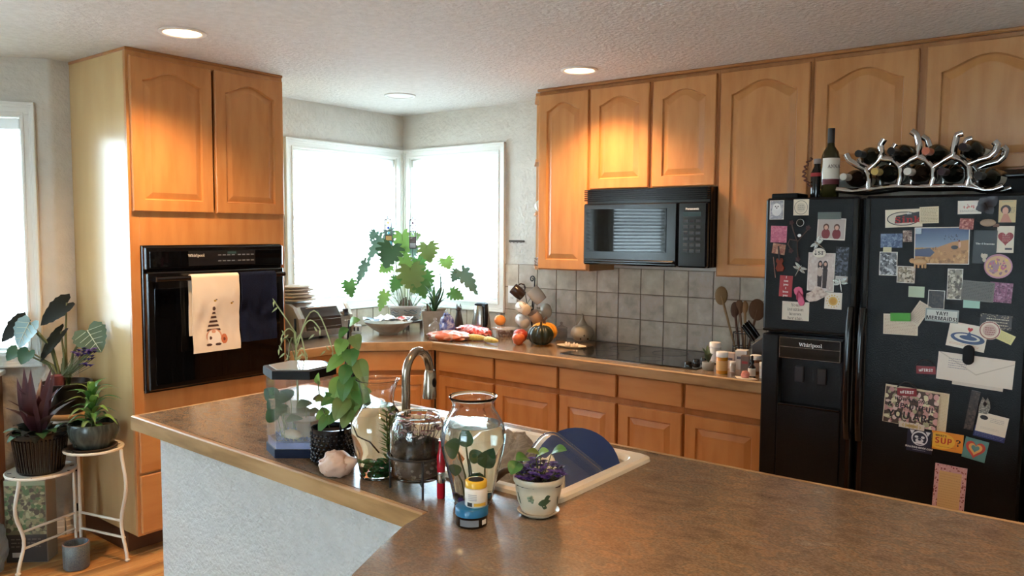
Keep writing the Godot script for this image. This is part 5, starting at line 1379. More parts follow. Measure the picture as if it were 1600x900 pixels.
	for q in [[-0.012, 0.02, -0.02, 0.14, -0.045, 0.155, 0.05], [-0.012, 0.02, -0.005, 0.15, 0.0, 0.198, 0.03], [-0.006, 0.02, 0.0, 0.125, 0.04, 0.135, 0.034], [0.01, 0.02, 0.03, 0.10, 0.058, 0.15, 0.045], [0.005, 0.02, 0.02, 0.09, 0.018, 0.055, 0.03], [-0.015, 0.02, -0.03, 0.11, -0.02, 0.08, 0.03]]:
		var a: Vector3 = RT * q[0] + Vector3(0, q[1], 0.0)
		var b: Vector3 = RT * q[2] + Vector3(0, q[3], 0.012)
		part(bv, "cutting_stem", MB.new().tube([a, (a + b) / 2 + RT * 0.006, b], 0.0017, 6), M.stem)
		leaf(bv, b, RT * q[4] + Vector3(0, q[5], 0.025), q[6], 1, leaf_mat(c8(44, 84, 42), 0.4, 0.4), 0.12, -FW + Vector3(0, 0.3, 0), 8)
	for k in 12:
		var a := k * 2.4
		part(bv, "glass_bead", MB.new().ball(Vector3(cos(a) * 0.03, 0.019 + 0.008 * (k % 2), sin(a) * 0.03), Vector3.ONE * 0.008, 8, 6), mat([c8(50, 44, 120), c8(26, 34, 40), c8(30, 90, 110)][k % 3], 0.08))
	var stick := at_y(786, 770, 0.914)
	solo("driftwood", "short curved brown driftwood stick leaning between vase and violet pot", "wood", MB.new().tube([Vector3(-0.03, 0.008, 0.03), Vector3(-0.018, 0.035, 0.015), Vector3(0.005, 0.058, 0.0), Vector3(0.035, 0.068, -0.01)], [0.008, 0.01, 0.009, 0.006], 9), M.stem_brown, Vector3(stick.x, Y, stick.z))
	# stacked craft jars
	var cp := at_y(737, 819, 0.914)
	cp.y = Y
	var lowj := thing("paste_tub", "short black tub with wide blue lid and white label", "jar", cp)
	part(lowj, "tub", MB.new().lathe([Vector2(0, 0), Vector2(0.034, 0), Vector2(0.0365, 0.003), Vector2(0.0365, 0.026), Vector2(0, 0.026)], 30), M.black)
	part(lowj, "lid", MB.new().lathe([Vector2(0, 0.0262), Vector2(0.038, 0.0262), Vector2(0.038, 0.043), Vector2(0.036, 0.045), Vector2(0, 0.045)], 30), mat(c8(30, 104, 148), 0.3))
	var face := atan2(-FW.z, -FW.x)
	var wrap := func(r: float, y0: float, y1: float, a0: float, a1: float) -> MB:
		var mb := MB.new()
		mb.xf = Transform3D(Basis(Vector3.UP, -(face + a0)), Vector3.ZERO)
		mb.lathe([Vector2(r, y0), Vector2(r, y1)], 14, Vector3.ZERO, a1 - a0)
		return mb
	part(lowj, "label", wrap.call(0.0369, 0.006, 0.021, -0.5, 0.75), mat(c8(120, 126, 134), 0.5))
	part(lowj, "barcode", wrap.call(0.0369, 0.008, 0.019, -1.15, -0.75), M.ink_white)
	var upj := thing("paint_jar", "white jar with bright yellow lid standing on the blue tub", "jar", cp + RT * 0.010 + Vector3(0, 0.0452, 0))
	part(upj, "jar", MB.new().lathe([Vector2(0, 0), Vector2(0.024, 0), Vector2(0.0262, 0.003), Vector2(0.0262, 0.04), Vector2(0.023, 0.0445), Vector2(0, 0.0445)], 28), mat(c8(226, 220, 208), 0.35))
	part(upj, "lid", MB.new().lathe([Vector2(0, 0.0446), Vector2(0.0252, 0.0446), Vector2(0.0255, 0.058), Vector2(0.0235, 0.06), Vector2(0, 0.06)], 28), mat(c8(222, 178, 44), 0.35))
	part(upj, "lid_seal", MB.new().lathe([Vector2(0.018, 0.0601), Vector2(0.018, 0.0606), Vector2(0, 0.0606)], 24), M.ink)
	for k in 4: part(upj, "print_line", wrap.call(0.0265, 0.030 - 0.004 * k, 0.0315 - 0.004 * k, -0.1, 0.7), mat(c8(150, 146, 150), 0.6))
	part(upj, "barcode", wrap.call(0.0265, 0.004, 0.013, 0.3, 0.8), M.ink)
	part(upj, "yellow_band", wrap.call(0.0265, 0.005, 0.012, -1.0, 0.15), mat(c8(214, 168, 50), 0.5))
	# violet in a painted pot
	var vp := at_y(841, 803, 0.914)
	vp.y = Y
	var vi := thing("violet_pot", "purple flowers in a cream pot painted with green leaves on a saucer", "potted plant", vp)
	var crm := mat(c8(216, 204, 178), 0.28)
	part(vi, "saucer", MB.new().lathe([Vector2(0, 0), Vector2(0.034, 0), Vector2(0.05, 0.01), Vector2(0.051, 0.013), Vector2(0.047, 0.012), Vector2(0.034, 0.006), Vector2(0, 0.006)], 32), crm)
	var pr := [Vector2(0, 0.0065), Vector2(0.036, 0.0065), Vector2(0.041, 0.012), Vector2(0.05, 0.035), Vector2(0.0545, 0.06), Vector2(0.056, 0.078), Vector2(0.06, 0.082), Vector2(0.061, 0.09), Vector2(0.06, 0.095), Vector2(0.055, 0.094), Vector2(0.052, 0.078), Vector2(0, 0.076)]
	var pt := part(vi, "pot", MB.new().lathe(pr, 36), crm)
	var surf := func(a: float, y: float) -> Vector3:
		var r := 0.0
		for k in range(1, 5):
			if y >= pr[k].y and y <= pr[k + 1].y: r = lerpf(pr[k].x, pr[k + 1].x, (y - pr[k].y) / (pr[k + 1].y - pr[k].y))
		return Vector3(cos(face + a) * (r + 0.0006), y, sin(face + a) * (r + 0.0006))
	for q in [[0.05, 0.042, -0.55, 0.048, 0.009], [-0.2, 0.05, -0.5, 0.06, 0.008], [-0.1, 0.04, -0.4, 0.03, 0.008], [1.15, 0.06, 0.95, 0.035, 0.01], [-0.95, 0.052, -1.1, 0.03, 0.008]]:
		var mb := MB.new()
		for k in 8:
			var c := []
			for e in [k / 8.0, (k + 1) / 8.0]:
				var h: float = q[4] * sin(PI * pow(e, 0.8))
				var y: float = lerpf(q[1], q[3], e)
				var a: float = lerpf(q[0], q[2], e)
				c.append([surf.call(a, y - h), surf.call(a, y + h)])
			mb.quad(c[0][0], c[1][0], c[1][1], c[0][1], (c[0][0] + c[1][1]) * Vector3(1, 0, 1))
		part(pt, "painted_leaf", mb, mat(c8(62, 84, 58), 0.35))
	for k in 9:
		var c: Vector3 = surf.call(0.36 + 0.14 * cos(k * 2.4) * sqrt(k / 9.0), 0.052 + 0.009 * sin(k * 2.4) * sqrt(k / 9.0))
		part(pt, "painted_flower", MB.new().ball(c, Vector3.ONE * 0.0032, 6, 4), mat(c8(128, 150, 128), 0.4))
	part(vi, "soil", crumple(Vector3(0, 0.078, 0), Vector3(0.0515, 0.012, 0.0515), 3, 0.2, 3.0, 22, 10), M.soil)
	rng.seed = 61
	for k in 76:
		var a := rng.randf() * TAU
		var r := 0.062 * sqrt(rng.randf())
		var h := 0.095 + rng.randf() * 0.05 * (1.2 - r / 0.062)
		var e := Vector3(cos(a) * r, h, sin(a) * r)
		part(vi, "flower_stem", MB.new().tube([Vector3(cos(a) * r * 0.4, 0.083, sin(a) * r * 0.4), e], 0.0009, 4), M.stem)
		var fl := MB.new()
		for j in 5:
			var b := j * TAU / 5 + a
			leaf_into(fl, e, e + Vector3(cos(b) * 0.0115, 0.005, sin(b) * 0.0115), 0.0115, 1, 0.2, Vector3.UP, 4)
		part(vi, "flower", fl, M.violet if k % 4 else leaf_mat(c8(52, 34, 70)))
	for q in [[812, 722, 798, 742, 26, M.g_mid], [838, 716, 858, 705, 24, M.g_light], [862, 708, 886, 704, 24, M.g_mid], [845, 712, 822, 706, 16, M.g_olive], [825, 716, 806, 720, 26, M.g_mid]]:
		var a := near(q[0], q[1], vp + Vector3(0, 0.1, 0), 0.01) - vp
		part(vi, "leaf_stem", MB.new().tube([Vector3(a.x * 0.3, 0.083, a.z * 0.3), a], 0.0012, 5), M.stem)
		leaf(vi, a, near(q[2], q[3], vp + Vector3(0, 0.1, 0), 0.03) - vp, q[4] * pm(vp), 1, q[5], 0.15, Vector3(0.3, 1, 0.3))
	# in the sink
	var gs := tri_mat(noise_tex(92, 0.02, 2, [[0, c8(116, 112, 106)], [0.45, c8(176, 170, 160)], [0.55, c8(130, 126, 120)], [1, c8(196, 190, 180)]], 128), Vector3(12, 12, 1.5), 0.95)
	var sw := at_y(818, 715, 0.9)
	solo("dish_cloth", "grey striped dish cloth heaped in the sink", "cloth", crumple(Vector3(0, 0.105, 0), Vector3(0.075, 0.125, 0.095), 52, 0.2, 1.4, 34, 20, 0.003), gs, Vector3(2.85, 0.737, 2.32))
	var dish := mat(c8(44, 62, 118), 0.15)
	var bpv := at_y(912, 722, 0.86)
	var tilt := Basis(Vector3(0.62, 0, 0.78).cross(Vector3.UP).normalized(), -1.2)
	var lean := tilt * Vector3.UP
	for k in 2:
		var pl := solo("dinner_plate", ["front blue glazed plate leaning in the sink", "rear blue glazed plate leaning in the sink"][k], "plate", MB.new().lathe([Vector2(0, 0), Vector2(0.08, 0), Vector2(0.128, 0.014), Vector2(0.13, 0.017), Vector2(0.08, 0.005), Vector2(0, 0.004)], 36), dish)
		pl.transform = Transform3D(tilt, Vector3(3.05, 0.876, 2.262) - lean * 0.024 * k)
	var gd := thing("glass_dish", "clear glass baking dish standing on edge in the sink", "dish")
	part(gd, "dish", (func() -> MB:
		var mb := MB.new()
		var c := Vector3.ZERO
		var r1 := rr_ring(0, 0, 0.085, 0.062, 0.03, 0.0)
		var r2 := rr_ring(0, 0, 0.1, 0.078, 0.04, 0.045)
		var r3 := rr_ring(0, 0, 0.112, 0.09, 0.045, 0.048)
		var r4 := rr_ring(0, 0, 0.112, 0.09, 0.045, 0.053)
		cap(mb, r1, Vector3.DOWN); loft(mb, r1, r2, Vector3(1, -0.2, 0), c); loft(mb, r2, r3, Vector3.DOWN); loft(mb, r3, r4, Vector3(1, 0, 0), c)
		return mb
		).call(), glass(Color(0.95, 0.98, 1.0), 0.06))
	part(gd, "rim", MB.new().tube(rr_ring(0, 0, 0.113, 0.091, 0.045, 0.051), 0.0045, 8, true), M.solid)
	gd.transform = Transform3D(tilt, Vector3(3.035, 0.872, 2.33))
	var wc := solo("ceramic_dish", "cream wavy-edged ceramic dish propped in the sink", "dish", crumple(Vector3(0, 0, 0), Vector3(0.05, 0.1, 0.016), 55, 0.22, 1.2, 24, 14), M.porcelain)
	wc.transform = Transform3D(Basis(Vector3.UP, 0.6), Vector3(3.075, 0.866, 2.452))
	var cu := thing("enamel_cup", "white enamel cup with dark coffee and black rim in the sink", "cup", Vector3(3.115, 0.7372, 2.515))
	part(cu, "cup", cup_shape(0.033, 0.175), M.porcelain)
	part(cu, "rim", MB.new().tube(range(24).map(func(i): return Vector3(cos(TAU * i / 24) * 0.032, 0.175, sin(TAU * i / 24) * 0.032)), 0.003, 6, true), M.black)
	part(cu, "coffee", MB.new().lathe([Vector2(0.0285, 0.16), Vector2(0, 0.16)], 20), mat(c8(30, 20, 14), 0.1))

# ---------------------------------------------------------------- house plants
# a broad leaf with a cut outline; outline in x (across, -0.5..0.5) and y (along, 0..1), from base a to tip b
func cut_leaf(parent: Node, a: Vector3, b: Vector3, w: float, outline: Array, m: Material, facing: Vector3, cup := 0.12, called := "leaf") -> MeshInstance3D:
	var L := a.distance_to(b)
	var dir := (b - a).normalized()
	var sd := dir.cross(facing).normalized()
	var up := sd.cross(dir)
	var mb := MB.new()
	var place := func(q: Vector2) -> Vector3: return a + dir * q.y * L + sd * q.x * w + up * (cup * w * (absf(q.x) * 1.6 - 0.4) - 0.14 * L * pow(q.y, 2.0) + 0.02 * w * sin(q.y * 19.0) * absf(q.x) * 2.0)
	var nr := func(q: Vector2) -> Vector3: return (up - sd * cup * 1.6 * signf(q.x) * minf(1.0, absf(q.x) * 6.0) + dir * 0.28 * q.y).normalized()
	for s in [-1.0, 1.0]:
		for i in outline.size() - 1:
			var p: Vector2 = Vector2(outline[i][0] * s, outline[i][1])
			var q: Vector2 = Vector2(outline[i + 1][0] * s, outline[i + 1][1])
			var mp := Vector2(0, clampf(p.y, 0.0, 1.0))
			var mq := Vector2(0, clampf(q.y, 0.0, 1.0))
			mb.tri(place.call(mp), place.call(p), place.call(q), nr.call(mp), nr.call(p), nr.call(q))
			mb.tri(place.call(mp), place.call(q), place.call(mq), nr.call(mp), nr.call(q), nr.call(mq))
	var o := part(parent, called, mb, m)
	return o
const ARROW := [[0.0, 0.0], [0.12, -0.16], [0.28, -0.2], [0.36, -0.08], [0.44, 0.02], [0.42, 0.12], [0.48, 0.2], [0.43, 0.3], [0.44, 0.4], [0.36, 0.5], [0.35, 0.6], [0.26, 0.7], [0.22, 0.8], [0.12, 0.9], [0.0, 1.0]]
const LOBED := [[0.0, 0.0], [0.14, -0.18], [0.34, -0.2], [0.27, -0.06], [0.47, 0.0], [0.5, 0.1], [0.3, 0.14], [0.5, 0.28], [0.46, 0.38], [0.26, 0.34], [0.4, 0.52], [0.34, 0.6], [0.2, 0.52], [0.28, 0.72], [0.2, 0.78], [0.12, 0.7], [0.13, 0.9], [0.0, 1.0]]
func veins(parent: Node, a: Vector3, b: Vector3, w: float, facing: Vector3) -> void:
	var dir := (b - a).normalized()
	var sd := dir.cross(facing).normalized()
	var up := sd.cross(dir)
	var L := a.distance_to(b)
	var mb := MB.new()
	mb.tube([a + up * 0.001, a + dir * L * 0.5 - up * L * 0.033, b - up * L * 0.135], [0.0025, 0.002, 0.0008], 5)
	for k in 4:
		for s in [-1, 1]: mb.tube([a + dir * L * 0.2 * k + up * (0.001 - 0.14 * L * pow(0.2 * k, 2) - 0.04 * w), a + dir * L * (0.2 * k + 0.14) + sd * s * w * (0.4 - 0.07 * k) + up * (0.03 * w + 0.002 - 0.14 * L * pow(0.2 * k + 0.14, 2))], [0.0016, 0.0008], 5)
	part(parent, "vein", mb, M.vein)
func plants() -> void:
	# --- windowsill plants: lobed philodendron in a painted pot and a spiky plant in a grey planter
	var pp := Vector3(0.36, CT, 0.33)
	var rs := thing("plant_riser", "low dark wooden riser under the painted planter", "stand", pp)
	part(rs, "top", MB.new().box(Vector3(0, 0.052, 0), Vector3(0.2, 0.016, 0.16), 0.003), mat(c8(70, 54, 44), 0.5))
	for q in [[-0.085, -0.065], [0.085, -0.065], [-0.085, 0.065], [0.085, 0.065]]: part(rs, "leg", MB.new().box(Vector3(q[0], 0.022, q[1]), Vector3(0.018, 0.044, 0.018), 0.002), mat(c8(70, 54, 44), 0.5))
	var py := pp + Vector3(0, 0.0602, 0)
	var ph := thing("philodendron", "large lobed-leaf philodendron in a wave-patterned planter between the windows", "potted plant", py)
	var pot := part(ph, "planter", MB.new().lathe([Vector2(0, 0), Vector2(0.085, 0), Vector2(0.095, 0.01), Vector2(0.112, 0.085), Vector2(0.122, 0.09), Vector2(0.122, 0.105), Vector2(0.11, 0.105), Vector2(0.1, 0.085), Vector2(0, 0.082)], 30), mat(c8(178, 172, 164), 0.3))
	for j in 4:
		for k in 5:
			var wv := []
			for i in 9:
				var a := TAU * (k + 0.09 * i) / 5.0
				var y := 0.02 + 0.017 * j + 0.006 * sin(i * 1.4 + j)
				wv.append(Vector3(cos(a), 0, sin(a)) * (0.0955 + 0.23 * (y - 0.01)) + Vector3(0, y, 0))
			part(pot, "painted_wave", MB.new().tube(wv, 0.0022, 4), mat([c8(62, 84, 112), c8(130, 96, 84), c8(78, 110, 120)][(j + k) % 3], 0.35))
	part(ph, "soil", MB.new().lathe([Vector2(0.1, 0.0855), Vector2(0, 0.09)], 22), M.soil)
	var pl := [[612, 384, 601, 418, 42, 0, 0.08], [628, 366, 634, 402, 28, 2, 0.0], [641, 418, 647, 458, 44, 3, 0.1], [642, 396, 652, 384, 22, 4, 0.0], [668, 382, 672, 410, 34, 3, 0.02], [662, 428, 672, 455, 30, 1, 0.05], [596, 372, 572, 408, 20, 4, 0.0], [572, 410, 556, 445, 16, 4, 0.05], [545, 440, 549, 464, 24, 1, 0.12], [608, 414, 592, 424, 24, 2, 0.05], [696, 404, 702, 420, 28, 2, 0.0], [722, 424, 747, 460, 24, 4, 0.03], [716, 424, 706, 440, 22, 4, 0.0], [704, 456, 724, 466, 22, 1, 0.06], [602, 458, 592, 486, 18, 2, 0.06], [630, 402, 642, 424, 24, 2, 0.04], [652, 404, 662, 428, 26, 1, 0.0], [655, 440, 664, 466, 26, 1, 0.09], [587, 362, 578, 376, 18, 4, -0.03], [606, 360, 614, 378, 20, 4, -0.04], [622, 436, 612, 456, 22, 1, 0.06], [644, 372, 656, 366, 20, 3, -0.03]]
	var gm := [M.g_dark, M.g_mid, M.g_light, M.g_olive, M.g_grey]
	var bk := py + Vector3(0, 0.1, 0)
	for q in pl:
		var a := near(q[0], q[1], bk, q[6]) - py
		var b := near(q[2], q[3], bk, q[6] + 0.03) - py
		var rt := Vector3(a.x * 0.15, 0.085, a.z * 0.15)
		part(ph, "petiole", MB.new().tube(arc(rt, a, 0.06 if absf(a.x) > 0.1 else 0.02, 8), 0.0019, 6), M.stem)
		cut_leaf(ph, a, b, q[4] * pm(bk) * 1.1, LOBED, gm[q[5]], (-FW + Vector3(0, 0.35, 0)).normalized())
	for k in 5: part(ph, "trunk", MB.new().tube([Vector3(cos(k * 1.3) * 0.045, 0.08, sin(k * 1.3) * 0.045), Vector3(cos(k * 1.3) * 0.03, 0.14 + 0.015 * (k % 2), sin(k * 1.3) * 0.03)], [0.011, 0.007], 8), M.stem_brown)
	# stained-glass stakes
	for q in [["wire garden stake with blue and amber glass panes in the philodendron", 606, 340, 608, 384, [c8(40, 60, 150), c8(214, 176, 110), c8(60, 160, 180)]], ["wire garden stake with clear jewels in the philodendron", 645, 340, 645, 388, [c8(206, 190, 190), c8(120, 100, 110), c8(190, 196, 206)]]]:
		var c := near(q[1], q[2] + 4, bk, 0.05)
		var d := near(q[3], q[4], bk, 0.05)
		var ws: float = 5.0 * pm(bk)
		var s := thing("garden_stake", q[0], "stake", Vector3(d.x, d.y, d.z))
		var lo := d - d
		var hi := c - d
		var wire := mat(c8(44, 34, 40), 0.5)
		for sg in [-1, 1]: part(s, "side_wire", MB.new().tube([lo + RT * ws * sg, hi + RT * ws * sg], 0.003, 6), wire)
		part(s, "spike", MB.new().tube([lo, Vector3(0, py.y + 0.085 - d.y, 0) + (py - d) * Vector3(0.6, 0, 0.6)], 0.002, 5), wire)
		for k in 6:
			var y := lo.lerp(hi, k / 5.0)
			part(s, "cross_wire", MB.new().tube([y - RT * ws, y + RT * ws], 0.0026, 6), wire)
			if k < 5:
				var mid := lo.lerp(hi, (k + 0.5) / 5.0)
				if k < 2:
					var gl := MB.new()
					gl.xf = Transform3D(Basis(RT, UPV, -FW), mid)
					gl.box(Vector3.ZERO, Vector3(ws * 1.9, (hi.y - lo.y) / 5.4, 0.002))
					part(s, "glass_pane", gl, glass(q[5][2 - k], 0.75))
				else: part(s, "glass_jewel", MB.new().ball(mid, Vector3.ONE * 0.009, 8, 6), mat(q[5][k % 3], 0.1))
		part(s, "finial", MB.new().tube([hi + RT * -ws, hi + Vector3(0, 0.012, 0), hi + RT * ws], 0.0026, 6), wire)
		part(s, "finial_bead", MB.new().ball(hi + Vector3(0, 0.02, 0), Vector3(0.004, 0.009, 0.004), 8, 6), wire)
	var gp := Vector3(0.70, CT, 0.40)
	var gpl := thing("spiky_plant", "spiky dark green plant in a square grey planter", "potted plant", gp, 0.66)
	var r0 := rr_ring(0, 0, 0.062, 0.062, 0.012, 0.0, 3)
	var r1 := rr_ring(0, 0, 0.08, 0.08, 0.014, 0.155, 3)
	var r2 := rr_ring(0, 0, 0.074, 0.074, 0.012, 0.155, 3)
	var r3 := rr_ring(0, 0, 0.07, 0.07, 0.012, 0.135, 3)
	var gb := MB.new()
	cap(gb, r0, Vector3.DOWN); loft(gb, r0, r1, Vector3(1, 0, 0), Vector3.ZERO); loft(gb, r1, r2, Vector3.UP); loft(gb, r2, r3, Vector3(-1, 0, 0), Vector3.ZERO)
	part(gpl, "planter", gb, tri_mat(noise_tex(100, 0.03, 3, [[0, c8(118, 110, 98)], [1, c8(150, 142, 128)]], 128), Vector3.ONE * 4, 0.7))
	part(gpl, "soil", MB.new().box(Vector3(0, 0.13, 0), Vector3(0.138, 0.012, 0.138)), M.soil)
	rng.seed = 71
	for k in 26:
		var a := k * 2.4
		var l := rng.randf_range(0.12, 0.26)
		var o := Vector3(cos(a), 0, sin(a))
		leaf(gpl, Vector3(0, 0.136 + 0.002 * k, 0) + o * 0.008, Vector3(0, 0.15 + 0.002 * k, 0) + o * l * (0.75 - 0.02 * k) + Vector3(0, l * (0.3 + 0.028 * k), 0), 0.02, 0, [M.g_dark, M.g_mid, M.g_grey][k % 3], 0.14, Vector3.ZERO, 8)
	for q in [[-0.04, 0.03], [-0.03, -0.04]]: part(gpl, "cane", MB.new().tube([Vector3(q[0], 0.13, q[1]), Vector3(q[0] * 1.1, 0.2, q[1])], 0.007, 7), M.stem_brown)
	# --- folding plant stand by the oven tower
	var H := Vector3(0.27, 0, 2.50)
	var A := Vector3(0.585, 0, 2.42)
	var B := Vector3(0.36, 0, 2.80)
	var CA := Vector3(0.468, 0, 2.502)
	var CB := Vector3(0.31, 0, 2.675)
	var ps := thing("plant_stand", "cream metal two-tier folding plant stand beside the oven tower", "plant stand")
	for q in [[A, 0.55, CA, 0.122], [B, 0.45, CB, 0.142]]:
		var e: Vector3 = q[0]
		var h: float = q[1]
		var dir := (e - H).normalized()
		var c: Vector3 = q[2]
		var tr: float = q[3]
		var top := part(ps, "tier", MB.new().lathe([Vector2(0, h - 0.006), Vector2(tr, h - 0.006), Vector2(tr + 0.008, h - 0.004), Vector2(tr + 0.01, h + 0.004), Vector2(tr + 0.006, h + 0.008), Vector2(tr, h), Vector2(0, h)], 40, c), M.cream_metal)
		for k in 9:
			var a := TAU * k / 9
			part(top, "slot_ornament", MB.new().tube([c + Vector3(cos(a) * (tr - 0.02), h, sin(a) * (tr - 0.02)), c + Vector3(cos(a) * (tr - 0.004), h, sin(a) * (tr - 0.004))], 0.003, 5), M.iron)
		var hp := H + dir * 0.016
		part(ps, "hinge_post", MB.new().tube([hp, hp + Vector3(0, h - 0.004, 0)], 0.0075, 8), M.cream_metal)
		var bow := []
		for k in 15:
			var t := k / 14.0
			bow.append(e + dir * (0.02 * cos(t * 9.2) * (1.0 - 0.3 * t) - 0.012 + 0.012 * t) + Vector3(0, (h - 0.004) * t, 0))
		var leg := part(ps, "leg", MB.new().tube(bow, 0.0085, 8), M.cream_metal)
		part(leg, "foot", MB.new().ball(bow[0] + Vector3(0, 0.008, 0), Vector3(0.013, 0.008, 0.013), 10, 6), M.cream_metal)
		for y in [0.115, 0.195]: part(ps, "rail", MB.new().tube([hp + Vector3(0, y, 0), bow[int(y / h * 14)] + Vector3(0, y - bow[int(y / h * 14)].y, 0)], 0.0065, 8), M.cream_metal)
	for y in [0.2, 0.4]: part(ps, "hinge", MB.new().tube([H + Vector3(-0.004, y, 0), H + Vector3(-0.004, y + 0.035, 0)], 0.009, 8), M.iron)
	# dark red bromeliad on the low tier
	var bc := CB + Vector3(0, 0.4502, 0)
	var bp := thing("bromeliad_pot", "dark red-leaved plant in a black ribbed pot on the lower tier", "potted plant", bc)
	var rib := MB.new()
	for k in 40:
		var a := TAU * k / 40
		rib.tube([Vector3(cos(a) * 0.094, 0.012, sin(a) * 0.094), Vector3(cos(a) * 0.114, 0.165, sin(a) * 0.114)], 0.005, 5)
	var bpt := part(bp, "pot", MB.new().lathe([Vector2(0, 0), Vector2(0.09, 0), Vector2(0.094, 0.01), Vector2(0.115, 0.17), Vector2(0.122, 0.175), Vector2(0.122, 0.195), Vector2(0.112, 0.195), Vector2(0.106, 0.17), Vector2(0, 0.168)], 36), mat(c8(18, 18, 20), 0.25))
	part(bpt, "ribs", rib, mat(c8(20, 20, 22), 0.25))
	part(bp, "soil", MB.new().lathe([Vector2(0.106, 0.172), Vector2(0, 0.178)], 20), M.soil)
	rng.seed = 81
	for k in 20:
		var a := k * 2.4
		var o := Vector3(cos(a), 0, sin(a))
		var up := 0.12 + 0.011 * k
		leaf(bp, Vector3(0, 0.175, 0) + o * 0.012, Vector3(0, 0.175 + up, 0) + o * (0.17 - 0.006 * k), 0.05, 3, M.g_purple if k > 5 else leaf_mat(c8(58, 34, 34), 0.35, 0.1), 0.12, Vector3.ZERO, 8, 0.3)
	for k in 15:
		var a := k * 2.4 + 0.5
		var o := Vector3(cos(a), 0, sin(a))
		leaf(bp, Vector3(0, 0.18, 0) + o * 0.06, Vector3(0, 0.165 + 0.02 * (k % 3), 0) + o * 0.15, 0.055, 1, M.g_dark if k % 2 else M.g_black, 0.22, Vector3.ZERO, 7)
	# dracaena on the upper tier
	var dc := CA + Vector3(0, 0.5502, 0)
	var dp := thing("dracaena_pot", "bright green arching plant in a textured dark pot on the upper tier", "potted plant", dc)
	part(dp, "saucer", MB.new().lathe([Vector2(0, 0), Vector2(0.09, 0), Vector2(0.105, 0.014), Vector2(0.1, 0.014), Vector2(0.085, 0.006), Vector2(0, 0.006)], 30), mat(c8(92, 80, 70), 0.4))
	part(dp, "pot", MB.new().lathe([Vector2(0, 0.0065), Vector2(0.075, 0.0065), Vector2(0.083, 0.012), Vector2(0.108, 0.07), Vector2(0.112, 0.1), Vector2(0.104, 0.125), Vector2(0.096, 0.125), Vector2(0.1, 0.1), Vector2(0, 0.098)], 34), tri_mat(noise_tex(101, 0.03, 3, [[0, c8(34, 40, 38)], [0.6, c8(62, 70, 66)], [1, c8(96, 104, 98)]], 128), Vector3(9, 2, 9), 0.25))
	part(dp, "soil", MB.new().lathe([Vector2(0.099, 0.1005), Vector2(0, 0.106)], 20), M.soil)
	for k in 30:
		var a := k * 2.4
		var o := Vector3(cos(a), 0, sin(a))
		var l := 0.1 + 0.045 * ((k * 5) % 7) / 7.0
		var b := Vector3(0, 0.11 + 0.004 * k, 0)
		leaf(dp, b, b + o * l + Vector3(0, 0.05 - 0.045 * (1.0 - k / 30.0) * 2.0 + 0.002 * k, 0), 0.034, 3, [M.g_mid, M.g_light, M.g_mid, M.g_olive][k % 4], 0.3, Vector3.ZERO, 8, 0.2)
	part(dp, "cane", MB.new().tube([Vector3(0, 0.1, 0), Vector3(0, 0.24, 0)], 0.009, 7), M.stem)
	# --- alocasia on a wooden stool behind the stand
	var st := Vector3(0.155, 0, 2.487)
	var sl := thing("plant_stool", "brown wooden stool behind the folding plant stand", "stool", st)
	part(sl, "seat", MB.new().lathe([Vector2(0, 0.655), Vector2(0.112, 0.655), Vector2(0.116, 0.66), Vector2(0.116, 0.675), Vector2(0.112, 0.68), Vector2(0, 0.68)], 30), M.oak_x)
	for k in 3:
		var a := 1.95 + TAU * k / 3
		part(sl, "leg", MB.new().tube([Vector3(cos(a) * 0.105, 0, sin(a) * 0.105), Vector3(cos(a) * 0.085, 0.656, sin(a) * 0.085)], 0.013, 9), M.oak_v)
	var ao := st + Vector3(0, 0.6802, 0)
	var al := thing("alocasia", "tall alocasia with dark arrow leaves and pale veins in a black pot", "potted plant", ao)
	part(al, "pot", MB.new().lathe([Vector2(0, 0), Vector2(0.085, 0), Vector2(0.112, 0.125), Vector2(0.119, 0.13), Vector2(0.119, 0.15), Vector2(0.11, 0.15), Vector2(0.104, 0.125), Vector2(0, 0.122)], 32), mat(c8(44, 40, 38), 0.3))
	part(al, "soil", MB.new().lathe([Vector2(0.104, 0.126), Vector2(0, 0.132)], 20), M.soil)
	var ak := ao + Vector3(0, 0.3, 0)
	var av := [[104, 473, 57, 505, 34, M.g_black, 0.02, false], [36, 500, -4, 532, 30, M.g_black, 0.0, false], [46, 504, 24, 542, 36, M.g_sheen, 0.06, true], [95, 518, 56, 564, 20, M.g_black, 0.03, false], [136, 516, 156, 548, 44, M.g_vein, 0.05, true], [44, 548, 30, 568, 26, M.g_dark, 0.05, false], [26, 546, 8, 562, 22, M.g_dark, 0.0, false]]  # near-black leaves: shade of backlit undersides is put into their colour
	for q in av:
		var a := near(q[0], q[1], ak, q[6]) - ao
		var b := near(q[2], q[3], ak, q[6] + 0.03) - ao
		part(al, "petiole", MB.new().tube([Vector3(a.x * 0.1, 0.12, a.z * 0.1), Vector3(a.x * 0.35, 0.12 + (a.y - 0.12) * 0.6, a.z * 0.35), a], [0.008, 0.006, 0.0035], 8), M.stem)
		var fc := (-FW * 0.9 + Vector3(0, 0.6, 0)).normalized()
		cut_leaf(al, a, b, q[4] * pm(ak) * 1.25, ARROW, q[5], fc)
		if q[7]: veins(al, a, b, q[4] * pm(ak) * 1.2, fc)
	for k in 3: part(al, "sheath", MB.new().tube([Vector3(0.01 * k - 0.01, 0.12, 0.01), Vector3(0.015 * k - 0.01, 0.24 + 0.03 * k, 0.012)], [0.016, 0.005], 8), M.stem)
	# purple violets beside it
	var vi := thing("purple_flower_pot", "small pot of purple flowers set on the alocasia's soil", "potted plant", ao + Vector3(0.035, 0.1325, 0.05))
	part(vi, "pot", MB.new().lathe([Vector2(0, 0), Vector2(0.026, 0), Vector2(0.034, 0.06), Vector2(0.03, 0.06), Vector2(0, 0.052)], 18), mat(c8(120, 60, 58), 0.5))
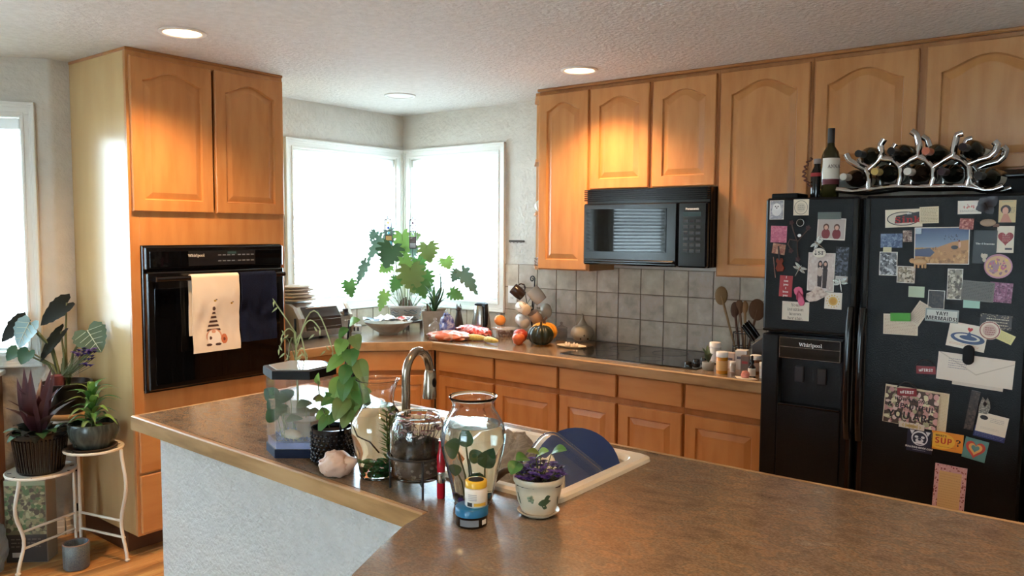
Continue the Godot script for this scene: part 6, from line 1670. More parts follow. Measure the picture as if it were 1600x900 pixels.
	rng.seed = 91
	var vo := vi.position
	for k in 26:
		var e := near(rng.randf_range(114, 150), rng.randf_range(545, 575), vo + Vector3(0, 0.4, 0), rng.randf_range(-0.02, 0.04)) - vo
		part(vi, "flower_stem", MB.new().tube([Vector3(e.x * 0.1, 0.05, e.z * 0.1), Vector3(e.x * 0.4, e.y * 0.5, e.z * 0.4), e], 0.0014, 4), M.stem)
		var fl := MB.new()
		for j in 5:
			var b := j * TAU / 5
			leaf_into(fl, e, e + Vector3(cos(b), 0.4, sin(b)) * 0.02, 0.018, 1, 0.2, Vector3.UP, 4)
		part(vi, "flower", fl, M.violet)
	# --- console under the nook window, its plants, the box, the bag and the cup on the floor
	var d := Vector3(0.6114, 0, -0.7913)
	var nrm := d.cross(Vector3.UP)
	var cs := thing("console_cabinet", "brown wooden console with pale top under the nook window", "cabinet")
	cs.transform = frame_at(Vector3(0, 0, 2.452) - d * 1.15 + nrm * 0.03, d)
	part(cs, "carcass", MB.new().box(Vector3(0.45, 0.6, 0.115), Vector3(0.9, 0.52, 0.21), 0.002), mat(c8(120, 78, 50), 0.45))
	part(cs, "top", MB.new().box(Vector3(0.45, 0.8725, 0.115), Vector3(0.93, 0.025, 0.23), 0.004), mat(c8(206, 204, 200), 0.3))
	for k in 3:
		part(cs, "drawer_front", MB.new().box(Vector3(0.155 + 0.295 * k, 0.735, 0.226), Vector3(0.285, 0.21, 0.012), 0.003), M.frame_x)
		part(cs, "door", MB.new().box(Vector3(0.155 + 0.295 * k, 0.485, 0.226), Vector3(0.285, 0.27, 0.012), 0.003), M.frame_x)
	for q in [[0.03, 0.03], [0.87, 0.03], [0.03, 0.2], [0.87, 0.2]]: part(cs, "leg", MB.new().box(Vector3(q[0], 0.17, q[1]), Vector3(0.045, 0.34, 0.04), 0.003), mat(c8(96, 60, 38), 0.5))
	var sill := [["succulent_pot", "spiky dark succulent in a dark pot on the console", 0.80, c8(40, 44, 40), M.g_black, 16], ["fern_pot", "silvery grass-like plant in a white pot on the console", 0.66, c8(200, 200, 198), M.g_grey, 26]]
	for q in sill:
		var w: Vector3 = cs.transform * Vector3(q[2], 0.8852, 0.115)
		var t := thing(q[0], q[1], "potted plant", w)
		part(t, "pot", MB.new().lathe([Vector2(0, 0), Vector2(0.045, 0), Vector2(0.056, 0.075), Vector2(0.05, 0.075), Vector2(0, 0.066)], 22), mat(q[3], 0.4))
		for k in q[5]:
			var a: float = k * 2.4
			leaf(t, Vector3(0, 0.068, 0), Vector3(cos(a) * 0.075, 0.1 + 0.05 * ((k * 3) % 5) / 5.0, sin(a) * 0.075), 0.013, 0, q[4], 0.15, Vector3.ZERO, 6)
	var w2: Vector3 = cs.transform * Vector3(0.885, 0.8852, 0.15)
	var fl2 := thing("primrose_pot", "yellow and red flowering primrose in a small pot on the console", "potted plant", w2)
	part(fl2, "pot", MB.new().lathe([Vector2(0, 0), Vector2(0.03, 0), Vector2(0.04, 0.05), Vector2(0.036, 0.05), Vector2(0, 0.044)], 20), mat(c8(206, 150, 60), 0.4))
	for k in 9:
		var a := k * 2.4
		var e := Vector3(cos(a) * 0.028, 0.065 + 0.006 * (k % 3), sin(a) * 0.028)
		var f := MB.new()
		for j in 6: leaf_into(f, e, e + Vector3(cos(j * TAU / 6), 0.3, sin(j * TAU / 6)) * 0.018, 0.016, 1, 0.2, Vector3.UP, 4)
		part(fl2, "flower", f, leaf_mat(c8(222, 178, 60) if k % 3 else c8(160, 40, 50), 0.6, 0.2))
	var bx := thing("garden_box", "tall printed carton with a leafy garden picture under the plant stand", "box", Vector3(0.2, 0, 2.685), 0.75)
	part(bx, "carton", MB.new().box(Vector3(0, 0.2, 0), Vector3(0.19, 0.4, 0.1), 0.002), mat(c8(150, 138, 122), 0.7))
	var im := board(96, 200, c8(74, 62, 50))
	im.fill_rect(Rect2i(0, 0, 96, 132), c8(120, 112, 84))
	dots(im, 220, Rect2(0, 10, 96, 120), 6, [c8(90, 110, 70), c8(150, 140, 104), c8(84, 72, 56), c8(176, 168, 130)], 4)
	im.fill_rect(Rect2i(0, 0, 96, 12), c8(150, 160, 130)); im.fill_rect(Rect2i(0, 132, 96, 68), c8(56, 46, 40)); im.fill_rect(Rect2i(14, 176, 22, 12), c8(216, 212, 206)); lines(im, Rect2i(12, 142, 70, 26), 9, c8(120, 110, 100))
	part(bx, "front_print", MB.new().box(Vector3(0, 0.2, 0.0508), Vector3(0.186, 0.396, 0.001), 0.0, true), printed(im, 0.5))
	part(bx, "side_print", MB.new().box(Vector3(-0.0957, 0.27, 0), Vector3(0.001, 0.25, 0.09)), mat(c8(110, 132, 92), 0.6))
	solo("plastic_bag", "knotted translucent grey plastic bag on the floor by the console", "bag", crumple(Vector3(0, 0.12, 0), Vector3(0.1, 0.14, 0.085), 77, 0.3, 1.6, 34, 22, 0.0), glass(c8(150, 160, 164), 0.7, 0.3), Vector3(0.215, 0.0005, 2.90))
	var cup := thing("patterned_pot", "small blue patterned oval pot on the floor in front of the plant stand", "pot", Vector3(0.475, 0, 2.60))
	part(cup, "pot", MB.new().lathe([Vector2(0, 0), Vector2(0.05, 0), Vector2(0.056, 0.006), Vector2(0.058, 0.118), Vector2(0.054, 0.121), Vector2(0.05, 0.117), Vector2(0.05, 0.02), Vector2(0, 0.018)], 30), tri_mat(noise_tex(102, 0.06, 3, [[0, c8(38, 48, 60)], [0.42, c8(76, 92, 102)], [0.52, c8(150, 146, 128)], [0.62, c8(62, 78, 92)], [1, c8(120, 124, 116)]], 256, 10.0), Vector3.ONE * 8, 0.35))
	part(cup, "rim", MB.new().tube(range(26).map(func(i): return Vector3(cos(TAU * i / 26) * 0.0545, 0.12, sin(TAU * i / 26) * 0.0545)), 0.0035, 6, true), mat(c8(130, 104, 88), 0.4))

# ---------------------------------------------------------------- bottles on the refrigerator, magnets on its doors
const FT := 1.7395
const FZ := 0.8202
func bottle_shape(r: float, h: float) -> MB:
	return MB.new().lathe([Vector2(0, 0), Vector2(r * 0.92, 0), Vector2(r, 0.004), Vector2(r, h * 0.58), Vector2(r * 0.86, h * 0.66), Vector2(r * 0.45, h * 0.74), Vector2(r * 0.37, h * 0.8), Vector2(r * 0.36, h), Vector2(0, h)], 26)
func wine_things() -> void:
	var z := 0.70
	var c := at_z(1440, 296, z)
	var rk := thing("wine_rack", "polished silver branching wine rack on top of the refrigerator", "wine rack", Vector3(c.x, FT, z))
	# nodes of the rack, read as pixels on its front plane
	var P2 := func(x: float, y: float, dz := 0.0) -> Vector3:
		var q := at_z(x, y, z)
		return Vector3(q.x - c.x, maxf(q.y - FT, 0.006), dz)
	var strands := [[[1312, 297], [1335, 300], [1362, 297], [1400, 292], [1440, 293], [1480, 292], [1515, 292], [1540, 298], [1557, 297], [1570, 292]],
		[[1362, 297], [1362, 278], [1358, 266], [1345, 260], [1332, 252], [1327, 242]], [[1362, 266], [1375, 254], [1382, 243], [1380, 228], [1386, 219]],
		[[1382, 249], [1400, 252], [1410, 262], [1411, 276], [1408, 290]], [[1410, 262], [1425, 252], [1438, 246], [1440, 228], [1436, 212], [1428, 207]], [[1438, 246], [1452, 252], [1461, 263], [1462, 278], [1458, 291]],
		[[1461, 263], [1478, 252], [1492, 244], [1495, 228], [1498, 213], [1508, 210]], [[1492, 246], [1506, 252], [1516, 262], [1517, 278], [1513, 291]],
		[[1516, 258], [1530, 252], [1548, 247], [1558, 238], [1561, 228], [1556, 223]], [[1517, 275], [1522, 288], [1540, 298]]]
	for dz in [-0.09, 0.045]:
		for s in strands:
			var pts := []
			for q in s: pts.append(P2.call(q[0] + (6 if dz < 0 else 0), q[1] + (3 if dz < 0 and q[1] < 290 else 0), dz))
			var cv := Curve3D.new()
			for i in pts.size():
				var tg: Vector3 = (pts[mini(i + 1, pts.size() - 1)] - pts[maxi(i - 1, 0)]) / 6.0
				cv.add_point(pts[i], -tg, tg)
			var sm := []
			for k in 19: sm.append(cv.sample_baked(cv.get_baked_length() * k / 18.0))
			part(rk, "branch", MB.new().tube(sm, 0.0128, 10), M.chrome)
	for q in [[1362, 292], [1410, 291], [1460, 290], [1515, 290], [1382, 250], [1438, 247], [1492, 246]]:
		part(rk, "tie_bar", MB.new().tube([P2.call(q[0], q[1], 0.045), P2.call(q[0] + 3, q[1] + 1, -0.09)], 0.006, 8), M.chrome)
	# bottles lying in the rack, necks to the front
	var bg := mat(c8(22, 26, 20), 0.08)
	var bb := mat(c8(44, 32, 22), 0.1)
	var bl := [["dark green wine bottle lying at the left end of the upper row", 1361, 244, bg, c8(26, 30, 34)], ["black wine bottle lying second in the upper row", 1411, 240, bg, c8(26, 24, 26)], ["dark wine bottle with copper foil lying third in the upper row", 1464, 240, bg, c8(190, 110, 84)], ["dark wine bottle lying at the right end of the upper row", 1520, 234, bg, c8(36, 26, 30)], ["brown wine bottle with silver foil lying at the left end of the lower row", 1338, 279, bb, c8(196, 190, 176)], ["dark wine bottle with gold foil lying second in the lower row", 1386, 271, bg, c8(196, 168, 96)], ["brown wine bottle with white foil lying third in the lower row", 1436, 271, bb, c8(214, 208, 198)], ["dark wine bottle with plum foil lying fourth in the lower row", 1488, 271, bg, c8(52, 34, 40)], ["dark wine bottle lying at the right end of the lower row beside the rack foot", 1544, 277, bg, c8(40, 36, 34)]]
	for q in bl:
		var p := at_z(q[1], q[2], z)
		var t := thing("wine_bottle", q[0], "bottle", Vector3.ZERO, 0.0, "wine bottles in the silver rack")
		part(t, "glass", bottle_shape(0.0355, 0.29), q[3])
		part(t, "foil", MB.new().lathe([Vector2(0.0142, 0.235), Vector2(0.0145, 0.2905), Vector2(0, 0.2905)], 18), mat(q[4], 0.3, 0.4))
		part(t, "label", MB.new().lathe([Vector2(0.0358, 0.04), Vector2(0.0358, 0.13)], 22, Vector3.ZERO, PI * 1.1), M.paper)
		aim(t, Vector3(p.x + 0.02, maxf(p.y, FT + 0.036), z - 0.15), Vector3(-0.12, 0.0, 1.0))
	var sb := at_z(1296, 300, 0.72)
	var wb := thing("wine_bottle", "upright red wine bottle with cream and maroon label", "bottle", Vector3(sb.x, FT, 0.72))
	part(wb, "glass", bottle_shape(0.037, 0.29), mat(c8(46, 44, 20), 0.07))
	part(wb, "capsule", MB.new().lathe([Vector2(0.0142, 0.225), Vector2(0.0146, 0.2905), Vector2(0, 0.2905)], 18), mat(c8(34, 30, 32), 0.4))
	var face := atan2(-FW.z, -FW.x)
	var wrap := func(y0: float, y1: float) -> MB:
		var mb := MB.new()
		mb.xf = Transform3D(Basis(Vector3.UP, -(face - 1.3)), Vector3.ZERO)
		mb.lathe([Vector2(0.0374, y0), Vector2(0.0374, y1)], 18, Vector3.ZERO, 2.6)
		return mb
	part(wb, "label", wrap.call(0.078, 0.165), M.paper)
	part(wb, "label_band", wrap.call(0.055, 0.078), mat(c8(104, 40, 48), 0.6))
	var lt := lettering(wb, "ANNA", Vector3(cos(face), 0, sin(face)) * 0.0382 + Vector3(0, 0.13, 0), 0.014, M.ink_brown, "Droid Serif", false, 0.9)
	lt.rotation.y = PI / 2 - face
	var sb2 := at_z(1276, 300, 0.66)
	var sq := thing("sauce_bottle", "small dark bottle with red cap and white lettering behind the upright wine bottle", "bottle", Vector3(sb2.x, FT, 0.66))
	part(sq, "bottle", MB.new().lathe([Vector2(0, 0), Vector2(0.026, 0), Vector2(0.027, 0.005), Vector2(0.027, 0.11), Vector2(0.014, 0.14), Vector2(0.014, 0.15), Vector2(0, 0.15)], 20), mat(c8(30, 32, 32), 0.2))
	part(sq, "red_band", MB.new().lathe([Vector2(0.0274, 0.095), Vector2(0.0274, 0.111)], 20), M.ink_red)
	part(sq, "cap", MB.new().lathe([Vector2(0, 0.1502), Vector2(0.016, 0.1502), Vector2(0.016, 0.172), Vector2(0, 0.173)], 16), mat(c8(150, 140, 136), 0.4))
	var co := []
	for k in 22: co.append(Vector3(-0.02 - 0.03 * sin(k * 0.15), 0.05 + 0.006 * k, 0.02) + Vector3(cos(k * 1.9), 0, sin(k * 1.9)) * 0.008)
	part(sq, "cord_garland", MB.new().tube(co, 0.004, 6), mat(c8(110, 62, 48), 0.7))
	var bx := at_z(1578, 292, 0.55)
	var tb := thing("storage_tin", "dark storage tin lying on the refrigerator behind the wine rack", "tin", Vector3(3.97, FT, 0.5))
	part(tb, "tin", MB.new().box(Vector3(0, 0.035, 0), Vector3(0.12, 0.07, 0.2), 0.006), M.black_matte)
	part(tb, "lid", MB.new().box(Vector3(0, 0.0765, 0), Vector3(0.125, 0.012, 0.205), 0.004), M.black)
# a flat printed card held on the refrigerator door: centre, size in pixels, tilt, picture
var card_n := 0
func card(called: String, label: String, category: String, x: float, y: float, w: float, h: float, rot: float, im: Image, lift := 0, thick := 0.0016) -> MeshInstance3D:
	var a := at_z(x - w / 2, y, FZ)
	var b := at_z(x + w / 2, y, FZ)
	var p := at_z(x, y - h / 2, FZ)
	var q := at_z(x, y + h / 2, FZ)
	var m := at_z(x, y, FZ)
	var sz := Vector2(b.x - a.x, p.y - q.y)
	var o := solo(called, label, category, MB.new().box(Vector3(0, 0, thick / 2), Vector3(sz.x, sz.y, thick), 0.0, true), printed(im, 0.4) if im.get_width() > 8 else mat(im.get_pixel(0, 0), 0.45), Vector3(m.x, m.y, FZ + 0.0004 + lift * 0.0022))
	o.rotation.z = deg_to_rad(rot)
	o.set_meta("group", "magnets and cards on the refrigerator doors")
	return o
func shape_magnet(called: String, label: String, x: float, y: float, lift := 0) -> Node3D:
	var m := at_z(x, y, FZ)
	return thing(called, label, "magnet", Vector3(m.x, m.y, FZ + 0.0004 + lift * 0.0022), 0.0, "magnets and cards on the refrigerator doors")
func words(o: Node3D, lines_: Array, cap: float, m: Material, step: float, y0 := 0.0, font := "Droid Sans", bold := false, wide := 1.0, x0 := 0.0) -> void:
	for i in lines_.size(): lettering(o, lines_[i], Vector3(x0, y0 - i * step, 0.0018), cap, m, font, bold, wide)
func pic(w: int, h: int, kind: String, a: Color, b := Color.BLACK, c := Color.WHITE, seed_ := 1) -> Image:
	var W := w * 4
	var H := h * 4
	var im := board(W, H, a)
	match kind:
		"photo":                                   # pale border round a mottled view
			dots(im, 140, Rect2(0, 0, W, H), 9, [b, c, b.lerp(c, 0.5), a.lerp(b, 0.5)], seed_)
			for r in [Rect2i(0, 0, W, 4), Rect2i(0, H - 4, W, 4), Rect2i(0, 0, 4, H), Rect2i(W - 4, 0, 4, H)]: im.fill_rect(r, c8(226, 220, 208))
		"mottle": dots(im, 220, Rect2(0, 0, W, H), 8, [b, c, b.lerp(c, 0.5), a], seed_)
		"note": lines(im, Rect2i(8, 10, W - 16, H - 18), 9, b, seed_)
		"people":
			im.fill_rect(Rect2i(0, 0, W, H), c); im.fill_rect(Rect2i(5, 5, W - 10, H - 14), a)
			for k in 2:
				var x := W * (0.32 + 0.38 * k)
				oval(im, x, H * 0.72, W * 0.15, H * 0.24, b); oval(im, x, H * 0.4, W * 0.105, H * 0.15, c8(96, 62, 48)); oval(im, x, H * 0.43, W * 0.07, H * 0.1, c8(214, 168, 146))
			im.fill_rect(Rect2i(0, H - 8, W, 8), c)
		"beach":
			for y in H: im.fill_rect(Rect2i(0, y, W, 1), a.lerp(b, float(y) / H * 1.6) if y < H * 0.55 else c)
			dots(im, 90, Rect2(0, H * 0.56, W, H * 0.42), 10, [c8(176, 128, 78), c8(206, 160, 104), c8(150, 106, 66)], 4)
			poly_fill(im, [[0, H * 0.6], [W * 0.3, H * 0.56], [W * 0.38, H * 0.68], [W * 0.3, H * 0.8], [0, H * 0.78]], c8(84, 92, 122))
			poly_fill(im, [[W * 0.4, H * 0.56], [W * 0.7, H * 0.4], [W, H * 0.34], [W, H * 0.62], [W * 0.5, H * 0.66]], c8(186, 136, 84))
			oval(im, W * 0.74, H * 0.54, 22, 12, c8(50, 44, 48)); oval(im, W * 0.83, H * 0.47, 8, 20, c8(214, 168, 140)); oval(im, W * 0.82, H * 0.37, 6, 7, c8(120, 50, 34))
			dots(im, 26, Rect2(W * 0.5, H * 0.2, W * 0.3, H * 0.14), 2.5, [c8(40, 44, 60)], 5)
			for r in [Rect2i(0, 0, W, 5), Rect2i(0, H - 5, W, 5), Rect2i(0, 0, 5, H), Rect2i(W - 5, 0, 5, H)]: im.fill_rect(r, c8(236, 228, 214))
		"sun":
			oval(im, W * 0.5, H * 0.52, W * 0.27, H * 0.27, b)
			for k in 14: oval(im, W * (0.5 + 0.36 * cos(k * TAU / 14)), H * (0.52 + 0.36 * sin(k * TAU / 14)), 4, 4, b)
			oval(im, W * 0.5, H * 0.52, W * 0.19, H * 0.19, c)
		"badge":
			oval(im, W / 2.0, H / 2.0, W * 0.44, H * 0.44, b); oval(im, W / 2.0, H / 2.0, W * 0.40, H * 0.40, a); oval(im, W / 2.0, H / 2.0, W * 0.30, H * 0.30, b.lerp(a, 0.75))
			lines(im, Rect2i(int(W * 0.3), int(H * 0.36), int(W * 0.42), int(H * 0.34)), 12, b, seed_)
		"heart":
			poly_fill(im, heart(W * 0.5, H * 0.48, W * 0.4), b)
			poly_fill(im, heart(W * 0.5, H * 0.47, W * 0.28), c)
			poly_fill(im, heart(W * 0.5, H * 0.45, W * 0.17), a)
		"lady":
			oval(im, W * 0.42, H * 0.42, W * 0.3, H * 0.2, c8(52, 34, 30)); oval(im, W * 0.4, H * 0.48, W * 0.18, H * 0.17, c8(214, 156, 130)); poly_fill(im, [[W * 0.1, H], [W * 0.3, H * 0.62], [W * 0.55, H * 0.62], [W * 0.8, H]], c8(196, 130, 104))
			im.fill_rect(Rect2i(W / 6, 5, W * 2 / 3, 9), c8(190, 176, 130)); lines(im, Rect2i(W * 5 / 8, H / 3, W / 3, H / 4), 8, c8(70, 60, 60))
		"floral":
			dots(im, 90, Rect2(0, 0, W, H), 17, [c8(206, 156, 150), c8(166, 160, 122), c8(216, 190, 176), c8(190, 140, 130), c8(216, 206, 166)], seed_)
			dots(im, 30, Rect2(0, 0, W, H), 7, [c8(128, 94, 78), c8(190, 130, 126), c8(120, 126, 86)], seed_ + 1)
	return im
func heart(x: float, y: float, r: float) -> Array:
	var o := []
	for k in 40:
		var t := TAU * k / 40
		o.append([x + r * 1.06 * pow(sin(t), 3), y - r * (0.82 * cos(t) - 0.32 * cos(2 * t) - 0.13 * cos(3 * t) - 0.06 * cos(4 * t))])
	return o
func dragonfly(label: String, x: float, y: float, rot: float) -> void:
	var t := shape_magnet("dragonfly_magnet", label, x, y, 2)
	t.rotation.z = rot
	part(t, "body", MB.new().tube([Vector3(0, 0.016, 0.004), Vector3(0, 0.006, 0.005), Vector3(0, -0.036, 0.003)], [0.003, 0.0035, 0.0014], 7), M.steel)
	for s in [-1, 1]:
		for k in 2:
			var mb := MB.new()
			leaf_into(mb, Vector3(0, 0.006 - 0.006 * k, 0.004), Vector3(s * 0.03, 0.016 - 0.02 * k, 0.004), 0.012, 1, 0.0, Vector3(0, 0, 1), 6, 0.05)
			part(t, "wing", mb, mat(c8(190, 190, 184), 0.25, 0.9))
func magnets() -> void:
	var cream := c8(228, 214, 190)
	var ink := c8(70, 62, 62)
	var group := "magnet"
	# freezer door
	card("photo_magnet", "photo of a fluffy white dog at the freezer door corner", group, 1214, 328, 22, 30, 0, (func() -> Image:
		var b := pic(22, 30, "photo", c8(170, 168, 172), c8(150, 150, 158), c8(196, 192, 196))
		oval(b, 44, 64, 30, 34, c8(232, 230, 228)); oval(b, 44, 40, 24, 22, c8(240, 238, 236))
		for q in [[36, 38], [52, 38], [44, 48]]: oval(b, q[0], q[1], 4, 4, c8(30, 28, 30))
		return b
		).call())
	card("round_emblem_card", "cream square card with a circular grey emblem", group, 1252, 324, 24, 25, 0, pic(24, 25, "badge", cream, c8(150, 140, 124)))
	card("pink_card", "pink square card with handwritten script below the dog photo", group, 1217, 366, 25, 26, -1, pic(25, 26, "mottle", c8(206, 110, 136), c8(214, 128, 150), c8(190, 96, 124), 5))
	card("twins_photo", "photo of two children in red on pale paper", group, 1299, 358, 44, 34, -2, pic(44, 34, "people", c8(190, 176, 168), c8(124, 36, 44), c8(232, 224, 212)))
	card("grey_clip", "flat grey-green magnetic clip above the two children", group, 1297, 337, 36, 11, 0, pic(36, 11, "note", c8(104, 116, 110), c8(92, 102, 98)), 2, 0.006)
	var tw := shape_magnet("twig_figure", "rusty wire flower figure with a white button", 1247, 378, 1)
	var m0 := tw.position
	for s in [[[1246, 378], [1240, 362], [1237, 350]], [[1246, 378], [1254, 368], [1263, 358]], [[1246, 378], [1246, 392], [1247, 404]], [[1246, 376], [1234, 374], [1231, 381], [1236, 390]]]:
		part(tw, "wire", MB.new().tube(s.map(func(q): return at_z(q[0], q[1], FZ + 0.004) - m0), 0.0022, 6), mat(c8(96, 70, 60), 0.5, 0.5))
	for q in [[1237, 348], [1263, 356], [1247, 405], [1236, 392]]:
		var mb := MB.new()
		var c := at_z(q[0], q[1], FZ + 0.004) - m0
		for k in 5: leaf_into(mb, c, c + Vector3(cos(k * TAU / 5), sin(k * TAU / 5), 0.1) * 0.012, 0.01, 1, 0.1, Vector3(0, 0, 1), 4)
		part(tw, "wire_flower", mb, mat(c8(74, 44, 42), 0.5, 0.3))
	part(tw, "button", MB.new().ball(at_z(1249, 368, FZ + 0.005) - m0, Vector3(0.008, 0.007, 0.003), 12, 8), M.white)
	var rd := shape_magnet("round_magnet", "round black magnet with white lettering ring", 1251, 348, 1)
	var disc := MB.new()
	disc.xf = Transform3D(Basis(Vector3(1, 0, 0), PI / 2), Vector3.ZERO)
	disc.lathe([Vector2(0, 0), Vector2(0.019, 0), Vector2(0.019, 0.003), Vector2(0, 0.003)], 24)
	part(rd, "disc", disc, M.black)
	part(rd, "white_ring", MB.new().tube(range(20).map(func(i): return Vector3(cos(TAU * i / 20) * 0.015, sin(TAU * i / 20) * 0.015, 0.003)), 0.0008, 4, true), M.ink_white)
	dragonfly("silver dragonfly magnet above the two women photo", 1279, 381, 0.9)
	dragonfly("silver dragonfly magnet beside the violin magnet", 1250, 420, -0.5)
	dragonfly("silver dragonfly magnet under the dark snapshot", 1314, 442, 0.15)
	var vn := shape_magnet("violin_magnet", "miniature red-brown violin magnet with bow", 1219, 408, 1)
	var vm := MB.new()
	vm.prism(PackedVector2Array([Vector2(-0.012, 0.012), Vector2(0.012, 0.012), Vector2(0.0155, 0.0), Vector2(0.010, -0.012), Vector2(0.019, -0.03), Vector2(0.012, -0.044), Vector2(-0.012, -0.044), Vector2(-0.019, -0.03), Vector2(-0.010, -0.012), Vector2(-0.0155, 0.0)]), 0.0, 0.007, 0.001)
	part(vn, "body", vm, mat(c8(134, 58, 42), 0.25))
	part(vn, "neck", MB.new().box(Vector3(0, 0.035, 0.0085), Vector3(0.006, 0.06, 0.004), 0.001), mat(c8(40, 26, 22), 0.4))
	part(vn, "bow", MB.new().tube([Vector3(-0.026, 0.02, 0.004), Vector3(-0.022, -0.07, 0.004)], 0.0014, 5), mat(c8(150, 100, 80), 0.5))
	vn.rotation.z = 0.08
	card("small_note", "small tan printed tag behind the violin neck", group, 1217, 389, 20, 16, -8, pic(20, 16, "mottle", c8(170, 116, 90), c8(150, 90, 72), c8(196, 150, 120), 3))
	card("women_photo", "snapshot of two women standing on a path", group, 1283, 425, 42, 60, -1, (func() -> Image:
		var b := pic(42, 60, "photo", c8(206, 190, 182), c8(198, 180, 172), c8(216, 204, 196), 8)
		for q in [[78, 0], [110, 1]]:
			poly_fill(b, [[q[0] - 16, 100], [q[0] + 16, 100], [q[0] + 12, 220], [q[0] - 12, 220]], c8(58, 46, 46)); oval(b, q[0], 78, 16, 30, c8(44, 30, 30)); oval(b, q[0], 70, 9, 12, c8(206, 160, 140))
		oval(b, 78, 118, 18, 30, c8(196, 176, 164))
		return b
		).call())
	var sf := card("city_badge", "oval white badge reading I heart SF", group, 1281, 395, 22, 16, 0, board(8, 8, c8(236, 228, 210)), 3)
	sf.mesh = (func() -> ArrayMesh:
		var mb := MB.new()
		mb.xf = Transform3D(Basis(Vector3(1, 0, 0), PI / 2), Vector3.ZERO) * Transform3D(Basis.from_scale(Vector3(1.35, 1, 1)), Vector3.ZERO)
		mb.lathe([Vector2(0, 0), Vector2(0.0195, 0), Vector2(0.0195, 0.002), Vector2(0, 0.002)], 26)
		return mb.mesh()
		).call()
	lettering(sf, "I", Vector3(-0.014, 0.005, 0.0024), 0.009, M.ink, "Droid Serif", true)
	lettering(sf, "SF", Vector3(0.008, 0.0, 0.0024), 0.016, M.ink, "Droid Serif", true)
	var hm := MB.new()
	var hh := PackedVector2Array()
	for q in heart(0, 0, 0.0042): hh.append(Vector2(q[0], -q[1]))
	hm.prism(hh, 0.002, 0.0028)
	part(sf, "heart", hm, M.ink).position = Vector3(-0.014, -0.006, 0)
	card("dark_snapshot", "narrow dark snapshot beside the two women photo", group, 1315, 412, 20, 52, -2, pic(20, 52, "mottle", c8(22, 24, 30), c8(40, 44, 56), c8(90, 94, 108), 6))
	card("white_tag", "small white tag under the dark snapshot", group, 1315, 437, 19, 11, -2, pic(19, 11, "note", c8(206, 202, 196), c8(150, 146, 146)), 1)
	var so := shape_magnet("cutout_magnet", "cream cut-out photo of a reclining figure", 1277, 459, 2)
	var cm := MB.new()
	cm.prism(PackedVector2Array([Vector2(-0.045, -0.025), Vector2(-0.03, -0.035), Vector2(0.0, -0.03), Vector2(0.03, -0.012), Vector2(0.05, 0.0), Vector2(0.03, 0.012), Vector2(0.012, 0.03), Vector2(-0.008, 0.032), Vector2(-0.018, 0.012), Vector2(-0.042, 0.0)]), 0.0, 0.002)
	part(so, "paper", cm, tri_mat(noise_tex(95, 0.04, 3, [[0, c8(150, 120, 108)], [0.5, c8(214, 194, 180)], [1, c8(232, 220, 210)]], 128), Vector3.ONE * 8, 0.5))
	var iy := card("red_tag", "red card reading I see you, I love you", group, 1228, 447, 20, 33, -2, board(8, 8, c8(164, 44, 50)))
	words(iy, ["I", "see", "you", "I", "love", "you"], 0.0085, M.ink_white, 0.0155, 0.038, "Droid Sans", true)
	var ff := shape_magnet("sandal_magnet", "pink flip-flop sandal magnet", 1251, 463, 2)
	var fm := MB.new()
	fm.prism(PackedVector2Array([Vector2(-0.012, 0.04), Vector2(0.004, 0.042), Vector2(0.016, 0.032), Vector2(0.016, 0.012), Vector2(0.011, -0.004), Vector2(0.014, -0.028), Vector2(0.006, -0.04), Vector2(-0.007, -0.04), Vector2(-0.013, -0.026), Vector2(-0.012, 0.0), Vector2(-0.019, 0.018), Vector2(-0.019, 0.032)]), 0.0, 0.006, 0.001)
	part(ff, "sole", fm, mat(c8(214, 98, 130), 0.5))
	for s in [-1, 1]: part(ff, "strap", MB.new().tube([Vector3(0, 0.024, 0.006), Vector3(s * 0.009, 0.008, 0.012), Vector3(s * 0.014, -0.01, 0.006)], 0.003, 6), mat(c8(178, 52, 84), 0.4))
	ff.rotation.z = 0.25
	card("sun_card", "white square card with a yellow sun", group, 1302, 470, 27, 26, -1, pic(27, 26, "sun", c8(232, 222, 206), c8(214, 176, 96), c8(198, 146, 56)))
	var yi := card("quote_card", "cream quote card about intuition at the bottom of the upper freezer door", group, 1243, 486, 42, 29, 0, board(8, 8, c8(222, 210, 192)))
	words(yi, ["Your", "intuition", "knows", "her shit."], 0.0118, M.ink_brown, 0.019, 0.026, "Droid Serif")
	# refrigerator door, upper part
	var sk := card("oval_sign_card", "cream card with an oval sign in black and red script", group, 1412, 341, 58, 28, 2, (func() -> Image:
		var b := board(232, 112, cream)
		oval(b, 116, 58, 104, 44, c8(40, 34, 34)); oval(b, 116, 58, 98, 39, c8(214, 200, 180)); poly_fill(b, [[70, 40], [214, 18], [214, 80], [60, 88]], c8(34, 28, 30))
		return b
		).call())
	words(sk, ["the"], 0.008, M.ink_white, 0.02, 0.018, "Droid Serif", true, 1.0, 0.02)
	words(sk, ["Sink"], 0.024, M.ink_red, 0.02, -0.006, "Droid Serif", true, 1.2, 0.014)
	card("coupon", "cream coupon overlapping the oval sign card", group, 1452, 336, 30, 26, 2, pic(30, 26, "note", c8(216, 200, 164), c8(150, 128, 96)), 1)
	card("white_card", "white card with faint red drawing near the black butterfly", group, 1515, 324, 37, 21, 1, (func() -> Image:
		var b := board(148, 84, c8(236, 226, 212))
		dots(b, 14, Rect2(40, 20, 70, 26), 5, [c8(214, 120, 110), c8(206, 150, 140)], 2); lines(b, Rect2i(14, 60, 120, 14), 7, c8(120, 110, 110))
		return b
		).call())
	var bf := shape_magnet("butterfly_magnet", "dark grey butterfly magnet", 1542, 322, 2)
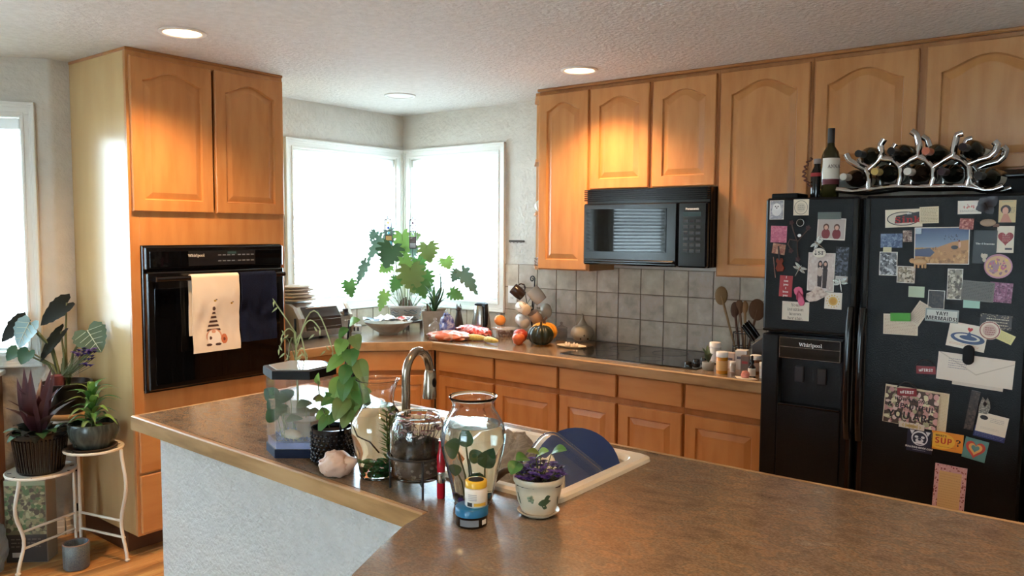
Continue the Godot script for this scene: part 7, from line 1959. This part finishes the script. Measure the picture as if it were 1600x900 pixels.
	for q in [[-0.02, 0.03, 0.045], [0.034, 0.035, 0.042], [-0.034, -0.012, 0.036], [0.022, -0.03, 0.034]]:
		var mb := MB.new()
		leaf_into(mb, Vector3.ZERO, Vector3(q[0], q[1], 0.008), q[2], 1, 0.1, Vector3(0, 0, 1), 7, 0.05)
		part(bf, "wing", mb, mat(c8(48, 46, 52), 0.4))
	part(bf, "body", MB.new().tube([Vector3(-0.006, 0.012, 0.006), Vector3(0.008, -0.016, 0.006)], [0.003, 0.002], 6), M.iron)
	card("retro_lady_card", "vintage card of a dark-haired woman", group, 1574, 330, 27, 35, 0, pic(27, 35, "lady", c8(206, 180, 128)))
	card("red_seal", "small ornate red seal magnet", group, 1511, 350, 22, 17, -2, pic(22, 17, "mottle", c8(150, 58, 48), c8(196, 120, 104), c8(128, 40, 36), 9), 2, 0.004)
	var bd := shape_magnet("bird_magnet", "small brown and white bird magnet under the butterfly", 1542, 348, 1)
	part(bd, "body", MB.new().ball(Vector3(0.004, 0, 0.004), Vector3(0.026, 0.014, 0.005), 14, 8), mat(c8(176, 150, 126), 0.5))
	part(bd, "tail", MB.new().box(Vector3(0.03, -0.01, 0.003), Vector3(0.02, 0.012, 0.004), 0.001), mat(c8(120, 84, 66), 0.5))
	part(bd, "beak", MB.new().tube([Vector3(-0.02, 0.004, 0.004), Vector3(-0.034, 0.008, 0.004)], [0.004, 0.001], 6), M.iron)
	card("beach_postcard", "large postcard of a person on a sandy beach", group, 1471, 384, 86, 58, 1, pic(86, 58, "beach", c8(70, 84, 120), c8(150, 168, 190), c8(190, 140, 86)))
	card("blue_card", "blue cloudy card at the left edge of the door", group, 1393, 376, 34, 22, 1, pic(34, 22, "mottle", c8(92, 108, 140), c8(70, 86, 120), c8(130, 146, 172), 3))
	card("brown_stamp", "small brown stamp magnet beside the blue card", group, 1418, 369, 14, 18, 3, pic(14, 18, "mottle", c8(150, 122, 106), c8(90, 62, 56), c8(190, 168, 150), 4))
	card("tape_note", "tiny yellow-white slip under the blue card", group, 1387, 390, 13, 8, 0, pic(13, 8, "note", c8(214, 206, 170), c8(196, 186, 150)), 2)
	card("silver_photo", "silvery tree photograph at the left edge of the door", group, 1388, 412, 28, 37, 0, pic(28, 37, "photo", c8(140, 142, 146), c8(70, 72, 78), c8(200, 202, 206), 7))
	card("house_tile", "small tile picture of a house on a hill", group, 1416, 429, 28, 26, -1, pic(28, 26, "photo", c8(190, 172, 146), c8(96, 84, 66), c8(206, 196, 178), 11), 0, 0.005)
	var be := shape_magnet("bear_magnet", "cream bear magnet at the corner of the beach postcard", 1438, 410, 2)
	var bm := MB.new()
	bm.ball(Vector3(0, 0.002, 0.006), Vector3(0.026, 0.013, 0.007), 14, 8); bm.ball(Vector3(-0.026, 0.006, 0.006), Vector3(0.011, 0.01, 0.007), 12, 8)
	for q in [-0.016, -0.004, 0.01, 0.02]: bm.box(Vector3(q, -0.014, 0.006), Vector3(0.007, 0.016, 0.008), 0.002)
	part(be, "body", bm, mat(c8(214, 176, 132), 0.5))
	card("button_magnet", "pale round-cornered button at the top corner of the beach postcard", group, 1436, 361, 9, 9, 0, pic(9, 9, "badge", c8(176, 190, 200), c8(206, 212, 216)), 3, 0.004)
	var sn := card("black_card", "black card with small white title and a white figure", group, 1539, 386, 37, 52, -1, (func() -> Image:
		var b := board(148, 208, c8(18, 18, 20))
		oval(b, 74, 156, 22, 20, c8(214, 200, 180)); oval(b, 70, 140, 9, 7, c8(24, 24, 26)); oval(b, 86, 140, 9, 7, c8(24, 24, 26)); oval(b, 76, 182, 12, 16, c8(206, 196, 176))
		return b
		).call())
	words(sn, ["The 4 Seasons"], 0.0062, M.ink_white, 0.02, 0.012, "Droid Serif", true)
	card("heart_card", "white card with a tilted dark red heart", group, 1571, 374, 27, 42, 0, (func() -> Image:
		var b := board(108, 168, c8(228, 212, 190))
		poly_fill(b, heart(56, 76, 46), c8(150, 34, 38)); lines(b, Rect2i(34, 48, 50, 50), 11, c8(214, 160, 150)); im_bar(b, Rect2i(54, 138, 44, 12))
		return b
		).call())
	var pb := card("pink_badge", "round pink souvenir badge with a skull-like drawing", group, 1560, 416, 43, 36, 0, (func() -> Image:
		var b := board(172, 144, c8(190, 130, 150))
		oval(b, 86, 72, 78, 62, c8(214, 170, 130)); oval(b, 60, 74, 36, 38, c8(170, 130, 140)); dots(b, 40, Rect2(30, 30, 110, 90), 7, [c8(226, 190, 96), c8(200, 110, 130), c8(150, 110, 120)], 3)
		return b
		).call(), 2)
	var el := MB.new()
	el.xf = Transform3D(Basis(Vector3(1, 0, 0), PI / 2), Vector3.ZERO)
	el.lathe([Vector2(0, 0), Vector2(0.043, 0), Vector2(0.045, 0.002), Vector2(0, 0.0035)], 30)
	for i in el.uv.size(): el.uv[i] = Vector2(0.5 + el.v[i].x / 0.09, 0.5 - el.v[i].y / 0.09)
	pb.mesh = el.mesh()
	card("green_note", "blank pale green note with a cut corner", group, 1432, 456, 25, 17, 0, pic(25, 17, "note", c8(190, 206, 176), c8(186, 202, 172)))
	card("dark_photo", "white-bordered photo of a dark group", group, 1463, 468, 26, 29, -1, pic(26, 29, "photo", c8(40, 34, 34), c8(66, 52, 50), c8(26, 22, 24), 2))
	card("misty_photo", "tall misty street photograph", group, 1492, 444, 24, 48, 0, pic(24, 48, "photo", c8(150, 140, 122), c8(90, 82, 72), c8(206, 196, 176), 9))
	card("grey_quote_sign", "grey slab magnet with four lines of dark lettering", group, 1528, 455, 51, 31, -3, pic(51, 31, "note", c8(104, 98, 88), c8(48, 44, 42)), 1, 0.004)
	card("purple_picture", "mauve and purple picture card", group, 1564, 457, 36, 31, -3, pic(36, 31, "mottle", c8(140, 76, 110), c8(176, 116, 146), c8(106, 52, 84), 10), 2)
	card("mint_note", "blank mint sticky note", group, 1518, 475, 26, 13, 0, pic(26, 13, "note", c8(166, 206, 190), c8(158, 198, 182)))
	# refrigerator door, middle
	card("recipe_papers", "cream handwritten papers held by a green clip", group, 1407, 507, 54, 32, 1, pic(54, 32, "note", c8(224, 208, 182), c8(190, 150, 130)))
	card("receipt", "tilted cream receipt tucked behind the green clip", group, 1436, 490, 22, 36, -30, pic(22, 36, "note", c8(220, 204, 180), c8(180, 150, 134)), -0)
	card("green_clip", "bright green magnetic clip", group, 1408, 495, 31, 13, 3, board(8, 8, c8(70, 160, 40)), 2, 0.012)
	var ym := card("slogan_sign", "white sign reading YAY! MERMAIDS! in a grey frame", group, 1472, 493, 52, 20, -2, (func() -> Image:
		var b := board(208, 80, c8(150, 160, 156))
		b.fill_rect(Rect2i(9, 8, 190, 64), c8(214, 216, 208))
		return b
		).call(), 1, 0.004)
	for q in [["YAY!", 0.008], ["MERMAiDS!", -0.011]]: lettering(ym, q[0], Vector3(0, q[1], 0.0042), 0.0145, M.ink, "Droid Sans", true, 0.95)
	card("drop_card", "white card with a blue water ripple and red heart", group, 1511, 526, 61, 39, -8, (func() -> Image:
		var b := board(244, 156, c8(234, 224, 208))
		oval(b, 128, 88, 108, 34, c8(52, 72, 112)); oval(b, 124, 84, 82, 22, c8(226, 220, 210)); oval(b, 132, 84, 56, 14, c8(52, 72, 112)); poly_fill(b, [[112, 86], [130, 48], [138, 48], [156, 86]], c8(52, 72, 112))
		poly_fill(b, heart(134, 32, 16), c8(190, 40, 46)); lines(b, Rect2i(20, 128, 190, 14), 8, c8(206, 130, 90))
		return b
		).call())
	card("ornate_sign", "dark brown sign with cream scrollwork", group, 1556, 503, 50, 23, -3, (func() -> Image:
		var b := board(200, 92, c8(46, 30, 26))
		dots(b, 30, Rect2(0, 0, 200, 18), 4, [c8(150, 130, 104)], 2); dots(b, 30, Rect2(0, 74, 200, 16), 4, [c8(150, 130, 104)], 3); lines(b, Rect2i(40, 26, 140, 40), 18, c8(206, 190, 160))
		return b
		).call())
	var rb := card("round_badge", "round white and maroon badge with an animal emblem", group, 1547, 516, 32, 28, 0, pic(32, 28, "badge", c8(232, 214, 196), c8(134, 50, 44)), 2)
	var e2 := MB.new()
	e2.xf = Transform3D(Basis(Vector3(1, 0, 0), PI / 2), Vector3.ZERO)
	e2.lathe([Vector2(0, 0), Vector2(0.033, 0), Vector2(0.0345, 0.002), Vector2(0, 0.0035)], 30)
	for i in e2.uv.size(): e2.uv[i] = Vector2(0.5 + e2.v[i].x / 0.074, 0.5 - e2.v[i].y / 0.074)
	rb.mesh = e2.mesh()
	card("yellow_note", "tilted pale yellow note beside the round maroon badge", group, 1571, 527, 28, 15, -24, pic(28, 15, "note", c8(222, 212, 140), c8(196, 186, 130)), 1)
	card("envelope", "large white envelope with a pencilled address", group, 1523, 578, 120, 44, -3, (func() -> Image:
		var b := board(480, 176, c8(228, 216, 200))
		poly_fill(b, [[0, 0], [250, 120], [255, 114], [16, 0]], c8(204, 190, 172)); poly_fill(b, [[250, 114], [478, 20], [478, 26], [252, 122]], c8(200, 186, 168)); lines(b, Rect2i(70, 34, 120, 60), 14, c8(150, 140, 146))
		return b
		).call(), 1)
	card("folded_letter", "folded white letter showing below the envelope", group, 1527, 601, 80, 10, -3, pic(80, 10, "note", c8(214, 202, 186), c8(206, 194, 178)))
	var ov := shape_magnet("oval_clip", "black oval clip magnet holding the envelope", 1514, 554, 3)
	var om := MB.new()
	om.xf = Transform3D(Basis(Vector3(1, 0, 0), PI / 2), Vector3.ZERO)
	var pts := PackedVector2Array()
	for k in 24: pts.append(Vector2(cos(TAU * k / 24) * 0.019, sin(TAU * k / 24) * 0.019 + (0.018 if sin(TAU * k / 24) > 0 else -0.018)))
	om.slab(pts, 0.0, 0.012, 0.002)
	part(ov, "clip", om, M.black_matte)
	for q in [["red_name_tag", "dark red tag with white lettering on a black spring clip", 1447, 578, 30, 12, 0], ["red_name_tag", "red tag with white lettering clipping the floral card", 1418, 612, 30, 12, 3]]:
		var rt := card(q[0], q[1], group, q[2], q[3], q[4], q[5], 3, board(8, 8, c8(134, 30, 36)), q[6], 0.006)
		lettering(rt, "uFIRST", Vector3(0, 0, 0.0062), 0.011, M.ink_white, "Droid Sans", true)
		part(rt, "spring_clip", MB.new().tube(arc(Vector3(-0.034, 0.018, 0.004), Vector3(0.034, 0.018, 0.004), 0.022), 0.003, 6), M.iron)
	var hb := card("floral_card", "floral card reading HOW STRONG & BEAUTIFUL YOU ARE", group, 1424, 637, 84, 56, -3, pic(84, 56, "floral", c8(74, 52, 42), c8(0, 0, 0), c8(0, 0, 0), 6), 2)
	var big := [["HOW STRONG", 0.030, 0.013], ["& BEAUTIFUL", 0.004, 0.019], ["YOU ARE", -0.033, 0.028]]
	for q in big: lettering(hb, q[0], Vector3(0, q[1], 0.002), q[2], M.ink, "Droid Sans", true)
	card("cream_papers", "stack of cream papers behind the floral card", group, 1430, 637, 100, 60, -3, pic(100, 60, "note", c8(216, 196, 160), c8(196, 170, 130)))
	card("rosette_tag", "pale paper tag with a gold rosette below the floral card", group, 1425, 665, 40, 9, -3, pic(40, 9, "sun", c8(214, 200, 180), c8(196, 170, 110), c8(180, 150, 90)), 3)
	var br := card("roofing_magnet", "navy roofing magnet with a white bulldog drawing", group, 1437, 689, 40, 35, -2, (func() -> Image:
		var b := board(160, 140, c8(20, 26, 50))
		oval(b, 80, 52, 52, 46, c8(226, 226, 226)); oval(b, 80, 54, 44, 38, c8(26, 32, 54)); oval(b, 60, 44, 12, 8, c8(220, 220, 220)); oval(b, 100, 44, 12, 8, c8(220, 220, 220)); oval(b, 80, 66, 26, 14, c8(214, 214, 214)); oval(b, 80, 60, 10, 7, c8(20, 26, 50)); oval(b, 80, 82, 34, 6, c8(226, 226, 226))
		for q in [30, 130]: poly_fill(b, [[q - 16, 6], [q + 16, 6], [q, 34]], c8(220, 220, 220))
		lines(b, Rect2i(40, 126, 80, 8), 8, c8(200, 200, 206))
		return b
		).call(), 1)
	lettering(br, "BULLDOG-ROOF.COM", Vector3(0, -0.026, 0.002), 0.0068, M.ink_white, "Droid Sans", true)
	var su := card("slogan_magnet", "orange rounded magnet reading WHAT'S SUP?", group, 1480, 690, 50, 29, -2, (func() -> Image:
		var b := board(200, 116, c8(226, 140, 40))
		oval(b, 60, 58, 90, 52, c8(232, 176, 56)); lines(b, Rect2i(30, 92, 130, 8), 8, c8(150, 80, 40))
		return b
		).call(), 1)
	lettering(su, "WHAT'S", Vector3(-0.022, 0.02, 0.002), 0.0075, M.ink, "Droid Sans", true)
	lettering(su, "SUP", Vector3(-0.012, 0.001, 0.002), 0.023, mat(c8(190, 60, 30), 0.5), "Droid Sans", true)
	lettering(su, "?", Vector3(0.038, 0.001, 0.002), 0.025, M.ink, "Droid Serif", true)
	card("heart_magnet", "teal square with nested red and orange hearts", group, 1524, 702, 37, 33, -9, pic(37, 33, "heart", c8(92, 140, 136), c8(196, 70, 56), c8(226, 170, 96)), 2)
	card("bark_strip", "narrow brown tree-bark strip", group, 1519, 641, 14, 62, -8, pic(14, 62, "mottle", c8(62, 48, 40), c8(84, 68, 56), c8(44, 34, 30), 3), 0, 0.004)
	var wf := shape_magnet("wolf_magnet", "grey wolf head magnet above the business cards", 1538, 633, 1)
	var wm := MB.new()
	wm.prism(PackedVector2Array([Vector2(-0.018, -0.03), Vector2(0.012, -0.032), Vector2(0.02, -0.01), Vector2(0.018, 0.012), Vector2(0.01, 0.03), Vector2(0.004, 0.018), Vector2(-0.006, 0.03), Vector2(-0.012, 0.01), Vector2(-0.016, -0.006)]), 0.0, 0.005, 0.001)
	part(wf, "head", wm, tri_mat(noise_tex(96, 0.08, 2, [[0, c8(60, 58, 54)], [0.6, c8(140, 134, 122)], [1, c8(190, 184, 170)]], 128), Vector3.ONE * 12, 0.5))
	part(wf, "muzzle", MB.new().ball(Vector3(0.003, 0.006, 0.006), Vector3(0.006, 0.008, 0.005), 8, 6), M.ink)
	card("blue_business_card", "dark blue business card behind the white one", group, 1546, 678, 50, 17, -8, pic(50, 17, "note", c8(30, 40, 96), c8(110, 116, 160)))
	card("business_card", "white business card with a black oval logo", group, 1550, 663, 48, 31, -8, (func() -> Image:
		var b := board(192, 124, c8(228, 216, 196))
		oval(b, 40, 30, 26, 14, c8(26, 26, 28)); lines(b, Rect2i(80, 26, 90, 30), 10, c8(170, 160, 150)); lines(b, Rect2i(30, 90, 120, 14), 8, c8(190, 180, 166))
		return b
		).call(), 1)
	card("notepad", "tall notepad with pink floral border low on the refrigerator door", group, 1483, 770, 50, 86, -2, (func() -> Image:
		var b := board(200, 344, c8(214, 170, 176))
		dots(b, 260, Rect2(0, 0, 200, 344), 5, [c8(128, 56, 56), c8(150, 84, 76), c8(226, 190, 190)], 5)
		b.fill_rect(Rect2i(30, 40, 140, 290), c8(220, 184, 130)); lines(b, Rect2i(36, 56, 130, 260), 16, c8(206, 168, 116))
		return b
		).call(), 0, 0.006)
func im_bar(b: Image, r: Rect2i) -> void: b.fill_rect(r, c8(60, 54, 56))

func _ready() -> void:
	var cam := Camera3D.new()
	cam.name = "camera"; add_child(cam)
	cam.transform = Transform3D(Basis(RT, UPV, -FW), P)
	cam.fov = rad_to_deg(2.0 * atan(450.0 / FOC)); cam.near = 0.05; cam.far = 200.0; cam.current = true
	var sky := ProceduralSkyMaterial.new()
	sky.sky_top_color = Color(0.75, 0.89, 1.0); sky.sky_horizon_color = Color(0.84, 0.95, 1.0)
	sky.ground_bottom_color = Color(0.77, 0.87, 0.92); sky.ground_horizon_color = Color(0.83, 0.94, 0.99)
	sky.sky_energy_multiplier = 1.0; sky.ground_energy_multiplier = 1.3
	var s := Sky.new()
	s.sky_material = sky
	var env := Environment.new()
	env.background_mode = Environment.BG_SKY; env.sky = s; env.background_energy_multiplier = 18.0
	env.tonemap_mode = Environment.TONE_MAPPER_LINEAR; env.tonemap_exposure = 1.53
	env.ambient_light_source = Environment.AMBIENT_SOURCE_DISABLED
	env.sdfgi_enabled = true; env.ssao_enabled = true; env.ssil_enabled = true
	var we := WorldEnvironment.new()
	we.name = "world"; we.environment = env; add_child(we)
	materials()
	room()
	cabinets()
	appliances()
	counter_things()
	peninsula_things()
	plants()
	wine_things()
	magnets()
